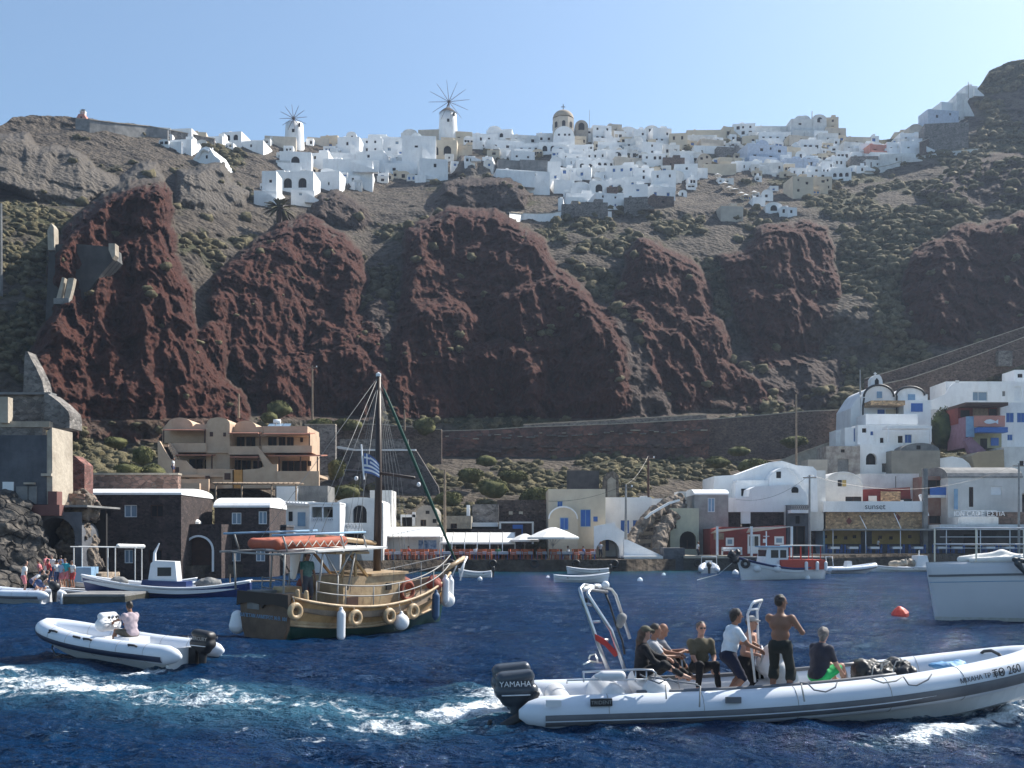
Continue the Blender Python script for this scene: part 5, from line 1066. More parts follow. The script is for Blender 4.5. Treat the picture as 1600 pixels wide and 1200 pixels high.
mb = MB(); fo = [(k.x(1134), k.x(1147), k.z(853), k.z(840), False), (k.x(1168), k.x(1188), k.z(865), k.z(835), False), (k.x(1210), k.x(1225), k.z(851), k.z(838), False)]
facade(mb, k.x(1110), k.x(1228), k.z(872), k.z(826), fo, .15); mb.box(k.x(1110), k.x(1228), .15, 5, k.z(872), k.z(826)); mb.build('walls', redp, k.t); k.p('parapet', redp, [(1112,827),(1130,823),(1180,824),(1228,821),(1228,828),(1110,828)], .02, 3)
for (a, b, c, d) in ((1134,1147,840,853),(1210,1225,838,851)): q = k.b('window', whitep, a, b, c, d, .05, .1); k.b('pane', pane_b, a+3, b-3, c+3, d-3, .02, .05, q)
q = k.b('door', whitep, 1168, 1188, 835, 865, .04, .1); k.b('pane', glass, 1171, 1177, 838, 853, .01, .04, q); k.b('pane', glass, 1179, 1185, 838, 853, .01, .04, q); k.b('sign_board', wood, 1115, 1131, 833, 843, -.06, -.0); k.b('notice', whitep, 1192, 1197, 842, 848, -.05, 0)
for (pts) in ([(1109,828,-3),(1165,824,-3),(1110,833,0)],[(1160,825,-3),(1224,823,-3),(1166,832,0)]):
    v = [(k.x(a), c, k.z(b)) for a, b, c in pts]; MB().add(v+[(x, y, z-.04) for x, y, z in v], [(0,1,2),(5,4,3),(0,3,4,1)]).build('shade_sail', canvas, k.t)
for a in (1110, 1162, 1223): k.b('post', whitep, a, a+3, 823, 868, -3.1, -2.8)
k = K('bench', 'white wooden bench with backrest in front of the red house', 'bench', 1142, 867, 102); k.b('seat', whitep, 1127, 1158, 859.5, 861, -.5, 0); k.b('backrest', whitep, 1127, 1158, 855, 857.5, 0, .06); k.b('backrest', whitep, 1127, 1158, 857.8, 858.8, 0, .06)
for a in (1127, 1156.8): k.b('leg', whitep, a, a+1.2, 855, 867, -.5, .06)
# 'sunset' taverna
k = K('taverna', 'waterfront taverna with white fascia reading sunset over tan stone band', 'restaurant', 1365, 868, 122)
k.b('upper_wall', stone_t, 1287, 1440, 800, 828, 0, 6); k.b('fascia', white, 1284, 1442, 783.5, 800, -.7, .5); text('lettering', 'sunset', darkc, (k.x(1364), -.72, k.z(792)), .95, k.t); text('lettering', 'TAVERNA', darkc, (k.x(1369), -.03, k.z(803)), .28, k.t)
for a, yy in ((1326.5, 814), (1402.5, 809)): k.p('diamond', mat('rust diamond', (.2,.06,.045), .8), [(a-4.6,yy),(a,yy+6),(a+4.6,yy),(a,yy-6)], -.06, 0)
k.p('side_wall', stone_t, [(1440,828),(1440,796),(1449,806),(1450,828)], .5, 6); k.p('side_coping', whitep, [(1438,772),(1448,800),(1450,806),(1447,806),(1436,774)], -.4, .2)
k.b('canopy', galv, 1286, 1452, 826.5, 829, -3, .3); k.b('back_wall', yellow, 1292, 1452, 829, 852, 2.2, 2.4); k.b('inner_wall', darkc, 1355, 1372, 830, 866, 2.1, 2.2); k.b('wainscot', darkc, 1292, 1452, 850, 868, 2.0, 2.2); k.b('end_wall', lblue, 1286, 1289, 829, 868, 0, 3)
for a in (1290, 1340, 1393, 1446): k.tube('post', whitep, [(a,829,-2.8),(a,868,-2.8)], .05)
for i, a in enumerate((1296,1312,1328,1342,1383,1400,1430)): k.b('ornament', dark if i % 2 else brown, a, a+5, 836+i % 3, 841+i % 3, 2.1, 2.18)
for a in (1341, 1394): k.tube('stay', whitep, [(a-1,802+4*(a < 1350),-.8),(a,826,-2.8)], .05)
k = K('quay_wall', 'whitewashed stone quay wall in front of the taverna', 'quay', 1500, 882, 119); k.b('wall', mat('washed stone', (.42,.42,.42), .9, (.2,.2,.2), 1.2, .1, 4, pattern='rubble', pscale=1.6, mortar=(.12,.12,.12)), 1278, 1720, 868, 879, -.9, 5); k.b('foot', MATS['wet quay'], 1278, 1720, 879, 895, -1, 5); k.b('coping', white2, 1277, 1720, 865.5, 868, -1, 5)
H('vaulted_house', 'beige vaulted house with bright yellow shutter above the taverna fascia', 'house', 1287, 1348, 737, 786, 125, 6, 'vx', white2, [(1309,1315,750,760,'k'),(1316,1322,750,760,'y'),(1321,1346,776,784,'k')], rise=22, dep=.1)
k = K('red_terrace', 'dark red roof terrace with straw screen above the taverna fascia', 'terrace', 1392, 786, 124); k.p('back_wall', redp, [(1346,788),(1346,764),(1432,760),(1434,788)], 2, 2.4); k.b('screen', stone_t, 1382, 1413, 767, 786, 1.2, 1.3); k.b('panel', white2, 1364, 1377, 774, 786, 1.5, 1.6); k.b('table', dark, 1415, 1430, 779, 784, 1, 2); k.b('umbrella_base', whitep, 1412, 1416, 781, 786, .8, 1.1)
H('white_house', 'long low white house with terrace rail behind the red roof terrace', 'house', 1344, 1436, 740, 780, 130, 5, 'flat', white2, [(1399,1400.5,744,762,'k')])
H('gap_house', 'narrow shaded house with blue balcony between taverna and big white house', 'house', 1446, 1482, 744, 868, 126, 5, 'flat', mat('brick red wash', (.24,.12,.09), .9, (.3,.2,.16), .8), [(1450,1478,750,772,'k'),(1452,1478,806,818,'k')])
k = K('balcony', 'blue railed balcony in the gap beside the taverna', 'balcony', 1464, 777, 125.5); k.b('slab', white2, 1448, 1478, 774, 778, -1, 0); k.b('railing', blue, 1448, 1478, 762, 774, -1, -.95)
k = K('pillar', 'tall square grey pillar right of the taverna', 'pillar', 1447, 868, 121); k.b('shaft', greyc, 1443, 1450, 732, 868, 0, .5)
H('big_house', 'wide off-white house with grey barrel roof and tall blue door', 'house', 1481, 1597, 728, 870, 124, 8, 'vy', mat('off white plaster', (.66,.64,.61), .9, (.58,.56,.53), .4, .02, 5, stain=(.44,.42,.40)), [(1514,1521,761,792,'k'),(1548,1565,760,773,'W')], greyc, rise=17, dep=.15)
k = K('terrace', 'roof terrace with lettered white railing below the off-white house', 'terrace', 1530, 822, 120.5); k.b('block', white2, 1497, 1560, 808, 822, 0, 3); text('railing_letters', 'ΙΟΝ CΑΦΕ ΕΣΤΙΑ', whitep, (k.x(1530), -.02, k.z(803)), .75, k.t, ext=.03); k.b('rail', whitep, 1502, 1557, 797.5, 798.6, -.05, 0); k.b('rail', whitep, 1502, 1557, 807, 808, -.05, 0); k.b('masonry', stone_b, 1560, 1720, 800, 824, 0, 3); k.p('door_leaf', lblue, [(1507,795),(1507,762),(1513,762),(1513,795)], 2.8, 2.9)
k = K('taverna', 'open-fronted taverna with long white canopy beside the catamaran', 'restaurant', 1540, 868, 121)
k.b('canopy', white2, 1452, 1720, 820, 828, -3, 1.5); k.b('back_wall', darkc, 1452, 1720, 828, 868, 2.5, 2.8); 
for a in (1463, 1510, 1515, 1560, 1610): k.tube('post', whitep, [(a,826,-2.8),(a,868,-2.8)], .06)
for a in (839, 856): k.tube('handrail', whitep, [(1452,a,-3),(1720,a,-3)], .04)
k.b('inner_door', dark, 1520, 1545, 835, 866, 2.4, 2.48)
# upper right: church terrace and neighbours
k = K('church', 'white twin-vaulted church with belfry and black trim on the right slope', 'church', 1395, 690, 150)
def arcp(cx, cy, rx, ry, n=14): return [(cx+rx*math.cos(math.pi*i/n), cy-ry*math.sin(math.pi*i/n)) for i in range(n+1)]
k.p('nave', white, [(1348,700),(1396,700),(1396,618)]+arcp(1373, 620, 23, 18)[1:]+[(1348,640)], 0, 9); k.p('aisle', white, [(1402,700),(1450,700),(1450,616)]+arcp(1422, 618, 22, 13)[1:]+[(1402,700)], .1, 9); k.b('link', white, 1394, 1404, 618, 700, .15, 8); k.p('side_wall', white, [(1332,700),(1334,636),(1348,614),(1349,700)], 1.2, 8)
for cx, cy, rx, ry in ((1373,620,23.5,18.5),(1422,618,22.5,13.5)):
    o1 = arcp(cx, cy, rx, ry); mb = MB(); mb.tube([(k.x(a), -.08, k.z(b)) for a, b in o1], .16, 6); mb.build('trim', black, k.t)
mb = MB(); mb.tube([(k.x(1348), -.06, k.z(690)), (k.x(1348), -.06, k.z(634)), (k.x(1350), -.06, k.z(622))], .14, 5); mb.tube([(k.x(1401), -.06, k.z(618)), (k.x(1401), -.06, k.z(650))], .14, 5); mb.build('trim', black, k.t)
k.b('window', lblue, 1370, 1378, 612, 622, -.1, .03); k.b('window', lblue, 1419, 1430, 616, 628, -.0, .13); k.b('window', dark, 1369, 1382, 626, 630, -.06, .03)
q = k.p('belfry', white, [(1362,606),(1362,592),(1365,588),(1369,585),(1375,585),(1378,588),(1380,594),(1381,606)], .3, 1.6); k.p('bell_opening', dark, [(1368,604),(1374,604),(1374,594),(1371,590),(1368,594)], .22, .3, q); k.b('cross', white, 1370, 1371.3, 580, 586, .8, .95, q); k.b('cross_arm', white, 1368.5, 1373, 581.5, 582.7, .8, .95, q)
k.b('pergola_roof', stone_t, 1350, 1402, 630, 637, -3, 0); k.b('door', blue, 1371, 1382, 640, 654, -.06, 0); k.b('inner', cream, 1384, 1401, 640, 652, -.05, 0); k.b('window', blue, 1415, 1433, 633, 646, -2.06, -1.98); k.b('right_block', white, 1404, 1446, 628, 700, -2, 0); k.b('terrace', white, 1338, 1417, 652, 668, -4, 0); k.b('terrace', white, 1340, 1417, 668, 700, -3.4, 0)
H('white_house', 'white terrace house with blue openings directly under the church', 'house', 1340, 1452, 664, 702, 143, 4, 'flat', white, [(1347,1354,669,676,'k'),(1360,1365,674,680,'b'),(1375,1381,684,692,'k'),(1403,1411,681,692,'k'),(1414,1425,679,692,'b')], dep=.3)
k = K('pergola', 'white flat pergola roof on posts under the church', 'pergola', 1412, 692, 141.5); k.b('roof', whitep, 1378, 1447, 668, 672, -2, 0)
for a in (1379, 1444): k.b('post', whitep, a, a+2.4, 672, 693, -2, -1.8)
H('blue_door_hut', 'tiny white hut with tall blue door left of the church terrace', 'hut', 1320, 1342, 668, 694, 144, 3, 'flat', white, [(1334,1341,669,690,'b')]); H('blue_door_hut', 'tiny white hut with blue door leftmost below the church', 'hut', 1306, 1322, 672, 690, 146, 3, 'flat', white, [(1313,1320,674,688,'b')])
H('ruined_house', 'peeling beige ruined house with bricked blue-grey doorway', 'ruin', 1291, 1344, 697, 740, 138, 4, 'none', mat('peeling plaster', (.42,.38,.33), .95, (.24,.2,.18), 1.2, .06, 5, stain=(.2,.17,.16)), [(1309,1326,717,738,'g'),(1314,1320,702,707,'k')])
H('beige_wall', 'plain low beige wall block left of the peeling ruin', 'wall', 1262, 1293, 718, 745, 136, 3, 'flat', beige, [])
H('white_house', 'white house with round-arched dark doorway below the church terrace', 'house', 1344, 1397, 694, 740, 139, 5, 'flat', white, [(1353,1370,708,726,'k',1),(1378,1390,724,738,'g')], dep=.6)
H('grey_block', 'blank grey-brown block house in the middle of the right slope', 'house', 1393, 1469, 704, 742, 137, 5, 'flat', mat('grey brown plaster', (.27,.25,.21), .9, (.2,.185,.16), .5, .03, 5), [])
k = K('vaulted_roof', 'small grey vaulted roof with dark window above the blank grey block', 'house', 1436, 704, 140); k.p('walls', greyc, [(1408,706)]+[(1468,706)]+arcp(1438, 704, 30, 12), 0, 5); k.b('window', dark, 1432, 1438, 696, 702, -.06, .02)
k = K('vaulted_house', 'white quarter-round vaulted house end below the pink fish building', 'house', 1495, 737, 138); k.p('walls', white, [(1469,740),(1469,716),(1488,713),(1504,716),(1514,724),(1522,738),(1522,740)], 0, 4)
k = K('tan_house', 'tan blank-sided house under the pink fish building', 'house', 1540, 737, 138.5); k.p('walls', mat('tan plaster', (.40,.31,.20), .9, (.33,.26,.17), .5), [(1518,712),(1530,706),(1568,702),(1570,740),(1525,740)], 0, 5)
H('pale_house', 'pale grey house with small dark window at the right edge under the tan house', 'house', 1569, 1640, 698, 736, 139, 5, 'flat', white2, [(1593,1600,720,728,'k')])
k = K('fish_restaurant', 'pink fronted restaurant with white fish emblem and blue canopy', 'restaurant', 1535, 702, 143)
k.b('walls', redp, 1504, 1566, 634, 660, 1.5, 6); k.b('opening', dark, 1508, 1522, 639, 650, 1.4, 1.5); k.b('opening', wood, 1527, 1551, 636, 650, 1.3, 1.4); k.b('opening', dark, 1553, 1565, 637, 650, 1.4, 1.5); k.b('eave', brown, 1504, 1570, 630, 635, -1, 5)
k.b('balcony_wall', pinkp, 1516, 1564, 651, 668, -1.2, -.8); k.b('canopy', blue, 1517, 1563, 670, 678, -2.2, -.8); k.b('lower_wall', mat('yellow green wash', (.38,.36,.22), .9), 1516, 1566, 676, 700, .2, 5); k.p('side_wall', mat('mauve wash', (.30,.17,.22), .9), [(1504,700),(1505,652),(1516,652),(1516,700)], -.8, 5); k.b('door', dark, 1533, 1543, 685, 702, .1, .2); k.b('window', blue, 1549, 1561, 684, 696, .1, .2)
k.b('end_wall', lblue, 1505, 1517, 652, 684, -1.1, -.7); k.p('stair_wall', MATS['mauve wash'], [(1508,710),(1500,690),(1508,684),(1540,712)], -1.6, -.6)
fp = [(1531,660.5),(1535,657.5),(1541,656.6),(1546,658.2),(1549,659.8),(1553,657),(1553,664),(1549,661.8),(1545,663),(1539,664),(1534,663)]; k.p('fish_emblem', whitep, fp, -1.26, -1.2)
H('white_house', 'long white house with glazed gallery along the upper right slope', 'house', 1478, 1720, 596, 636, 156, 6, 'flat', white, [(1493,1505,616,626,'g'),(1515,1543,612,626,'p'),(1566,1571,611,619,'g'),(1585,1596,604,626,'W')], rz=0)
k = K('ramp_wall', 'white sloping garden wall between the church and the dark tree', 'wall', 1470, 640, 155); k.p('wall', white, [(1448,640),(1449,628),(1478,616),(1484,604),(1490,599),(1520,597),(1520,640)], 0, .5); k.b('dish', white2, 1494, 1499, 594, 600, .1, .3)
H('blue_window_house', 'white house with large blue shutters at the right edge', 'house', 1563, 1660, 629, 702, 144, 6, 'flat', white, [(1572,1584,645,660,'b'),(1589,1602,645,660,'b'),(1574,1582,679,688,'b')], dep=.08)
H('white_house', 'white upper block with dark openings at the very top right of the harbour slope', 'house', 1585, 1680, 578, 600, 158, 4, 'flat', white, [(1590,1598,584,590,'k')])
k = K('stone_hut', 'small grey stone hut on the road slope at the right edge', 'hut', 1570, 570, 172); k.b('walls', stone_g, 1560, 1582, 548, 572, 0, 3)
H('grey_house', 'plain low grey white house behind the beige ruin and the poles', 'house', 1262, 1290, 735, 790, 122, 5, 'flat', white2, [])
# roads and big masonry terraces
wallrun('road_wall', 'long pale stone road wall rising to the right edge behind the church', 'wall', [(1352,592),(1400,578),(1450,562),(1500,545),(1550,528),(1640,498)], 16, stone_b, D=lambda a, b: 176)
wallrun('road_wall', 'lower stone road wall rising right below the first one', 'wall', [(1372,602),(1420,592),(1480,572),(1540,550),(1640,512)], 14, stone_b, D=lambda a, b: 173)
wallrun('terrace_wall', 'long red-brown masonry terrace wall under the central cliffs', 'wall', [(690,674),(760,672),(820,668),(960,663),(1108,655)], 44, stone_r if 0 else mat('red brown masonry', (.21,.10,.075), .95, (.085,.055,.048), .25, .1, 5, pattern='rubble', pscale=1.6, mortar=(.10,.085,.075)), 2, D=lambda a, b: 160)
wallrun('terrace_wall', 'dark masonry terrace wall continuing right toward the church', 'wall', [(1106,656),(1180,650),(1260,643),(1338,640)], 40, stone_b, 2, D=lambda a, b: 162)
wallrun('parapet_wall', 'low parapet with pale line above the long red-brown terrace wall', 'wall', [(818,664),(960,656),(1104,648)], 5, stone_g, D=lambda a, b: 161.5)
wallrun('terrace_wall', 'upper masonry wall behind the schooner mast', 'wall', [(526,662),(600,664),(690,672)], 34, stone_b, 1, D=lambda a, b: 152)
wallrun('terrace_wall', 'grey rubble wall right of the orange hotel', 'wall', [(476,664),(524,664)], 40, stone_g, 1, D=lambda a, b: 128)
k = K('bastion', 'big trapezoid stone bastion with white rim behind the rigging', 'bastion', 588, 790, 132); k.p('masonry', stone_d if 0 else mat('bastion masonry', (.13,.11,.105), .95, (.09,.08,.078), .5, .1, 5, pattern='rubble', pscale=1.6, mortar=(.1,.095,.09)), [(520,790),(540,706),(552,702),(645,702),(668,790)], 0, 8); k.p('rim', white, [(526,698),(530,697),(556,702),(650,702),(650,704.5),(554,704.5),(528,701)], -.2, .4); k.b('upper_parapet', stone_g, 528, 636, 684, 703, 1.5, 2)
k.p('side_buttress', MATS['bastion masonry'], [(645,702),(650,704),(684,760),(690,790),(660,790)], .5, 3)
wallrun('slope_wall', 'pale stone path wall slanting up toward the right church', 'wall', [(1160,742),(1200,728),(1240,712),(1290,694),(1310,688)], 4, tanc, D=lambda a, b: 150)
k = K('ruined_wall', 'dark ruined cottage wall on the slope above the cream house', 'ruin', 911, 760, 130); k.b('walls', mat('sooty stone', (.12,.105,.10), .95, (.08,.07,.07), 1), 887, 936, 735, 768, 0, 2)
k = K('ruined_arch', 'rough stone arch niche with pale blocked door on the slope', 'ruin', 955, 775, 128); k.p('walls', rk2, [(942,780),(944,748),(950,738),(958,736),(966,742),(968,780)], 0, 2); k.p('blocked_door', tanc, [(949,778),(949,750),(955,745),(962,750),(963,778)], -.08, .02)
# orange hotel
k = K('hotel', 'ochre two-storey hotel with vaulted roofs and outside stairs on the left slope', 'hotel', 375, 760, 112)
k.b('walls', ochre, 250, 322, 672, 760, 2.2, 8); k.b('walls', ochre, 358, 478, 672, 760, 2.2, 8); k.p('left_vault', ochre, [(247,690),(247,668),(254,660)]+[(274+21*math.cos(math.pi*i/12), 664-14*math.sin(math.pi*i/12)) for i in range(12, -1, -1)][1:]+[(300,660),(322,661),(322,690)][0:], 1.4, 8)
k.p('tower', ochre, [(322,735),(322,662)]+[(341-18*math.cos(math.pi*i/12), 662-10*math.sin(math.pi*i/12)) for i in range(13)]+[(359,735)], 0, 7); k.p('mid_vault', ochre, [(359,680),(359,664)]+[(378-17*math.cos(math.pi*i/12), 665-10*math.sin(math.pi*i/12)) for i in range(13)]+[(407,664),(407,680)], 1.4, 8); k.b('right_parapet', ochre, 408, 477, 664, 680, 1.2, 8)
for (a, b, c) in ((257,322,668),(359,405,673),(412,486,674),(281,337,708),(365,409,711),(425,506,709)):
    v = [(k.x(a), -.6 if c < 700 else -1.6, k.z(c+4)), (k.x(b), -.6 if c < 700 else -1.6, k.z(c+4)), (k.x(b), 2.2, k.z(c-1)), (k.x(a), 2.2, k.z(c-1))]; MB().add(v+[(x, y, z-.12) for x, y, z in v], [(0,1,2,3),(7,6,5,4),(0,4,5,1),(1,5,6,2),(3,0,4,7)[:4]]).build('tiled_eave', mat('roof tile', (.42,.18,.12), .85, (.3,.13,.09), 3, .05, 6), k.t)
for (a, b, c, d) in ((263,276,675,692),(278,291,675,692),(296,310,676,692),(362,374,679,697),(377,391,679,697),(412,425,679,694),(429,439,680,697),(442,452,680,696),(463,467,681,688),(286,307,715,733),(311,322,716,733),(357,368,717,734),(370,384,717,734),(388,402,718,734),(434,452,718,737),(453,473,718,737),(475,480,718,726)):
    q = k.b('door' if d-c > 12 else 'window', dark, a, b, c, d, 2.1, 2.25); k.b('frame', brown, a+(b-a)*.45, a+(b-a)*.6, c, d, 2.03, 2.1, q)
for (a, b, c, d) in ((328,333,675,682),(349,353,676,682)): k.b('window', brown, a, b, c, d, -.06, .02)
for (a, b, c, d) in ((324,332,715,724),(349,357,715,723)): q = k.b('window', white2, a, b, c, d, 2.0, 2.2); k.b('pane', dark, a+2, b-2, c+2, d-1, 1.96, 2.0, q)
k.b('balcony_wall', ochre, 272, 324, 693, 707, -.6, -.3); k.b('balcony_wall', ochre, 359, 406, 698, 711, -.6, -.3); k.b('balcony_wall', ochre, 412, 489, 697, 708, -.6, -.3); k.b('floor_slab', ochre, 258, 489, 704, 708, -.3, 2.3)
for (a, b, c) in ((257,672,693),(321,672,694),(407,675,697),(484,678,700),(336,712,735),(408,715,735),(473,715,740),(499,715,740),(440,715,738)): k.b('post', brown, a, a+1.6, b, c, -.5 if b < 700 else -1.5, -.35 if b < 700 else -1.3)
k.p('stair_wall', ochre, [(257,692),(260,692),(276,720),(300,722),(310,733),(324,738),(324,765),(276,765),(258,745)], -2.2, -1.8); k.p('stair_wall', ochre, [(268,694),(272,694),(290,722),(284,724)], -1.2, -.9)
for i in range(7): k.b('stair', orange if 0 else ochre, 261+2.3*i, 272+2.3*i, 697+3.8*i, 724, -1.8, -.9)
k.b('terrace_wall', ochre, 320, 362, 735, 765, -2.6, -2.2); k.b('terrace_wall', mat('orange plaster', (.62,.30,.09), .85), 375, 391, 737, 765, -3, -2.5); k.p('terrace_wall', ochre, [(390,737),(415,735),(430,729),(443,728),(443,765),(390,765)], -3, -2.6); k.b('terrace_wall', ochre, 443, 507, 739, 768, -3.2, -2.8); k.b('terrace_wall', ochre, 360, 377, 736, 765, -3, -2.5)
k.b('terrace_floor', ochre, 290, 506, 744, 748, -2.9, 2.4); k.p('stair_wall', ochre, [(404,701),(408,701),(436,734),(430,740),(420,736)], -1.4, -1.1)
for (a, b, c, d) in ((281,290,732,747),(334,340,746,757),(363,372,742,752)): k.b('door', brown, a, b, c, d, -3.08 if a > 300 else -2.26, -2.15 if a < 300 else -2.55)
k.b('low_wall', ochre, 282, 345, 752, 775, -4.5, -4.1); k.b('low_wall', ochre, 288, 340, 760, 800, -6.5, -6)
for a in (410, 422, 434): v = [(k.x(a), 2, k.z(664)), (k.x(a+11), 2, k.z(664)), (k.x(a+10), 3.6, k.z(656)), (k.x(a-1), 3.6, k.z(656))]; MB().add(v+[(x, y+.05, z-.1) for x, y, z in v], [(0,1,2,3),(7,6,5,4),(0,4,5,1)]).build('solar_panel', pane_b, k.t)
k.tube('water_tank', white, [(415,653,3.8),(426,653,3.8)], .28, n=10)
k = K('pergola', 'bare wooden pergola frame above the barrel-roofed stone house', 'pergola', 410, 790, 98)
for i in range(17): k.tube('rafter', wood, [(338+7.8*i,757-.15*abs(i-8),-1.3),(338+7.8*i,753,1.6)], .07)
k.tube('beam', wood, [(338,757,-1),(470,757,-1)], .08); k.tube('beam', wood, [(338,755,1.4),(470,755,1.4)], .08)
for a in (342, 382, 428, 466): k.tube('post', wood, [(a,757,-1),(a,800,-1)], .08)
H('low_building', 'low white and grey wall block behind the wooden pergola', 'house', 430, 512, 759, 800, 103, 4, 'flat', greyc, []); k = K('low_wall', 'white end panel on the grey wall behind the pergola', 'wall', 450, 790, 102.5); k.b('panel', white, 432, 465, 760, 785, 0, .2)
# utility poles and wires
def upole(px, yt, yb, D, lab, arm=0, m_=None):
    t = thing('utility_pole', lab, 'pole', (X(px, D), D, Z(yb, D))); h = (yb-yt)*D/FP; MB().tube([(0,0,-1),(0,0,h)], [.16,.1], 8).build('pole', m_ or wood, t)
    if arm: MB().bar((-.7,0,h-.3), (.7,0,h-.3), .1).build('crossarm', wood, t); MB().lathe([(.06,0),(.09,.08),(.05,.2),(0,.2)], (.6,0,h-.25), 8).build('insulator', whitep, t)
    return Vector((X(px, D), D, Z(yt, D)))
tops = [upole(488, 571, 645, 146, 'tall wooden utility pole on the slope above the orange hotel', 1), upole(1244, 616, 735, 128, 'tall pole against the dark slope left of the church', 0), upole(1013, 712, 790, 112, 'leaning dark utility pole above the rubble staircase', 1, brown), upole(978, 757, 845, 103, 'grey street pole in front of the blue-doored white house', 1, galv),
        upole(1265, 742, 870, 108, 'street pole between the shaded recess and the taverna', 1, galv), upole(695, 734, 832, 103, 'thick bare wooden pole beside the small grey hut', 0), upole(1344, 578, 650, 152, 'slim flagpole left of the church belfry', 0, galv), upole(1592, 724, 870, 118, 'utility pole at the right end beyond the off-white house', 1, galv), upole(373, 615, 640, 120, 'short post in the scrub above the orange hotel', 0), upole(632, 640, 662, 150, 'short fence post above the bastion', 0)]
def wire(a, b, sag, lab):
    m = MB(); pts = [a.lerp(b, i/14)-Vector((0,0,sag*4*(i/14)*(1-i/14))) for i in range(15)]; o0 = pts[0].copy(); m.tube([p-o0 for p in pts], .014, 4); o = m.build('power_line', black, None); o.location = o0; tag(o, lab, 'wire')
wire(tops[0], P(378, 505, 160), 2, 'thin cable from the hillside pole up to the left red crag'); wire(tops[0], P(382, 522, 160), 3, 'second sagging cable from the hillside pole to the crag'); wire(tops[0], P(530, 630, 140), .6, 'cable descending right from the hillside pole')
wire(tops[4], P(1150, 780, 110), 1, 'cable crossing the white houses left of the taverna pole'); wire(tops[4], tops[7], 2.2, 'long cable sagging across the houses above the taverna'); wire(tops[3], P(857, 783, 105), .5, 'cable across the cream house to the street pole'); wire(tops[3], tops[2], .5, 'short cable between the two poles near the staircase')
for px_, yt_, D_, lb in ((675, 655, 150, 'a'), (0, 0, 0, '')):
    pass
# conspicuous bushes and the dark tree
def bush(px, py, rpx, hpx, D, lab, m_=None, name='bush', cat='bush', grp=None, trunk=False):
    s = D/FP; rg = np.random.default_rng(int(px*7+py)); t = thing(name, lab, cat, (X(px, D), D, Z(py, D)-.3), 0, grp); r = rpx*s; h = hpx*s; Vs = []; Fs = []; n0 = 0
    for q in range(7 if rpx > 12 else 4):
        a = rg.uniform(0, 6.28); rr = rg.uniform(0, .5)*r; c = (rr*math.cos(a), rr*math.sin(a), h*rg.uniform(.05, .45)); V, F = leaves(c, r*rg.uniform(.5, .72), h*rg.uniform(.42, .55), int(520 if rpx > 12 else 260), max(.09, r*.085), rg); Vs.append(V); Fs.append(F+n0); n0 += len(V)
    np_mesh('foliage', np.concatenate(Vs), np.concatenate(Fs), m_ or bush_m, t)
    W, F = clump((0,0,h*.2), r*.85, h*.62, int(px), ICO2, .5); np_mesh('inner_foliage', W, F, m_ or bush_m, t)
    MB().tube([(0,0,-.5),(0,0,h*.5)], [.12,.06], 6).build('stem', brown, t)
bush(1478, 678, 28, 52, 149, 'dense dark tree between the church and the fish restaurant', leafd_m, 'tree', 'tree')
BU = [(664,668,19,22,150,'large round olive bush on the wall right of the rigging'),(436,640,22,20,138,'pale green bush on the slope above the orange hotel, higher one'),(420,652,14,14,134,'lower pale bush on the slope above the orange hotel'),(500,662,20,14,134,'flat bush behind the grey rubble wall'),(545,664,22,14,150,'long low bush right of the hillside pole'),(222,712,18,26,92,'green bush on the bank left of the orange hotel'),(200,735,22,18,88,'grey-green bush above the long pinkish wall, left one'),(240,740,22,24,90,'grey-green bush beside the hotel stairs'),(180,690,20,14,96,'low dry bush on the bank under the left crag'),
      (525,735,16,26,122,'green bush right of the orange hotel corner'),(540,770,26,20,112,'dark low bush under the bastion'),(735,745,22,20,130,'rounded bush on the slope left of the brown masonry building'),(770,765,26,22,124,'wide grey bush on the slope above the rubble house'),(700,780,24,18,120,'low bush right of the pole on the slope'),(835,780,30,26,118,'large dark bush immediately left of the cream house'),(800,745,24,16,130,'grey bush in the middle of the shaded slope'),(760,720,20,14,136,'small bush under the terrace wall corner'),(1175,728,26,18,135,'sunlit bush on the slope above the big white house'),(1120,722,22,14,140,'low bush on the slope left of the sunlit one'),(1155,705,20,12,150,'flat bush near the right end of the terrace wall'),(1240,690,24,14,150,'grey bush below the tall pole')]
for a in BU: bush(a[0], a[1], a[2], a[3], min(a[4], ground(a[0], a[1])-.3 if a[1] < 800 else a[4]), a[5])
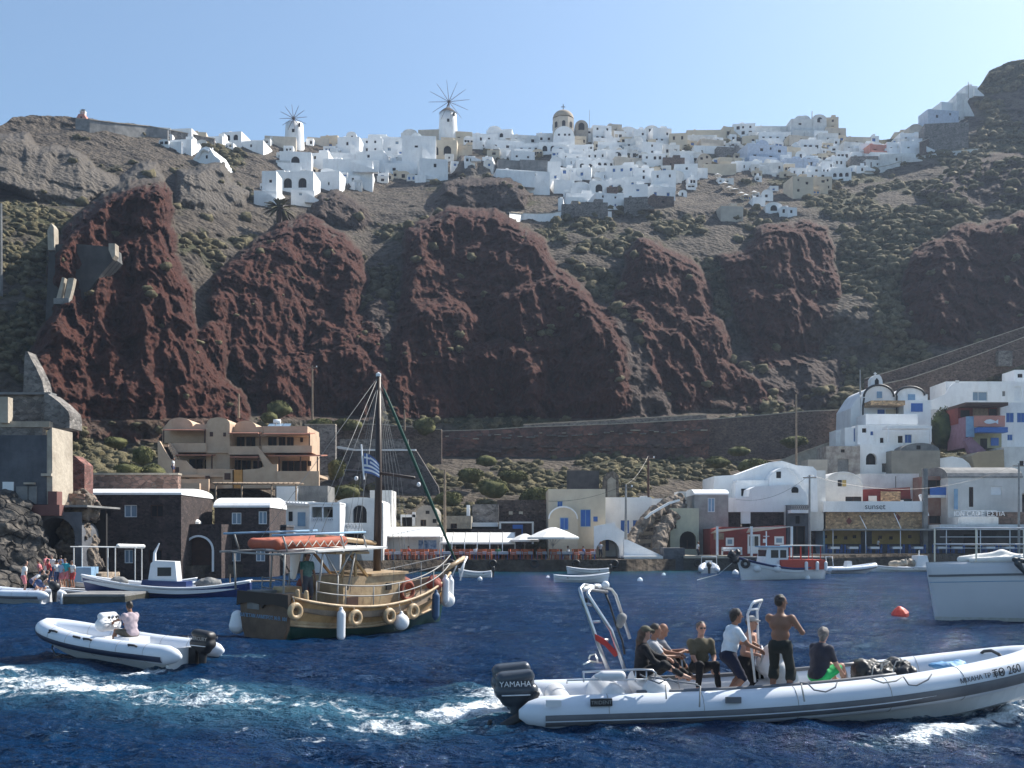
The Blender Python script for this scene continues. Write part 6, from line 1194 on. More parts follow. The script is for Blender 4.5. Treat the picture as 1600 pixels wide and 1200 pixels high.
# tables and chairs
def chair_at(px, py, D, rz, m_, lab, grp, src):
    if src[0] is None:
        t = thing('chair', lab, 'chair', (0,0,0), 0, grp); MB().box(-.24,.24,-.24,.24,.43,.48).build('seat', m_, t); MB().box(-.24,.24,.2,.25,.7,1.0).box(-.24,.24,.2,.25,.55,.62).build('backrest', m_, t)
        for sx in (-1, 1):
            for sy in (-1, 1): MB().box(sx*.21-.03, sx*.21+.03, sy*.21-.03, sy*.21+.03, 0, .43 if sy < 0 else .7).build('leg', m_, t)
        src[0] = t; o = t
    else:
        o = src[0].copy(); C.objects.link(o)
        for ch in src[0].children: c = ch.copy(); C.objects.link(c); c.parent = o
    o.location = (X(px, D), D, Z(py, D)); o.rotation_euler = (0,0,rz)
def table_at(px, py, D, m_, lab, grp, src):
    if src[0] is None:
        t = thing('table', lab, 'table', (0,0,0), 0, grp); MB().box(-.5,.5,-.5,.5,.70,.76).build('tabletop', m_, t); m = MB(); m.box(-.52,.52,-.52,-.5,.5,.765).box(-.52,.52,.5,.52,.5,.765).box(-.52,-.5,-.5,.5,.5,.765).box(.5,.52,-.5,.5,.5,.765); m.build('cloth_edge', m_, t)
        for sx in (-1, 1):
            for sy in (-1, 1): MB().box(sx*.42-.03, sx*.42+.03, sy*.42-.03, sy*.42+.03, 0, .7).build('leg', blue, t)
        src[0] = t; o = t
    else:
        o = src[0].copy(); C.objects.link(o)
        for ch in src[0].children: c = ch.copy(); C.objects.link(c); c.parent = o
    o.location = (X(px, D), D, Z(py, D))
oc, bc, tw, to = [None], [None], [None], [None]
clothm = mat('grey blue cloth', (.42,.45,.52), .8)
for i, px in enumerate([592,608,622,636,650,664,678,700,716,734,752,768,786,806,824,846,868,886,904,922]):
    D = 98.6 if px > 690 else 98; zq = 1.1; py = HOR+(CH-zq)/D*FP
    for dx, rz in ((-5, R(100)), (5, R(-80)), (-2.5, R(170)), (3, R(10))):
        if (i+int(dx)) % 5 != 0: chair_at(px+dx, py, D+(.9 if abs(dx) < 4 and dx > 0 else -.5 if abs(dx) < 4 else .2), rz+rnd.uniform(-.3, .3), orange, 'orange wooden taverna chair on the middle quay', 'orange chairs on the middle quay', oc)
    table_at(px, py, D+.2, clothm, 'grey-clothed square taverna table among orange chairs', 'tables among the orange chairs', to)
for px in (1303, 1332, 1365, 1400, 1433, 1470, 1494, 1545, 1575):
    D = 119.6; py = HOR+(CH-1.38)/D*FP; table_at(px, py, D, whitep, 'white-clothed table on the right taverna terrace', 'white tables of the right tavernas', tw)
    for dx, rz in ((-9, R(90)), (9, R(-90))): chair_at(px+dx, py, D, rz, blue, 'blue wooden chair at a right taverna table', 'blue chairs of the right tavernas', bc)

# ledges and piers that break up the long terrace wall
k = K('wall_ledge', 'pale broken ledge running along the upper part of the long terrace wall', 'ledge', 900, 690, 159.6)
for i in range(34):
    x = 700+12*i+rnd.uniform(-4, 4); y = 683-.03*(x-700)+rnd.uniform(-3, 3); k.b('ledge_stone', stone_g if i % 3 else tanc, x, x+rnd.uniform(4, 16), y, y+rnd.uniform(.8, 2.2), -.25, .3)
for i in range(26):
    x = 700+16*i+rnd.uniform(-5, 5); y = 702-.02*(x-700)+rnd.uniform(-4, 4); k.b('ledge_stone', stone_b, x, x+rnd.uniform(8, 24), y, y+rnd.uniform(1, 3), -.35, .3)
# diners and strollers on the quay
DN = [(600,'man in pale shirt seated at the left end of the orange chairs',cloth('pale shirt', (.42,.42,.44)),0),(640,'woman in red top seated below the blue poster',cloth('red top', (.4,.05,.04)),0),(712,'diner in navy top seated under the ridged awning',cloth('navy shirt', (.022,.024,.04)),0),(744,'diner in white top seated mid awning',cloth('white top', (.7,.7,.7)),0),(778,'diner in green top seated near the right end of the awning',cloth('green top', (.05,.16,.08)),0),(842,'diner in dark top beside the pole of the largest parasol',cloth('dark top', (.04,.04,.05)),0),(888,'diner in white shirt seated right of the largest parasol pole',cloth('white top', (.7,.7,.7)),0),(912,'diner in blue shirt at the last orange table',cloth('blue top', (.06,.12,.3)),0),(938,'person in pale dress walking past the archway',cloth('pale shirt', (.42,.42,.44)),1),(1372,'waiter in white shirt standing in the taverna doorway',cloth('white top', (.7,.7,.7)),1),(1484,'person in dark clothes standing under the right canopy',cloth('dark top', (.04,.04,.05)),1),(1090,'man in white shirt sitting in the shade by the pale green house',cloth('white top', (.7,.7,.7)),1)]
for px, lab, c_, stn in DN:
    D = 98.9 if px < 930 else 101.5 if px < 1100 else 119.9; zg = 1.08 if px < 1200 else 1.38
    if stn: person(lab, (X(px, D), D, zg), R(rnd.uniform(0, 360)), pose='stand', shirt=c_, pants=cloth('dark trousers', (.03,.03,.04)), plen=1.9, near=False)
    else: person(lab, (X(px, D), D-.3, zg), R(rnd.choice([0, 180, 90])), pose='sit', hz=.52, hands=[(.4,.15,.75),(.4,-.15,.75)], feet=[(.4,.12,0),(.4,-.12,0)], shirt=c_, pants=cloth('dark trousers', (.03,.03,.04)), plen=1.9, near=False)
# tyres and mooring clutter on the quay face
for i, px in enumerate((705, 770, 835, 900, 960, 1090, 1180)):
    D = (96.9 if px < 980 else 99.3); t = MB().tube([(.32*math.cos(a), 0, .32*math.sin(a)) for a in [2*math.pi*j/14 for j in range(14)]], .11, 6, closed=True).build('tyre', black, None, True); t.location = (X(px, D), D-.02 if px < 980 else D, .72); tag(t, 'black tyre hung on the quay face below ' + ['the left end of the ridged awning','the middle of the ridged awning','the medium parasol','the last orange tables','the stair block','the grey blotchy house','the red house door'][i], 'tyre', 'tyres along the quay')
# ---------------- boats ----------------
rubw = mat('white rubber tube', (.66,.70,.76), .42, (.60,.64,.70), .8, spec=.4); rubg = mat('grey strake rubber', (.10,.105,.12), .5, (.13,.135,.15), 2); navy = mat('navy strake', (.012,.02,.05), .45, (.015,.025,.06), 2)
gel = mat('white gelcoat', (.68,.69,.70), .3, (.62,.63,.65), .6, spec=.5); rope = mat('rope', (.45,.43,.40), .9, (.35,.33,.3), 8); greyr = mat('grey rope', (.22,.23,.25), .9)
def rib(t, L, B, r, sheer, z0, strake, hullm, band=(-42, -8), rr=1.0):
    """rigid inflatable: two tubes meeting in the bow, V hull, deck; x forward"""
    N = 34; half = []
    for i in range(N+1):
        f = i/N; x = f*(L-r); tt = max(0, (f-.52)/.48); y = (B/2-r)*(1-tt**2.3)**.62 if tt < 1 else 0; z = z0+sheer*max(0, f-.25)**2/.5625; half.append(Vector((x, y, z)))
    pts = half+[Vector((p.x, -p.y, p.z)) for p in half[-2::-1]]
    st = [Vector((-.42, half[0].y, z0)), Vector((-.25, half[0].y, z0))]; en = [Vector((p.x, -p.y, p.z)) for p in st[::-1]]
    allp = st+pts+en; rad = [r*.25, r*.72]+[r]*len(pts)+[r*.72, r*.25]; MB().tube(allp, rad, 20).build('inflatable_tube', rubw, t, True)
    for i in (4, 10, 16, 22, 27):
        for sg in (1, -1):
            p, d = half[i], (half[i+1]-half[i-1]).normalized(); p = Vector((p.x, sg*p.y, p.z)); d = Vector((d.x, sg*d.y, d.z)); u = d.cross(Vector((0,0,1))).normalized(); v = u.cross(d)
            MB().tube([p+(u*math.cos(a)+v*math.sin(a))*(r+.001) for a in [2*math.pi*k/20 for k in range(20)]], .006, 5, closed=True).build('tube_seam', galv, t)
    # strake band on the outer side
    V = []; F = []; K_ = 6; n = len(pts)
    for i, p in enumerate(pts):
        d = (pts[min(i+1, n-1)]-pts[max(i-1, 0)]); d.z = 0; d.normalize(); o = Vector((-d.y, d.x, 0)) ; o = o if True else -o
        for k in range(K_+1): a = R(band[0]+(band[1]-band[0])*k/K_); bul = r*(1.02+.05*math.sin(math.pi*k/K_)); V.append(p+o*math.cos(a)*bul+Vector((0,0,1))*math.sin(a)*bul)
    for i in range(n-1):
        for k in range(K_): F.append((i*(K_+1)+k, (i+1)*(K_+1)+k, (i+1)*(K_+1)+k+1, i*(K_+1)+k+1))
    link_mesh('rubbing_strake', V, F, strake, t, True)
    V = []; F = []
    for i in range(N+1):
        p = half[i]; f = i/N; ky = -.28+.62*max(0, f-.45)**2/.3; ky = min(ky, p.z-.05)
        for y_, z_ in ((p.y+.02, p.z-r*.5), (p.y*.93, p.z-r*1.05), (p.y*.6, ky*.6+(p.z-r*1.3)*.4), (0, ky), (-p.y*.6, ky*.6+(p.z-r*1.3)*.4), (-p.y*.93, p.z-r*1.05), (-p.y-.02, p.z-r*.5)): V.append((p.x, y_, z_))
    for i in range(N):
        for k in range(6): F.append((i*7+k, (i+1)*7+k, (i+1)*7+k+1, i*7+k+1))
    F.append(tuple(range(7))); link_mesh('hull', V, F, hullm, t)
    V = [];
    for i in range(0, N-2): p = half[i]; V += [(p.x, p.y, z0-r*.35+(p.z-z0)*.8), (p.x, -p.y, z0-r*.35+(p.z-z0)*.8)]
    link_mesh('deck', V, [(2*i, 2*i+1, 2*i+3, 2*i+2) for i in range(N-3)], gel, t); MB().box(-.04, .06, -half[0].y, half[0].y, -.2, z0+r*.6).build('transom', gel, t)
    return half
def outboard(t, x, y, z, s, m_, word, wcol, tiltdeg=0, par=None):
    r_ = thing('outboard', None, None, (x, y, z)); del_ = r_; r_.parent = t
    for key in ('label', 'category'):
        if key in r_: del r_[key]
    bpy.data.objects.remove(r_)
    def q(a): return (x+a[0]*s, y+a[1]*s, z+a[2]*s)
    cow = sdf_mesh('outboard_motor', [('c', q((-.56,.06,.66)), q((-.12,.06,.72)), .14*s, .11*s), ('c', q((-.56,-.06,.66)), q((-.12,-.06,.72)), .14*s, .11*s), ('c', q((-.58,.05,.46)), q((-.08,.05,.46)), .14*s, .13*s), ('c', q((-.58,-.05,.46)), q((-.08,-.05,.46)), .14*s, .13*s), ('c', q((-.48,0,.32)), q((-.14,0,.34)), .14*s, .14*s), ('c', q((-.34,0,.4)), q((-.34,0,-.3)), .13*s, .085*s), ('c', q((-.34,0,-.3)), q((-.34,0,-.75)), .085*s, .06*s), ('c', q((-.62,0,-.82)), q((-.1,0,-.8)), .07*s, .05*s), ('c', q((-.65,0,-.42)), q((-.2,0,-.42)), .05*s, .05*s)], m_, t, .014, .06, clips=())
    MB().box(x-.2*s, x+.04, y-.13*s, y+.13*s, z-.15, z+.32*s).build('bracket', black, cow)
    for sg in (-1, 1): text('lettering', word, wcol, (x-.36*s, y+sg*(.208*s), z+.60*s), .135*s, cow, (R(90), 0, 0 if sg < 0 else R(180)), .004)
    m = MB(); 
    for k in range(3): a = k*2.09; m.bar(q((-.66,0,-.82)), q((-.68, .17*math.cos(a), -.82+.17*math.sin(a))), .08*s, .02)
    m.build('propeller', black, cow); m = MB(); m.box(x-.60*s, x-.1*s, y-.213*s, y+.213*s, z+.40*s, z+.415*s); m.build('trim_stripe', whitep, cow); return cow
# ---- dive boat in the foreground ----
DB = 18.1; dive = thing('inflatable_boat', 'large white inflatable dive boat with grey strakes crossing the foreground to the right', 'boat', (X(845, 17.6), DB, -.20), 0, rot=(0, R(-1.2), R(3.0)))
hf = rib(dive, 9.3, 2.5, .29, .52, .46, rubg, gel, band=(-40, 2))
rot = dive.rotation_euler.to_matrix()
def dl(px, py, y_off):       # local point of the dive boat seen at a photo pixel, at lateral offset y_off from the centreline
    D = DB+y_off
    for _ in range(6):
        w_ = P(px, py, D); l = rot.transposed() @ (w_-dive.location); D += (y_off-l.y)
    return l
SY = -1.25+.29
band2 = MB(); V = []; F = []
for i, p in enumerate(hf[:-1]): 
    for a in (-38, -34): V.append((p.x, -p.y-math.cos(R(a+18))*.29*1.075, p.z+math.sin(R(a+18))*.29*1.075))
link_mesh('strake_stripe', V, [(2*i, 2*i+1, 2*i+3, 2*i+2) for i in range(len(hf)-2)], rubw, dive)
out = outboard(dive, -.12, .28, .35, 1.0, mat('blue grey cowl', (.05,.06,.075), .3, (.06,.07,.085), 1), 'YAMAHA', whitep)
out2 = outboard(dive, -.1, -.42, .32, .98, MATS['blue grey cowl'], 'YAMAHA', whitep)
sdf_mesh('tilted_leg', [('c', (-.25,-.75,.42), (-.75,-.8,.18), .11, .09), ('c', (-.75,-.8,.18), (-1.0,-.8,.12), .07, .05), ('c', (-.98,-.8,.05), (-.9,-.8,.32), .05, .04), ('c', (-.3,-.72,.5), (-.1,-.7,.75), .07, .06)], black, dive, .02, .05)
# stern moulding and seat
sdf_mesh('stern_moulding', [('c', (.35,.75,.52), (.35,-.75,.52), .20, .20), ('c', (1.2,.72,.66), (1.2,-.72,.66), .22, .22), ('c', (1.95,.7,.72), (1.95,-.7,.72), .26, .26), ('c', (1.2,.72,.4), (1.2,-.72,.4), .3, .3)], gel, dive, .035, .18)
ch = metal_m; q = lambda px, py, yo: dl(px, py, yo)
def db(part, m_, pts, r=.022, n=8): return MB().tube([q(*p) for p in pts], r, n).build(part, m_, dive, True)
db('roll_bar', ch, [(951,1048,-.75),(936,1010,-.75),(910,935,-.75),(906,920,-.7),(912,914,-.5),(938,918,.3),(955,921,.7),(962,930,.78),(984,998,.8)], .033); db('roll_bar', ch, [(976,1046,-.75),(955,985,-.75),(922,935,-.75),(918,927,-.7),(922,922,-.6),(948,925,.5)], .033)
db('roll_bar_strut', ch, [(912,942,-.75),(926,946,-.75)]); db('roll_bar_strut', ch, [(922,972,-.75),(938,971,-.75)]); db('roll_bar_strut', ch, [(932,1000,-.75),(951,1000,-.75)]); db('cable', black, [(945,925,.6),(953,945,.6),(962,975,.7),(972,1000,.7),(976,1022,.6)], .02)
sdf_mesh('spotlight', [('c', tuple(q(946,914,.4)), tuple(q(941,918,.4)), .075, .05)], whitep, dive, .015); sdf_mesh('antenna_dome', [('c', tuple(q(910,920,-.5)), tuple(q(924,918,-.2)), .05, .06), ('c', tuple(q(930,916,.1)), tuple(q(936,916,.2)), .045, .045)], gel, dive, .015)
sdf_mesh('camera_box', [('c', tuple(q(914,938,-.72)), tuple(q(914,945,-.72)), .05, .05)], black, dive, .015); sdf_mesh('panel', [('c', tuple(q(972,965,.75)), tuple(q(968,975,.72)), .09, .08)], greyc, dive, .02)
pts = [q(929,990,-.78), q(944,998,-.74), q(962,1016,-.7), q(966,1022,-.7), q(960,1026,-.7), q(946,1010,-.72), q(930,1000,-.76)]; o_ = Vector((0,.06,0)); MB().add([p-o_ for p in pts]+[p+o_ for p in pts], [tuple(range(7)), tuple(range(13,6,-1))]+[(i, 7+i, 7+(i+1) % 7, (i+1) % 7) for i in range(7)]).build('folded_flag', mat('red cloth', (.5,.04,.03), .8), dive)
sdf_mesh('fender', [('c', tuple(q(942,1056,-1.0)), tuple(q(970,1056,-1.0)), .085, .085), ('c', tuple(q(932,1056,-1.0)), tuple(q(935,1056,-1.0)), .04, .05)], gel, dive, .014, .02)
db('rail', ch, [(886,1068,-1.0),(886,1063,-1.0),(925,1062,-1.0),(975,1062,-1.0),(1020,1061,-1.0)], .016); db('rail', ch, [(910,1050,-.95),(950,1048,-.95),(1000,1046,-.95),(1019,1047,-.95),(1025,1052,-.95),(1022,1062,-.95)], .018)
for a in (912, 993, 1010): db('rail_post', ch, [(a,1048,-.95),(a,1066,-1.0)], .014)
db('rail', ch, [(920,1030,.7),(922,1024,.7),(930,1022,.7),(935,1036,.6)], .015); db('rail', ch, [(912,1038,.3),(922,1033,.6),(940,1036,.9)], .015)
k_ = q(1203, 1066, .1)
con = sdf_mesh('console', [('c', (k_.x-.12,.28,.55), (k_.x-.12,-.28,.55), .2, .2), ('c', (k_.x+.1,.28,.55), (k_.x+.1,-.28,.55), .2, .2), ('c', (k_.x,.3,1.0), (k_.x,-.3,1.0), .2, .2), ('c', (k_.x+.08,.28,1.25), (k_.x+.08,-.28,1.25), .13, .13), ('c', (k_.x+.2,.25,.8), (k_.x+.2,-.25,.8), .2, .2)], gel, dive, .025, .08)
ctr = Vector((k_.x-.22, 0, 1.2)); MB().tube([ctr+Vector((.08*math.sin(a)*.5, .19*math.cos(a), .19*math.sin(a))) for a in [2*math.pi*i/16 for i in range(16)]], .015, 6, closed=True).build('steering_wheel', ch, con)
db('windscreen_frame', whitep, [(1180,1066,-.35),(1173,1005,-.35),(1168,960,-.35),(1175,944,-.3),(1180,940,-.3)], .022); db('windscreen_frame', whitep, [(1187,1060,.35),(1184,990,.35),(1183,955,.35),(1190,938,.3),(1180,942,0)], .022); db('windscreen_bar', whitep, [(1170,953,-.35),(1184,951,.35)], .02); sdf_mesh('searchlight', [('c', tuple(q(1178,941,-.2)), tuple(q(1190,938,.1)), .035, .03)], ch, dive, .012)
pv = [q(1183,1000,-.3), q(1200,985,-.3), q(1204,985,.3), q(1187,1000,.3)]; MB().add(pv+[p+Vector((.01,0,-.02)) for p in pv], [(0,1,2,3),(7,6,5,4)]).build('windscreen', mat('acrylic', (.5,.5,.5), .1, (.45,.45,.45), 1, alpha=.35), con)
q8 = q(1290, 1066, -.2); MB().box(q8.x-.35, q8.x+.6, -.35, .55, .42, .62).build('bow_locker', gel, dive)
ropes = [[(1090,1069,-1.25),(1065,1066,-1.2),(1040,1062,-1.1),(1015,1058,-1.0)],[(1088,1070,-1.25),(1094,1072,-1.33),(1093,1105,-1.42)],[(1250,1067,-1.2),(1262,1068,-1.25),(1272,1078,-1.33),(1290,1081,-1.33),(1305,1074,-1.3),(1308,1066,-1.25)],[(1252,1068,-1.25),(1257,1096,-1.4)],[(1412,1058,-1.25),(1420,1070,-1.33),(1432,1071,-1.33),(1450,1062,-1.3),(1456,1053,-1.25)],[(1360,1060,-1.2),(1380,1067,-1.33),(1400,1064,-1.3),(1412,1056,-1.25)],[(1000,1054,-.9),(1015,1062,-1),(1030,1068,-1.1),(1045,1060,-1.1),(1060,1068,-1.15)],[(1040,1070,-1.25),(1041,1092,-1.38)]]
for i, rp_ in enumerate(ropes): db('grab_line', rope if i % 2 else greyr, rp_, .014, 6)
for px_, py_ in ((865, 1099), (1146, 1094)): a_ = q(px_-12, py_, -1.27); b_ = q(px_+12, py_, -1.27); MB().bar(Vector((a_.x,-1.262,a_.z)), Vector((b_.x,-1.262,b_.z)), .06, .10).build('tube_handle', rubg if px_ > 1000 else gel, dive)
a_ = q(940, 1098, -1.27); MB().box(a_.x-.18, a_.x+.18, -1.268, -1.2, a_.z-.06, a_.z+.06).build('name_plate', black, dive); text('lettering', 'TRIDENT', galv, (a_.x, -1.27, a_.z), .085, dive, ext=.002)
for (px_, py_, st, sz) in ((1534, 1056, 'ΜΙΧΑΗΛ ΤΡ 3334', .115), (1579, 1046, 'ΤΘ 260', .2)):
    hh = q(px_, py_, -1.0); f = max(0, hh.x/(9.3-.29)); j = min(int(f*34), 33); p0_ = hf[j]; p1_ = hf[j+1]; yaw = math.atan2(-(p1_.y-p0_.y), (p1_.x-p0_.x)); yy = -(p0_.y+(p1_.y-p0_.y)*(f*34-j))
    zz = p0_.z+.10; text('registration', st, black, (hh.x, yy-.298, zz), sz, dive, (R(78), -math.atan2(p1_.z-p0_.z, p1_.x-p0_.x), yaw), .003)
for s_ in (-1, 1):
    m = MB(); m.tube([(p.x, s_*(p.y-.12), p.z+.285) for p in hf[6:24]], .04, 6); m.build('anti_slip_patch', rubg, dive, True)
m = MB(); m.tube([(hf[31].x, s*(hf[31].y+.0)*1, hf[31].z+.02+.3*math.sqrt(max(0, 1-(s*s)))) for s in [-1,-.8,-.5,0,.5,.8,1]], .03, 6); m.build('bow_strap', black, dive)
def heap():
    t = thing('net_heap', 'black heap of dive nets and tangled pale rope in the bow', 'net', dive.matrix_basis @ Vector((q(1382,1062,-.2)))); rg = random.Random(4); pm = []
    for i in range(22): pm.append(('e', (rg.uniform(-.45,.38), rg.uniform(-.35,.35), rg.uniform(0,.2)), (rg.uniform(.1,.22),)*3))
    sdf_mesh('net', pm, black, t, .02, .04, noise=(.05, .07, 3)); 
    for i in range(5):
        m = MB(); x0 = rg.uniform(-.4,.1); pts = [(x0+k*.08+rg.uniform(-.03,.03), rg.uniform(-.5,-.3)+k*.06, .10+.24*math.sin(k/6*math.pi)+rg.uniform(0,.04)) for k in range(7)]; m.tube(pts, .012, 5); m.build('rope', rope, t, True)
heap()
k = q(1480,1040,0); sdfb = sdf_mesh('tarpaulin', [('e', (0,0,0), (.32,.2,.07)), ('e', (.25,.1,.03), (.14,.12,.06))], mat('blue tarp', (.10,.28,.5), .6), None, .02, .04, noise=(.03,.08,3)); sdfb.location = dive.matrix_basis @ Vector((k.x, k.y, k.z)); tag(sdfb, 'crumpled light blue sheet lying in the bow of the dive boat', 'sheet')
# crew: placed by the pixel of the pelvis
def crew(px, py, yo, rz, lab, **kw):
    l = dive.matrix_basis @ q(px, py, yo); kw.setdefault('hz', 0.0); return person(lab, (l.x, l.y, l.z), R(rz), **kw)
wet = cloth('wetsuit', (.012,.012,.015)); 
crew(1001, 1049, -.45, 0, 'woman with camouflage cap and long brown hair seated at the stern rail', pose='sit', lean=6, hands=[(.50,.1,.22),(.42,-.12,.12)], feet=[(.72,.12,-.14),(.74,-.1,-.14)], skin=skin_l, shirt=cloth('black rash top', (.014,.014,.017)), sleeve=1.8, pants=wet, plen=1.95, hair=hair_n, hairstyle='long', cap=cloth('camouflage', (.14,.13,.09), (.05,.05,.035)), glasses=True, H_=1.68)
crew(1013, 1045, .15, -5, 'dark-haired man in pale shirt seated behind the woman with the cap', pose='sit', lean=10, hands=[(.55,.1,.26),(.5,-.1,.24)], feet=[(.7,.12,-.2),(.74,-.1,-.2)], skin=skin_t, shirt=cloth('pale shirt', (.42,.42,.44)), sleeve=.6, pants=wet, plen=1.9, hair=hair_b)
crew(1027, 1043, .7, 5, 'bald sunburnt man in grey shirt reaching for the stern rail', pose='sit', lean=8, hands=[(.5,.15,.30),(.46,-.12,.30)], feet=[(.6,.12,-.25),(.62,-.1,-.25)], skin=skin_t, shirt=cloth('grey shirt', (.2,.2,.22)), sleeve=.5, pants=wet, plen=1.9, hairstyle='bald', glasses=True)
db('grab_hoop', ch, [(1040,1040,.2),(1058,1022,.3),(1064,1024,.3),(1066,1040,.3),(1064,1060,.2)], .018)
crew(1093, 1041, .35, -80, 'young man in olive shirt and red sunglasses seated facing the camera', pose='sit', lean=6, hands=[(.30,.15,.02),(.32,-.12,.0)], feet=[(.42,.2,-.42),(.42,-.18,-.42)], skin=skin_l, shirt=cloth('olive shirt', (.115,.095,.06)), sleeve=.75, pants=wet, plen=1.9, hair=hair_n, hairstyle='short', glasses=True)
crew(1138, 1024, -.45, 8, 'man in white polo shirt and navy shorts leaning towards the console', pose='stand', lean=12, hands=[(.46,.1,.20),(.48,-.2,.12)], feet=[(.02,.12,-.78),(-.06,-.12,-.78)], skin=skin_t, shirt=cloth('white polo', (.74,.76,.80)), sleeve=.62, shirt_hem=.12, pants=cloth('navy shorts', (.012,.014,.035)), plen=.98, hair=hair_b, hairstyle='bushy', turn=-8, heavy=1.06)
crew(1166, 1032, .45, -42, 'bare-chested man with pale cap and wetsuit rolled to the waist behind the polo shirt', pose='stand', lean=8, hands=[(.28,.06,.16),(.30,-.14,.14)], feet=[(.0,.12,-.8),(0,-.12,-.8)], skin=skin_l, pants=wet, plen=1.95, hair=hair_n, cap=cloth('pale cap', (.42,.40,.38)), turn=12, heavy=1.05)
crew(1219, 1008, -.75, 62, 'bare-backed man in dark board shorts standing with folded arms, tallest aboard', pose='stand', lean=2, hands=[(.25,-.10,.30),(.22,-.24,.28)], feet=[(.03,.14,-.88),(-.03,-.14,-.88)], skin=skin_d, pants=cloth('board shorts', (.022,.024,.02)), plen=1.28, hair=hair_b, turn=-55, H_=1.84)
crew(1279, 1053, -.35, 28, 'grey-haired man in navy shirt and bright green shorts seated facing the bow', pose='sit', lean=9, hands=[(.42,.05,.12),(.36,-.2,.02)], feet=[(.55,.16,-.22),(.5,-.16,-.36)], skin=skin_l, shirt=cloth('navy shirt', (.022,.024,.04)), sleeve=.7, pants=cloth('green shorts', (.02,.42,.12)), plen=.8, hair=hair_g, hairstyle='bushy', turn=22, heavy=1.22)
# ---- small tender with one helmsman ----
tl = Vector((X(296, 25.9), 25.9, -.06)); tend = thing('inflatable_boat', 'small white inflatable boat with navy strakes speeding left with one helmsman', 'boat', tl, 0, rot=(0, R(-2.0), R(153)))
h2 = rib(tend, 5.5, 1.95, .24, .26, .36, navy, gel, band=(-46, -6))
outboard(tend, -.12, 0, .20, .92, black, 'MERCURY', galv)
sdf_mesh('console', [('c', (2.9,.2,.35), (2.9,-.2,.35), .2, .2), ('c', (2.92,.2,.85), (2.92,-.2,.85), .18, .18), ('c', (2.95,.2,1.08), (2.95,-.2,1.08), .1, .1)], gel, tend, .025, .06); MB().tube([Vector((2.65, .16*math.cos(a), .98+.16*math.sin(a))) for a in [2*math.pi*i/14 for i in range(14)]], .014, 6, closed=True).build('steering_wheel', ch, tend)
for z_, y_ in ((1.05,-.12),(1.05,.0),(1.05,.12)): MB().lathe([(0,0),(.04,.0),(.04,.012),(0,.012)], (0,0,0), 10).build('gauge', black, tend).matrix_local = Matrix.Translation((2.76, y_, z_)) @ Matrix.Rotation(R(-90), 4, 'Y')
MB().box(1.75, 2.3, -.35, .35, .22, .6).build('seat_locker', gel, tend)
for x_ in (1.2, 3.0, 4.1): MB().tube([(x_-.12, -(1.025), .52), (x_-.1, -(1.06), .56), (x_+.1, -(1.06), .56), (x_+.12, -(1.025), .52)] if x_ < 2 else [(x_-.12, .99 if 0 else (h2[int(x_/5.13*34)].y+.2), .58), (x_+.12, (h2[int(x_/5.13*34)].y+.2), .6)], .03, 6).build('tube_handle', black, tend)
for x_ in (1.0, 2.6, 4.0): j = int(x_/5.13*34); y_ = h2[j].y+.24; MB().tube([(x_-.14, y_-.05, h2[j].z+.16), (x_-.12, y_, h2[j].z+.19), (x_+.12, y_-.02, h2[j].z+.19), (x_+.14, y_-.06, h2[j].z+.16)], .028, 6).build('tube_handle', black, tend)
MB().tube([(4.9,0,.5),(4.7,.3,.1),(4.2,.55,-.05),(3.8,.7,.05)], .02, 6).build('bow_line', black, tend)
pl = tend.matrix_basis @ Vector((2.05, .0, .60)); person('man in faded pink shirt steering the small inflatable from its console seat', (pl.x, pl.y, pl.z), R(150), pose='sit', lean=6, hz=.1, hands=[(.55,.1,.38),(.45,-.22,.32)], feet=[(.55,.18,-.34),(.55,-.15,-.34)], skin=skin_t, shirt=cloth('faded pink shirt', (.42,.34,.37)), sleeve=.6, pants=cloth('khaki shorts', (.12,.10,.075)), plen=.8, hair=hair_b, turn=-8, heavy=1.12, shirt_hem=.06)
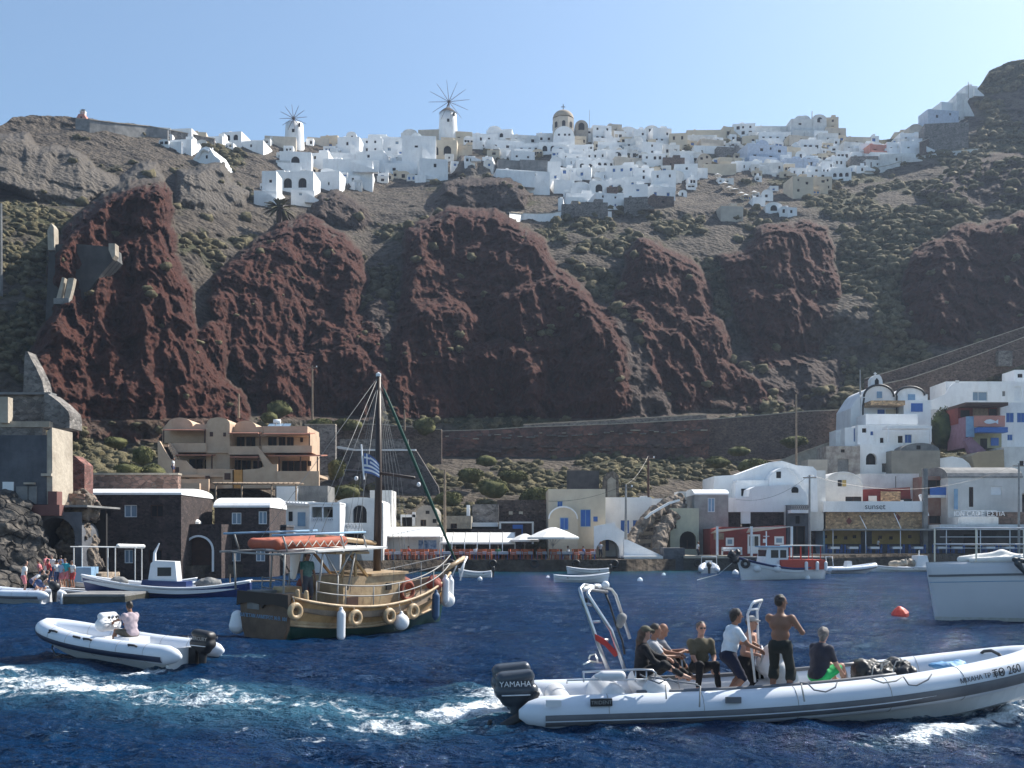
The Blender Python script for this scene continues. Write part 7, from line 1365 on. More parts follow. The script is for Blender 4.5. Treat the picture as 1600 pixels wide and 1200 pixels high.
# ---------------- wooden and moored boats ----------------
def hull(t, L, B, keel, sheer_s, sheer_m, sheer_b, bands, tw=.7, rake=.6, full=.55, pname='hull', deckm=None, dz=.25, pw=2.2, side=None):
    """planked hull along +x from transom (x=0) to stem; bands: [(f0,f1,material,part)] of height fractions keel..sheer"""
    N = 28; M_ = 12; R_ = []
    for i in range(N+1):
        f = i/N; wv = (B/2)*(tw+(1-tw)*min(1, f/.45)**.8) if f < .45 else (B/2)*(1-((f-.45)/.55)**pw)
        wv = max(wv, .015); s = sheer_m+(sheer_s-sheer_m)*max(0, 1-f/.4)**2+(sheer_b-sheer_m)*max(0, (f-.4)/.6)**1.8
        kz = keel+(s-keel)*.9*max(0, (f-.9)/.1)**2*0; row = []
        for k in range(M_+1):
            h = k/M_; z = kz+(s-kz)*h; yy = wv*(h**(.35+.5*max(0, f-.5)))*(1+.06*h) if h > 0 else .01
            x = f*L*(1)+rake*max(0, f-.5)*2*(h**1.3)*.5-(.0 if f > .0 else 0); row.append(Vector((x, yy, z)))
        R_.append(row)
    for (f0, f1, m_, nm) in bands:
        k0, k1 = int(round(f0*M_)), int(round(f1*M_)); V = []; F = []; w_ = k1-k0+1
        for sg in (1, -1):
            base = len(V)
            for row in R_:
                for k in range(k0, k1+1): v = row[k]; V.append((v.x, sg*v.y, v.z))
            for i in range(N):
                for k in range(w_-1): a = base+i*w_+k; F.append((a, a+w_, a+w_+1, a+1) if sg < 0 else (a, a+1, a+w_+1, a+w_))
        n = len(V)//2; F += [tuple([k for k in range(w_)]+[n+k for k in range(w_-1, -1, -1)])]
        link_mesh(nm, V, F, m_, t, True)
    V = []; rows = R_[:-1]
    for row in rows: v = row[-1]; V += [(v.x, v.y*.97, v.z-dz), (v.x, -v.y*.97, v.z-dz)]
    link_mesh('deck', V, [(2*i, 2*i+1, 2*i+3, 2*i+2) for i in range(len(rows)-1)], deckm or wood, t)
    V = []; F = []      # inner bulwark
    for sg in (1, -1):
        b0 = len(V)
        for row in R_: v = row[-1]; V += [(v.x, sg*(v.y-.04), v.z), (v.x, sg*(v.y*.97-.04), v.z-dz-.02)]
        F += [(b0+2*i, b0+2*i+1, b0+2*i+3, b0+2*i+2) for i in range(N)]
    link_mesh('bulwark', V, F, side or deckm or wood, t)
    return R_
def gunwale(t, R_, m_, r, k=-1, nm='gunwale', off=.02):
    pts = [Vector((row[k].x, row[k].y+off, row[k].z)) for row in R_]; pts = pts+[Vector((p.x, -p.y, p.z)) for p in pts[::-1]]; return MB().tube(pts, r, 6).build(nm, m_, t, True)
varn = mat('varnished timber', (.42,.25,.10), .4, (.30,.17,.065), 2.5, .01, 20); cream_t = mat('cream painted timber', (.46,.34,.20), .5, (.31,.21,.12), 2.5, .01, 20); dgreen = mat('dark green hull paint', (.008,.035,.028), .35, (.012,.045,.035), 1)
oldw = mat('scuffed transom timber', (.15,.095,.06), .75, (.085,.055,.036), 2, .01, 16, stain=(.2,.14,.09))
shp = P(416, 997, 32.6); sa = math.atan2(5.6, 3.9); SR = math.atan2(5.0, 3.9)
boat = thing('sailing_boat', 'old wooden sailing boat with brown transom, green hull and tall dark mast', 'boat', (shp.x, shp.y, .0), 0, rot=(R(1.5), 0, SR))
R_ = hull(boat, 8.1, 3.0, -.7, 1.36, .95, 1.85, [(0,.58,dgreen,'lower_hull'),(.58,.66,cream_t,'rubbing_strake'),(.66,1,varn,'bulwark_planking')], tw=.78, rake=1.3, deckm=wood, dz=.35, pw=2.0)
gunwale(boat, R_, cream_t, .05); gunwale(boat, R_, cream_t, .045, 7, 'strake')
Bt = 2.95/2*.78
MB().prismx([(-Bt*1.05,1.34),(-Bt*1.04,1.0),(-Bt*.97,.35),(-Bt*.7,-.25),(-.25,-.7),(.25,-.7),(Bt*.7,-.25),(Bt*.97,.35),(Bt*1.04,1.0),(Bt*1.05,1.34)], -.12, .0).build('transom', oldw, boat)
MB().prismx([(-Bt*1.09,1.46),(-Bt*1.12,.98),(-Bt*.95,1.06),(-Bt*.5,1.12),(-.1,1.08),(0,.96),(.1,1.08),(Bt*.5,1.12),(Bt*.95,1.06),(Bt*1.12,.98),(Bt*1.09,1.46)], -.2, -.1).build('transom_dark_band', mat('black brown board', (.03,.02,.015), .7), boat)  # near-black board forming the dark upper band of the transom
text('lettering', 'ΚΑΠΕΤΑΝ ΛΑΜΠΡΟΣ Ν.Θ. 101', lblue, (-.14, .0, .68), .165, boat, (R(90), 0, R(-90)), .006)
sB = boat.rotation_euler.to_matrix()
def sl_(px, py, y_off):
    D = shp.y+3
    for _ in range(12):
        l = sB.transposed() @ (P(px, py, D)-boat.location); D += (y_off-l.y)/max(.3, abs(sB[1][1]))*.7
    return l
def sx(x, y, z): return Vector((x, y, z))
def st(part, m_, pts, r=.02, n=6): return MB().tube(pts, r, n).build(part, m_, boat, True)
# wheelhouse / cabin
def cab(part, m_, poly, y0, y1): return MB().prism(poly, y0, y1).build(part, m_, boat)
cab('deckhouse', varn if 0 else cream_t, [(3.1,.8),(5.35,.95),(5.3,1.95),(3.1,1.9)], -.95, .95); cab('deckhouse_roof', cream_t, [(3.6,1.91),(5.4,1.96),(5.4,2.04),(3.6,1.99)], -1.02, 1.02)
cab('wheelhouse_side', cream_t, [(2.35,.75),(3.3,.75),(3.3,1.92),(2.35,1.92)], -.98, .98)
for (x, z0, x1, z1, y) in ((2.35,1.9,2.4,2.68,-.92),(3.5,1.9,2.68,2.68,-.92),(2.35,1.9,2.4,2.68,.92),(3.5,1.9,2.68,2.68,.92),(2.95,1.9,2.9,2.68,-.92)): MB().bar((x,y,z0),(x1,y,z1),.08).build('wheelhouse_post', varn, boat)
MB().add([(3.5,-.9,1.93),(3.5,.9,1.93),(3.2,.9,2.66),(3.2,-.9,2.66)], [(0,1,2,3)]).build('windscreen', mat('tinted glass', (.05,.06,.06), .1, alpha=.55), boat)
MB().prism([(1.9,2.68),(3.4,2.68),(3.4,2.76),(1.9,2.76)], -1.1, 1.1).build('wheelhouse_roof', cream_t, boat)
q_ = MB(); q_.prism([(4.35,1.42),(4.6,1.42),(4.6,1.66),(4.35,1.66)], -1.0, -.94); q_.build('porthole', dark, boat)
def torus(c, ax, Rr, r, part, m_, par, n=20):
    u = Vector(ax).orthogonal().normalized(); v = Vector(ax).cross(u).normalized(); c = Vector(c); return MB().tube([c+(u*math.cos(a)+v*math.sin(a))*Rr for a in [2*math.pi*i/n for i in range(n)]], r, 8, closed=True).build(part, m_, par, True)
torus((5.35,-1.02,1.35), (0,1,0), .30, .07, 'lifebuoy', mat('faded red buoy', (.26,.07,.04), .8), boat)
MB().box(2.5,3.0,-1.02,-.98,.95,1.25).build('locker_door', brown, boat)
# canopy frame, two sheets, orange dinghy upside-down between
for x in (-.35, 1.2, 2.6):
    for y in (-1.25, 1.25): st('canopy_post', galv, [sx(x*.9, y*.95, 1.5), sx(x, y, 2.72)], .035)
for y in (-1.25, 1.25): st('canopy_rail', galv, [sx(-.9, y, 2.72), sx(3.2, y, 2.84)], .035)
for x in (-.5, .8, 2.0, 3.1): st('canopy_rail', galv, [sx(x, -1.35, 2.72+.03*x), sx(x, 1.35, 2.72+.03*x)], .03)
MB().add([(.9,-1.35,2.77),(4.0,-1.35,2.87),(4.0,1.35,2.87),(.9,1.35,2.77),(.9,-1.35,2.83),(4.0,-1.35,2.93),(4.0,1.35,2.93),(.9,1.35,2.83)], [(0,3,2,1),(4,5,6,7),(0,1,5,4),(1,2,6,5),(2,3,7,6),(3,0,4,7)]).build('canopy', canvas, boat)
for x in (-.2, 2.2, 3.2):
    for y in (-1.2, 1.2): st('canopy_post', galv, [sx(x, y, 2.8), sx(x-.2, y, 3.3)], .03)
for y in (-1.2, 1.2): st('canopy_rail', lblue, [sx(-.8, y, 3.3), sx(3.1, y, 3.42)], .035)
sdf_mesh('stowed_raft', [('c', (-.1,-.6,3.0), (2.6,-.6,3.1), .17, .17), ('c', (-.1,.6,3.0), (2.6,.6,3.1), .17, .17), ('c', (2.6,-.6,3.1), (2.6,.6,3.1), .17, .17), ('c', (-.1,-.6,3.0), (-.1,.6,3.0), .15, .15)], mat('faded raft red', (.40,.10,.05), .75, (.32,.08,.045), 3), boat, .04, .08)
for i in range(8): st('raft_rope', rope, [sx(.0+.33*i, -.79, 3.12), sx(.16+.33*i, -.80, 2.94), sx(.33+.33*i, -.79, 3.12)], .018, 5)
st('boom', cream_t, [sx(2.2, .2, 3.25), sx(4.8, 0, 3.0)], .09, 8); sdf_mesh('hatch_curtain', [('c', (1.3,.2,2.65), (1.3,.3,1.9), .18, .1)], canvas, boat, .03)
for y in (-1, 1): st('canopy_brace', galv, [sx(1.9, y*1.2, 2.0), sx(2.5, y*1.2, 2.8)], .03); st('canopy_brace', galv, [sx(1.9, y*1.2, 2.0), sx(1.3, y*1.2, 2.8)], .03); st('canopy_brace', galv, [sx(1.9, y*1.2, 1.0), sx(1.9, y*1.2, 2.0)], .03)
# mast and rigging
mt = sx(4.75, 0, 8.9); st('mast', mat('dark mast', (.035,.022,.017), .5, (.05,.03,.022), 3), [sx(4.85, 0, .8), sx(4.85, 0, 5), mt], [.15,.13,.085], 10); MB().lathe([(0,-.05),(.09,0),(.09,.1),(0,.16)], tuple(mt), 8).build('masthead_light', whitep, boat)
fs = sx(9.25, 0, 2.05); st('furled_jib', mat('green sail cover', (.02,.09,.07), .7), [mt.lerp(fs, .06), mt.lerp(fs, .2), mt.lerp(fs, .6), mt.lerp(fs, .96)], [.035,.055,.06,.04], 8); st('forestay', galv, [mt, fs], .014, 4)
st('crosstree', MATS['dark mast'], [sx(4.85,-1.75,5.3), sx(4.85,0,5.5), sx(4.85,1.75,5.6)], .05)
for sg in (-1, 1):
    for dx in (-.6, 0, .5): st('shroud', galv, [mt-Vector((0,0,.1)), sx(4.85+dx*.3, sg*.9, 5.5), sx(4.85+dx, sg*1.45, 1.1)], .008, 4)
    st('backstay', galv, [mt, sx(.4, sg*1.25, 2.8)], .009, 4); st('backstay', galv, [mt-Vector((0,0,.3)), sx(2.4, sg*1.25, 1.4)], .012, 4)
    for dx in (.7, 1.1): st('halyard', rope, [mt-Vector((0,0,.1)), sx(4.85+dx, sg*.35, 1.3)], .009, 4)
for x, z in ((5.75,5.1),(4.9,5.3)): sdf_mesh('masthead_lamp', [('c', (x, -1.1 if x > 5.5 else 1.2, z), (x, -1.1 if x > 5.5 else 1.2, z+.03), .07, .07)], whitep, boat, .02)
# rails
def railpts(f0, f1, h, sg, n=12): return [Vector((R_[int(28*(f0+(f1-f0)*i/n))][-1].x, sg*R_[int(28*(f0+(f1-f0)*i/n))][-1].y, R_[int(28*(f0+(f1-f0)*i/n))][-1].z+h)) for i in range(n+1)]
for sg in (-1, 1):
    for h in (.35, .68): st('guard_rail', galv, railpts(.12, 1.0, h, sg, 24), .022)
    for f in (.12, .25, .4, .55, .68, .8, .92): p = railpts(f, f, 0, sg, 1)[0]; st('stanchion', galv, [p, p+Vector((0,0,.68))], .02)
st('bowsprit', cream_t, [sx(8.4, 0, 1.95), sx(9.6, 0, 2.4)], .10, 8); st('pulpit', whitep, [sx(9.0,-.35,1.95), sx(9.65,-.1,2.45), sx(9.65,.1,2.45), sx(9.0,.35,1.95)], .04)
for y in (-.25, .25): st('pulpit', whitep, [sx(9.1, y, 1.55), sx(9.5, y*.6, 2.4)], .03)
def fender(f, sg, kind, z, lab, m_=None):
    p = R_[int(28*f)][-1]; x, y = p.x, sg*(p.y+.14)
    if kind == 'ball': o = sdf_mesh('fender', [('c', (x,y,z), (x,y,z+.02), .27, .27), ('c', (x,y,z+.2), (x,y,z+.34), .1, .05)], m_ or whitep, boat, .03, .06)
    elif kind == 'long': o = sdf_mesh('fender', [('c', (x,y,z-.35), (x,y,z+.35), .14, .14), ('c', (x,y,z+.4), (x,y,z+.55), .07, .05), ('c', (x,y,z-.5), (x,y,z-.42), .05, .07)], m_ or whitep, boat, .025, .05)
    else: o = torus((x, y, z), (0,1,0), .20, .09, 'tyre_fender', cream_t, boat)
    st('fender_line', rope, [sx(x, y, z+.2), sx(p.x, sg*p.y, p.z+.05)], .015, 4)
for a in ((.03,-1,'tyre',.95),(.22,-1,'long',.42),(.30,-1,'tyre',.62),(.48,-1,'tyre',.6),(.56,-1,'ball',.35),(.64,-1,'tyre',.68),(.95,-1,'ball',.85),(.99,-1,'long',1.2),(.9,-1,'long',1.25)): fender(*a, lab='')
fender(.8, -1, 'long', .75, '', mat('blue fender', (.04,.10,.20), .6)); p = R_[0][-1]; o = sdf_mesh('fender', [('c', (-.1,1.35,.3), (-.1,1.35,.6), .27, .2)], whitep, boat, .03, .05)
torus((.0,-1.0,1.1), (.3,1,0), .001, .001, 'cleat', brown, boat)
for (x, y, z, c_) in ((.4,-.6,1.75,wood),(.2,.5,1.8,greyc),(1.0,.2,1.9,cream_t)): MB().box(x-.35, x+.35, y-.3, y+.3, .9, z-.3).build('deck_box', c_, boat)
for (x, y, z) in ((7.0,-.7,1.55),(7.3,-.5,1.6),(6.8,.5,1.5),(2.0,.6,1.6)): sdf_mesh('deck_gear', [('e', (x,y,z), (.25,.2,.25)), ('e', (x+.2,y,z-.1), (.18,.22,.2))], mat('red gear', (.25,.06,.04), .8), boat, .04, .05, noise=(.04,.1,2))
sdf_mesh('stern_jug', [('c', (.3,-1.12,1.3), (.3,-1.12,1.55), .09, .07)], cream_t, boat, .03); sdf_mesh('stern_jug', [('c', (.65,-1.12,1.25), (.65,-1.12,1.5), .09, .07)], cream_t, boat, .03)
# the flag hangs in the rigging
fl = P(569, 740, 35.0); flag = thing('flag', 'blue and white striped flag with cross hanging in the rigging', 'flag', fl); MB().tube([(0,0,-.2),(-.1,0,1.0)], .03, 6).build('flagstaff', whitep, flag)
bl_ = mat('flag blue', (.10,.16,.36), .8)
def fl_p(u, v): return (u*.52-.08*v*.2, .05*math.sin(u*7+v)+0, .02+v*.68-.16*u*u*(1+v*1.2))
for nm, m_, cells in (('blue_stripes', bl_, [(0,1,i/9,(i+1)/9) for i in range(0, 9, 2)]), ('white_stripes', whitep, [(0,1,i/9,(i+1)/9) for i in range(1, 9, 2)])):
    mb = MB()
    for (u0, u1, v0, v1) in cells:
        for i in range(8): a, b = u0+(u1-u0)*i/8, u0+(u1-u0)*(i+1)/8; mb.add([fl_p(a, v0), fl_p(b, v0), fl_p(b, v1), fl_p(a, v1)], [(0,1,2,3)])
    mb.build(nm, m_, flag)
for nm, m_, cells, dy in (('canton', bl_, [(0,.4,4/9,1)], -.006), ('cross', whitep, [(.16,.24,4/9,1),(0,.4,6.7/9,7.5/9)], -.012)):
    mb = MB()
    for (u0, u1, v0, v1) in cells:
        for i in range(4): a, b = u0+(u1-u0)*i/4, u0+(u1-u0)*(i+1)/4; mb.add([(x, y+dy, z) for x, y, z in (fl_p(a, v0), fl_p(b, v0), fl_p(b, v1), fl_p(a, v1))], [(0,1,2,3)])
    mb.build(nm, m_, flag)
pw = boat.matrix_basis @ Vector((1.0, -.75, .98)); person('man in green and white striped shirt standing at the stern of the wooden boat', (pw.x, pw.y, pw.z), R(-40), pose='stand', lean=2, skin=skin_d, shirt=mat('cloth green stripes', (.012,.06,.045), .9, (.2,.3,.26), 1), sleeve=.6, pants=cloth('grey trousers', (.06,.065,.08)), plen=1.9, hair=hair_b, near=False, heavy=1.15, glasses=True, H_=1.78)
for z_ in (.25, .33, .41):
    pass
# ---- catamaran bow at the right edge ----
cs = P(1462, 968, 38.5); cat = thing('catamaran', 'big white catamaran hull cut off by the right edge', 'boat', (cs.x, cs.y, 0), 0, rot=(0, 0, R(-4)))
# local x runs aft from the stem to the right
NV = 30; V = []; secs = [(-1.05,.03),(-.8,.035),(-.2,.05),(.4,.06),(.9,.07),(1.35,.09),(1.75,.12),(2.05,.16),(2.22,.10),(2.27,.0)]
for i in range(NV+1):
    f = i/NV; x = 11*f**1.3; wv = .05+.95*(1-math.exp(-x/2.4))
    for sg in (-1, 1):
        for (z, b) in (secs if sg < 0 else secs[::-1]): 
            wz = wv*(0.25+.75*min(1, (z+1.1)/1.6)) if z < 2.0 else wv*(.9 if z < 2.2 else (.72 if z < 2.25 else 0.0))
            V.append((x-.16*z*(1-f)-.0, sg*(wz), z+.10*math.sin(min(x, 4)/4*1.57)*(z > 1)))
nS = 2*len(secs); F = []
for i in range(NV):
    for k in range(nS): F.append((i*nS+k, i*nS+(k+1) % nS, (i+1)*nS+(k+1) % nS, (i+1)*nS+k))
F.append(tuple(range(nS-1, -1, -1))); link_mesh('hull', V, F, mat('catamaran gelcoat', (.56,.57,.60), .3, (.52,.53,.56), .4), cat, True)

def cat_strip(nm, m_, z0, z1, off):
    V = []; F = []
    for i in range(NV+1):
        f = i/NV; x = 11*f**1.3; wv = .05+.95*(1-math.exp(-x/2.4))
        for z in (z0, (z0+z1)/2, z1): V.append((x-.16*z*(1-f)-.012, -(wv*(.25+.75*min(1, (z+1.1)/1.6))+off), z+.10*math.sin(min(x, 4)/4*1.57)*(z > 1)))
    link_mesh(nm, V, [(3*i+k, 3*i+3+k, 3*i+4+k, 3*i+1+k) for i in range(NV) for k in (0, 1)], m_, cat, True)
cat_strip('boot_top', navy, -.4, .10, .012); cat_strip('waterline_stain', mat('waterline stain', (.40,.40,.36), .5, (.5,.5,.49), 4), .10, .24, .008); cat_strip('rub_rail', rubg, 1.72, 1.80, .03); cat_strip('cove_line', lblue, 1.50, 1.53, .010)
for x_ in (3.4, 5.2): MB().box(x_, x_+.6, -1.02, -.985, 1.1, 1.32).build('hull_window', glass, cat)
m = MB(); pts_ = [(.9,.05),(3.4,.25),(5,.45),(9,.5)]
sdf_mesh('deck_sheet', [('c', (.9,0,2.38), (2.4,0,2.52), .12, .2), ('c', (2.4,0,2.52), (3.1,-.1,2.4), .2, .16), ('c', (1.2,-.3,2.36), (2.9,-.5,2.42), .1, .14), ('c', (2.6,.5,2.4), (6,.5,2.4), .2, .2)], canvas, cat, .05, .2, noise=(.03,.3,3))
for z in (2.95, 3.55, ): MB().tube([(-.15,-.2,z),(.3,-.45,z),(3,-.9,z),(9,-.95,z)], .03, 6).build('guard_rail', metal_m, cat, True)
for x in (-.12, 1.2, 2.9, 5): MB().tube([(x, -.25 if x < 0 else -.75, 2.3),(x, -.25 if x < 0 else -.75, 3.55)], .03, 6).build('stanchion', metal_m, cat)
sdf_mesh('anchor', [('c', (2.6,-.95,2.25), (2.95,-1.0,1.75), .12, .03), ('c', (2.5,-.9,2.4), (3.1,-.9,2.3), .09, .09), ('c', (3.1,-.85,2.4), (3.5,-.7,2.35), .12, .16)], mat('anchor iron', (.05,.055,.06), .5), cat, .03, .04)
MB().tube([(3.25,-1.05,2.15),(3.5,-1.1,1.6),(4.4,-1.15,1.0)], .02, 5).build('anchor_line', greyr, cat); MB().tube([(3.35,0,2.3),(3.6,0,6.0),(3.95,0,11.0)], .10, 10).build('forestay_furler', galv, cat, True); sdf_mesh('furler_drum', [('c', (3.36,0,2.75), (3.38,0,3.2), .14, .11)], black, cat, .03)
MB().tube([(3.75,0,2.3),(4.2,0,9)], .02, 5).build('stay', galv, cat)
# ---- moored boats ----
bluep = mat('deep blue hull', (.012,.03,.12), .35, (.02,.04,.14), 1); redh = mat('red hull paint', (.50,.055,.03), .5, (.42,.05,.03), 1); whp = whitep
def moor(name, lab, px, py, head, L, B, bands, sh=(.8,.6,1.1), cat_='boat', grp=None, D=None, rake=.5, tw=.6, dz=.3, deckm=None, keel=-.4):
    D = D or wD(py); t = thing(name, lab, cat_, (X(px, D), D, 0), R(head), grp); t['_'] = 0; del t['_']; RR = hull(t, L, B, keel, sh[0], sh[1], sh[2], bands, tw=tw, rake=rake, deckm=deckm or gel, dz=dz); return t, RR
# blue and white fishing boat at the left
t, r_ = moor('fishing_boat', 'blue and white wooden fishing boat with small white cabin by the left quay', 392, 936, 183, 8.4, 2.3, [(0,.5,bluep,'lower_hull'),(.5,.92,bluep,'topsides'),(.92,1,whp,'sheer_strake')], sh=(.95,.6,1.25), rake=.7, tw=.25, D=54)
gunwale(t, r_, whp, .05); MB().prism([(3.2,.3),(5.6,.3),(5.45,1.0),(3.2,.9)], -.65, .65).build('cabin_coaming', bluep, t); MB().prism([(3.7,.9),(5.2,.9),(5.05,1.85),(4.9,2.0),(3.8,1.95)], -.5, .5).build('cabin', whp, t)
MB().box(4.0,4.7,.5,.52,1.2,1.65).build('window', glass, t); MB().box(4.0,4.7,-.52,-.5,1.2,1.65).build('window', glass, t); MB().tube([(5.0,0,1.9),(5.0,-.05,2.4),(4.75,0,2.9)], [.1,.08,.03], 6).build('stem_post', whp, t); MB().tube([(1.0,.4,.7),(1.0,.4,1.3)], .04, 5).build('post', wood, t); sdf_mesh('heap', [('e', (2.2,0,.8), (.7,.5,.3)), ('e', (6.8,0,.9), (.5,.35,.25))], greyc, t, .07, .1, noise=(.12,.2,3))
MB().tube([(.2,0,.9),(-1.2,-.3,.9)], .05, 5).build('boat_hook', wood, t)
# red, white and blue fishing boat
t, r_ = moor('fishing_boat', 'red, white and blue fishing boat with white wheelhouse right of the red house', 1284, 905, 190, 6.6, 2.6, [(0,.55,whp,'lower_hull'),(.55,.8,whp,'topsides'),(.8,1,bluep,'blue_strake')], sh=(1.15,.85,1.75), rake=1.0, D=80)
gunwale(t, r_, bluep, .05); MB().box(.3, 3.9, -1.2, 1.2, .75, 1.5).build('red_bulwark', redh, t); w_ = MB().prism([(3.2,.8),(5.1,1.0),(4.85,2.45),(3.2,2.45)], -.85, .85).build('wheelhouse', whp, t); MB().box(2.9,5.1,-1.0,1.0,2.45,2.55).build('roof', lblue, t)
for (a, b) in ((3.35,3.85),(4.0,4.6)):
    for s_ in (-1, 1): MB().box(a, b, s_*.85-.02, s_*.85+.02, 1.65, 2.25).build('window', glass, w_)
MB().box(4.9,4.97,-.7,.7,1.6,2.25).build('window', glass, w_)
for x in (.6, 1.3, 2.2, 2.9):
    for y in (-1, 1): MB().tube([(x,y,1.4),(x,y,2.55)], .035, 5).build('post', redh, t)
MB().box(.4,3.0,-1.05,1.05,2.55,2.62).build('awning', white2, t); MB().bar((4.6,0,2.5),(4.6,0,3.7),.07).build('mast', whp, t); MB().bar((4.6,-.5,3.3),(4.6,.5,3.3),.06).build('crosstree', whp, t)
for x, k_ in ((.3,'l'),(1.0,'l'),(1.9,'l'),(4.2,'b'),(5.6,'b')):
    y = 1.25 if x < 4 else (1.05 if x < 5 else .55)
    for s_ in (1,): sdf_mesh('fender', [('c', (x,y,.75 if k_ == 'l' else .85), (x,y,1.25 if k_ == 'l' else .87), .13 if k_ == 'l' else .32, .13 if k_ == 'l' else .32)], whp, t, .04, .04)
MB().tube([(7.2,0,1.4),(8.6,.3,.4),(10.5,.8,.0)], .025, 5).build('mooring_line', rope, t); torus((6.5,.45,1.2), (0.5,1,0), .25, .12, 'tyre_fender', black, t)
sdf_mesh('bow_gear', [('e', (7.2,0,1.6), (.45,.3,.4)), ('e', (7.5,.1,1.9), (.3,.2,.35)), ('e', (6.9,-.1,2.0), (.2,.2,.3))], black, t, .06, .08, noise=(.12,.15,3))
# small open boats
def skiff(lab, px, py, head, L, B, m_, D=None, grp=None, motor=False, inner=None, sh=(.5,.4,.65)):
    t, r_ = moor('rowing_boat', lab, px, py, head, L, B, [(0,.8,m_,'hull_planking'),(.8,1,whp,'sheer_strake')], sh=sh, rake=.2, D=D, dz=.25, deckm=inner or white2, keel=-.2); gunwale(t, r_, whp, .04)
    for x in (.25, .55): MB().box(L*x-.12, L*x+.12, -B*.42, B*.42, sh[1]-.12, sh[1]-.06).build('thwart', wood, t)
    if motor: sdf_mesh('outboard_motor', [('c', (-.15,0,.55), (-.15,0,.75), .16, .14), ('c', (-.15,0,.5), (-.15,0,-.2), .07, .05)], black, t, .03)
    return t
skiff('white rowing boat floating alone in front of the middle quay', 866, 914, 3, 3.9, 1.4, whp, D=74); skiff('small white skiff with black outboard close against the middle quay', 951, 897, 178, 3.6, 1.4, whp, D=90, motor=True)
skiff('low white motor dinghy just right of the schooner bow', 768, 902, 176, 2.6, 1.3, whp, D=83, motor=True); skiff('white skiff with dark seat moored by the left landing', 220, 934, 190, 4.6, 1.7, whp, D=54, inner=greyc); skiff('blue and white skiff between the jetty and the framed boat', 176, 930, 8, 4.4, 1.6, lblue, D=58, inner=greyc); skiff('pale skiff behind the blue and white one at the left quay', 196, 922, 12, 4.2, 1.6, whp, D=64, inner=lblue)
t = skiff('small white boat with pipe canopy frame and blue box by the left quay', 232, 918, 185, 5.2, 1.8, whp, D=63)
for x in (.6, 2.2, 4.2):
    for y in (-.75, .75): MB().tube([(x,y,.5),(x,y,2.6)], .035, 5).build('frame_post', white2, t)
for y in (-.75, .75): MB().tube([(.5,y,2.6),(4.4,y,2.65)], .035, 5).build('frame_rail', white2, t)
MB().box(3.2,4.4,-.7,.7,.5,1.4).build('blue_box', lblue, t); sdf_mesh('rolled_cover', [('c', (.5,-.7,2.65), (1.6,.7,2.7), .13, .13)], canvas, t, .04)
for (lab, px, py, hd, L, cons) in (('small white inflatable with grab frame moored below the red house', 1108, 896, 80, 4.6, 1), ('grey white inflatable boat moored right of the red and blue fishing boat', 1292, 896, 8, 4.8, 1), ('white inflatable landing swimmers at the left jetty', 78, 945, 168, 5.2, 0)):
    D = min(wD(py), 100) if px > 100 else 51; t = thing('inflatable_boat', lab, 'boat', (X(px, D), D, 0), R(hd)); rib(t, L, 1.9, .25, .35, .35, rubg, gel); sdf_mesh('outboard_motor', [('c', (-.3,0,.75), (-.15,0,.85), .24, .2), ('c', (-.25,0,.6), (-.25,0,-.3), .13, .08)], black, t, .03, .05)
    if cons: MB().prism([(1.6,.2),(2.3,.2),(2.2,1.1),(1.8,1.1)], -.3, .3).build('console', gel, t); [MB().tube([(.3,-.7,.5),(.2,-.65,1.5),(.2,.65,1.5),(.3,.7,.5)], .035, 6).build('grab_frame', whp, t, True)]
for (lab, px, hd, L) in (('small white speedboat with cabin hood moored before the right taverna', 1398, 5, 4.6), ('low white fishing skiff with clutter moored before the right taverna', 1440, 184, 5.0)):
    t = skiff(lab, px, 893, hd, L, 1.8, whp, D=97, motor=True); sdf_mesh('gear', [('e', (L*.5,0,.7), (.7,.5,.35)), ('e', (L*.35,0,.8), (.4,.4,.4))], tanc, t, .07, .1, noise=(.15,.2,3))
    if px < 1400: MB().prism([(1.8,.3),(3.2,.3),(2.9,1.5),(2.0,1.5)], -.6, .6).build('cabin', whp, t); MB().tube([(2.4,0,1.5),(2.4,0,2.0)], .05, 5).build('mast', whp, t)
# buoys
def buoy(px, py, r, m_, lab, grp=None): D = wD(py); t = sdf_mesh('buoy', [('c', (0,0,r*.25), (0,0,r*.3), r, r), ('c', (0,0,r*1.1), (0,0,r*1.35), r*.25, r*.18)], m_, None, r/6, r*.3); t.location = (X(px, D), D, 0); tag(t, lab, 'buoy', grp)
t = MB().lathe([(0,-.3),(.26,-.02),(.34,.08),(.34,.2),(.20,.36),(.06,.46),(0,.47)], n=10).build('buoy', mat('red buoy', (.55,.035,.02), .5), None); D = wD(966); t.location = (X(1407, D), D, .02); t.rotation_euler = (R(8), R(-10), 0); tag(t, 'red double-cone mooring buoy floating in front of the catamaran', 'buoy')
for (px, py, r, lab) in ((1149,897,.28,'white ball buoy just left of the red and blue fishing boat'),(1000,908,.2,'white ball buoy floating right of the rowing boat'),(1262,905,.2,'tiny white buoy under the stern of the red and blue fishing boat'),(856,903,.14,'tiny white buoy left of the rowing boat'),(1037,899,.16,'tiny white buoy left of the small moored inflatable'),(750,906,.18,'white ball buoy under the motor dinghy')): buoy(px, py, r, whp, lab)
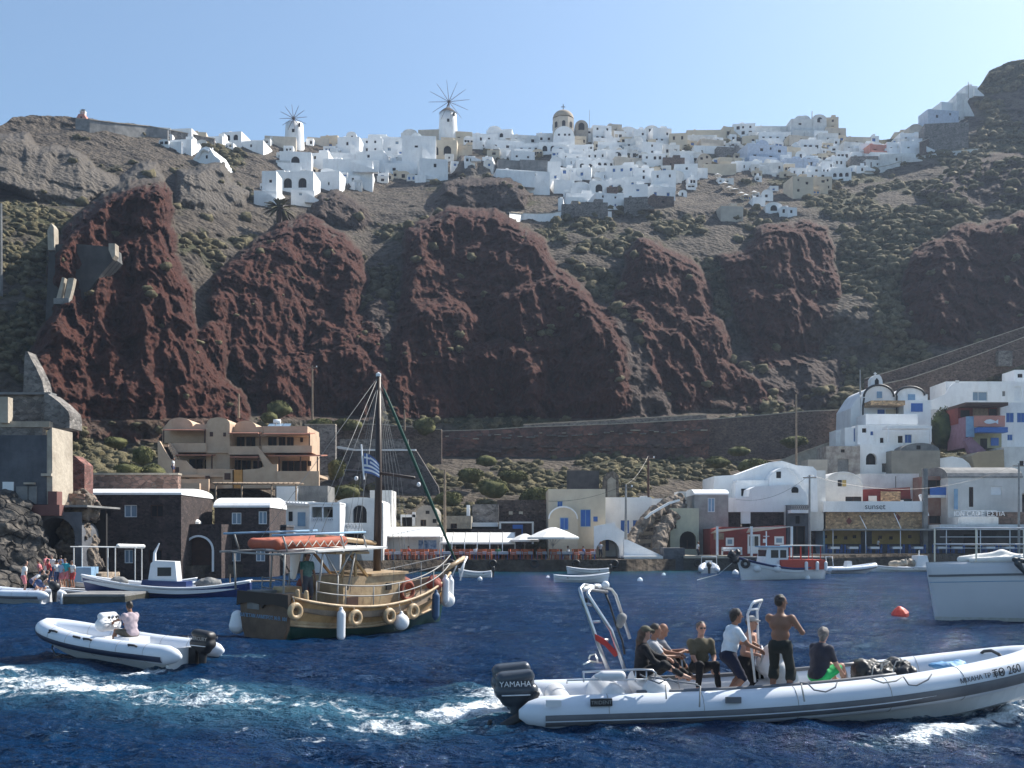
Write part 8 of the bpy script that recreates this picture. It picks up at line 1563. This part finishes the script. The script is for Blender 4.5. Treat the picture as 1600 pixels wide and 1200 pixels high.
# swimmers and passengers at the left landing
cr, cw, cp, ct, cb = cloth('red', (.45,.05,.05)), cloth('white', (.7,.7,.7)), cloth('pink', (.6,.2,.22)), cloth('turquoise', (.03,.35,.42)), cloth('blue denim', (.05,.08,.18))
PPL = [(64,'in pink top at the left end of the landing queue',cp,cb,0),(74,'with dark skin and pale pink top behind the red shirt',cp,cw,1),(78,'in bright red shirt in the middle of the landing queue',cr,cb,0),(84,'in white top farther back on the landing',cw,cb,2),(90,'in white shirt and dark jeans seen from behind on the landing',cw,cb,0),(97,'in striped pale top next to the turquoise shirt',cloth('pale blue', (.35,.45,.6)),cp,0),(104,'in turquoise shirt and pink shorts on the landing',ct,cp,0),(100,'in blue shirt bending at the back of the landing',cb,cb,2.5),(114,'in white shirt and red shorts at the right end of the landing',cw,cr,0)]
for i, (px, lab, a, b, back) in enumerate(PPL):
    D = 59.5+back; person('person '+lab, (X(px, D), D, .28 if back < 1 else .55), R(rnd.uniform(140, 260)), pose='stand', lean=rnd.uniform(2, 14) if back < 2.4 else 40, skin=skin_l if i % 2 else skin_t, shirt=a, pants=b, plen=.8 if b in (cp, cr) else 1.8, hair=hair_b if i % 3 else hair_n, near=False, H_=rnd.uniform(1.6, 1.78))
for px, lab, a, b, D, rz_ in ((37,'person in white shirt and pink shorts standing in the landing inflatable',cw,cp,51.5,30),(50,'person in white shirt bending over in the landing inflatable',cw,cb,51.8,10),(60,'person in black shirt crouching by the outboard of the landing inflatable',cloth('black', (.02,.02,.02)),cb,51.2,60)):
    person(lab, (X(px, D), D, .30), R(rz_), pose='stand', lean=8 if px < 40 else 55, skin=skin_l, shirt=a, pants=b, plen=.7, near=False, hz=.93 if px < 40 else .7)
D = 93; person('person in white standing on the path beside the orange hotel', (X(270, D), D, Z(745, D)), 0, pose='stand', shirt=cw, pants=cb, near=False)
# ---------------- haze ----------------
hm = bpy.data.materials.new('sea haze'); hm.use_nodes = True; t_ = hm.node_tree; t_.nodes.clear(); ou = t_.nodes.new('ShaderNodeOutputMaterial'); pv_ = t_.nodes.new('ShaderNodeVolumePrincipled')
pv_.inputs['Color'].default_value = (.62,.76,1,1); pv_.inputs['Density'].default_value = .00022; pv_.inputs['Anisotropy'].default_value = .3; t_.links.new(pv_.outputs[0], ou.inputs['Volume'])
o = MB().box(-620, 1500, -40, 640, -6, 560).build('haze', hm, None); tag(o, kind='stuff')
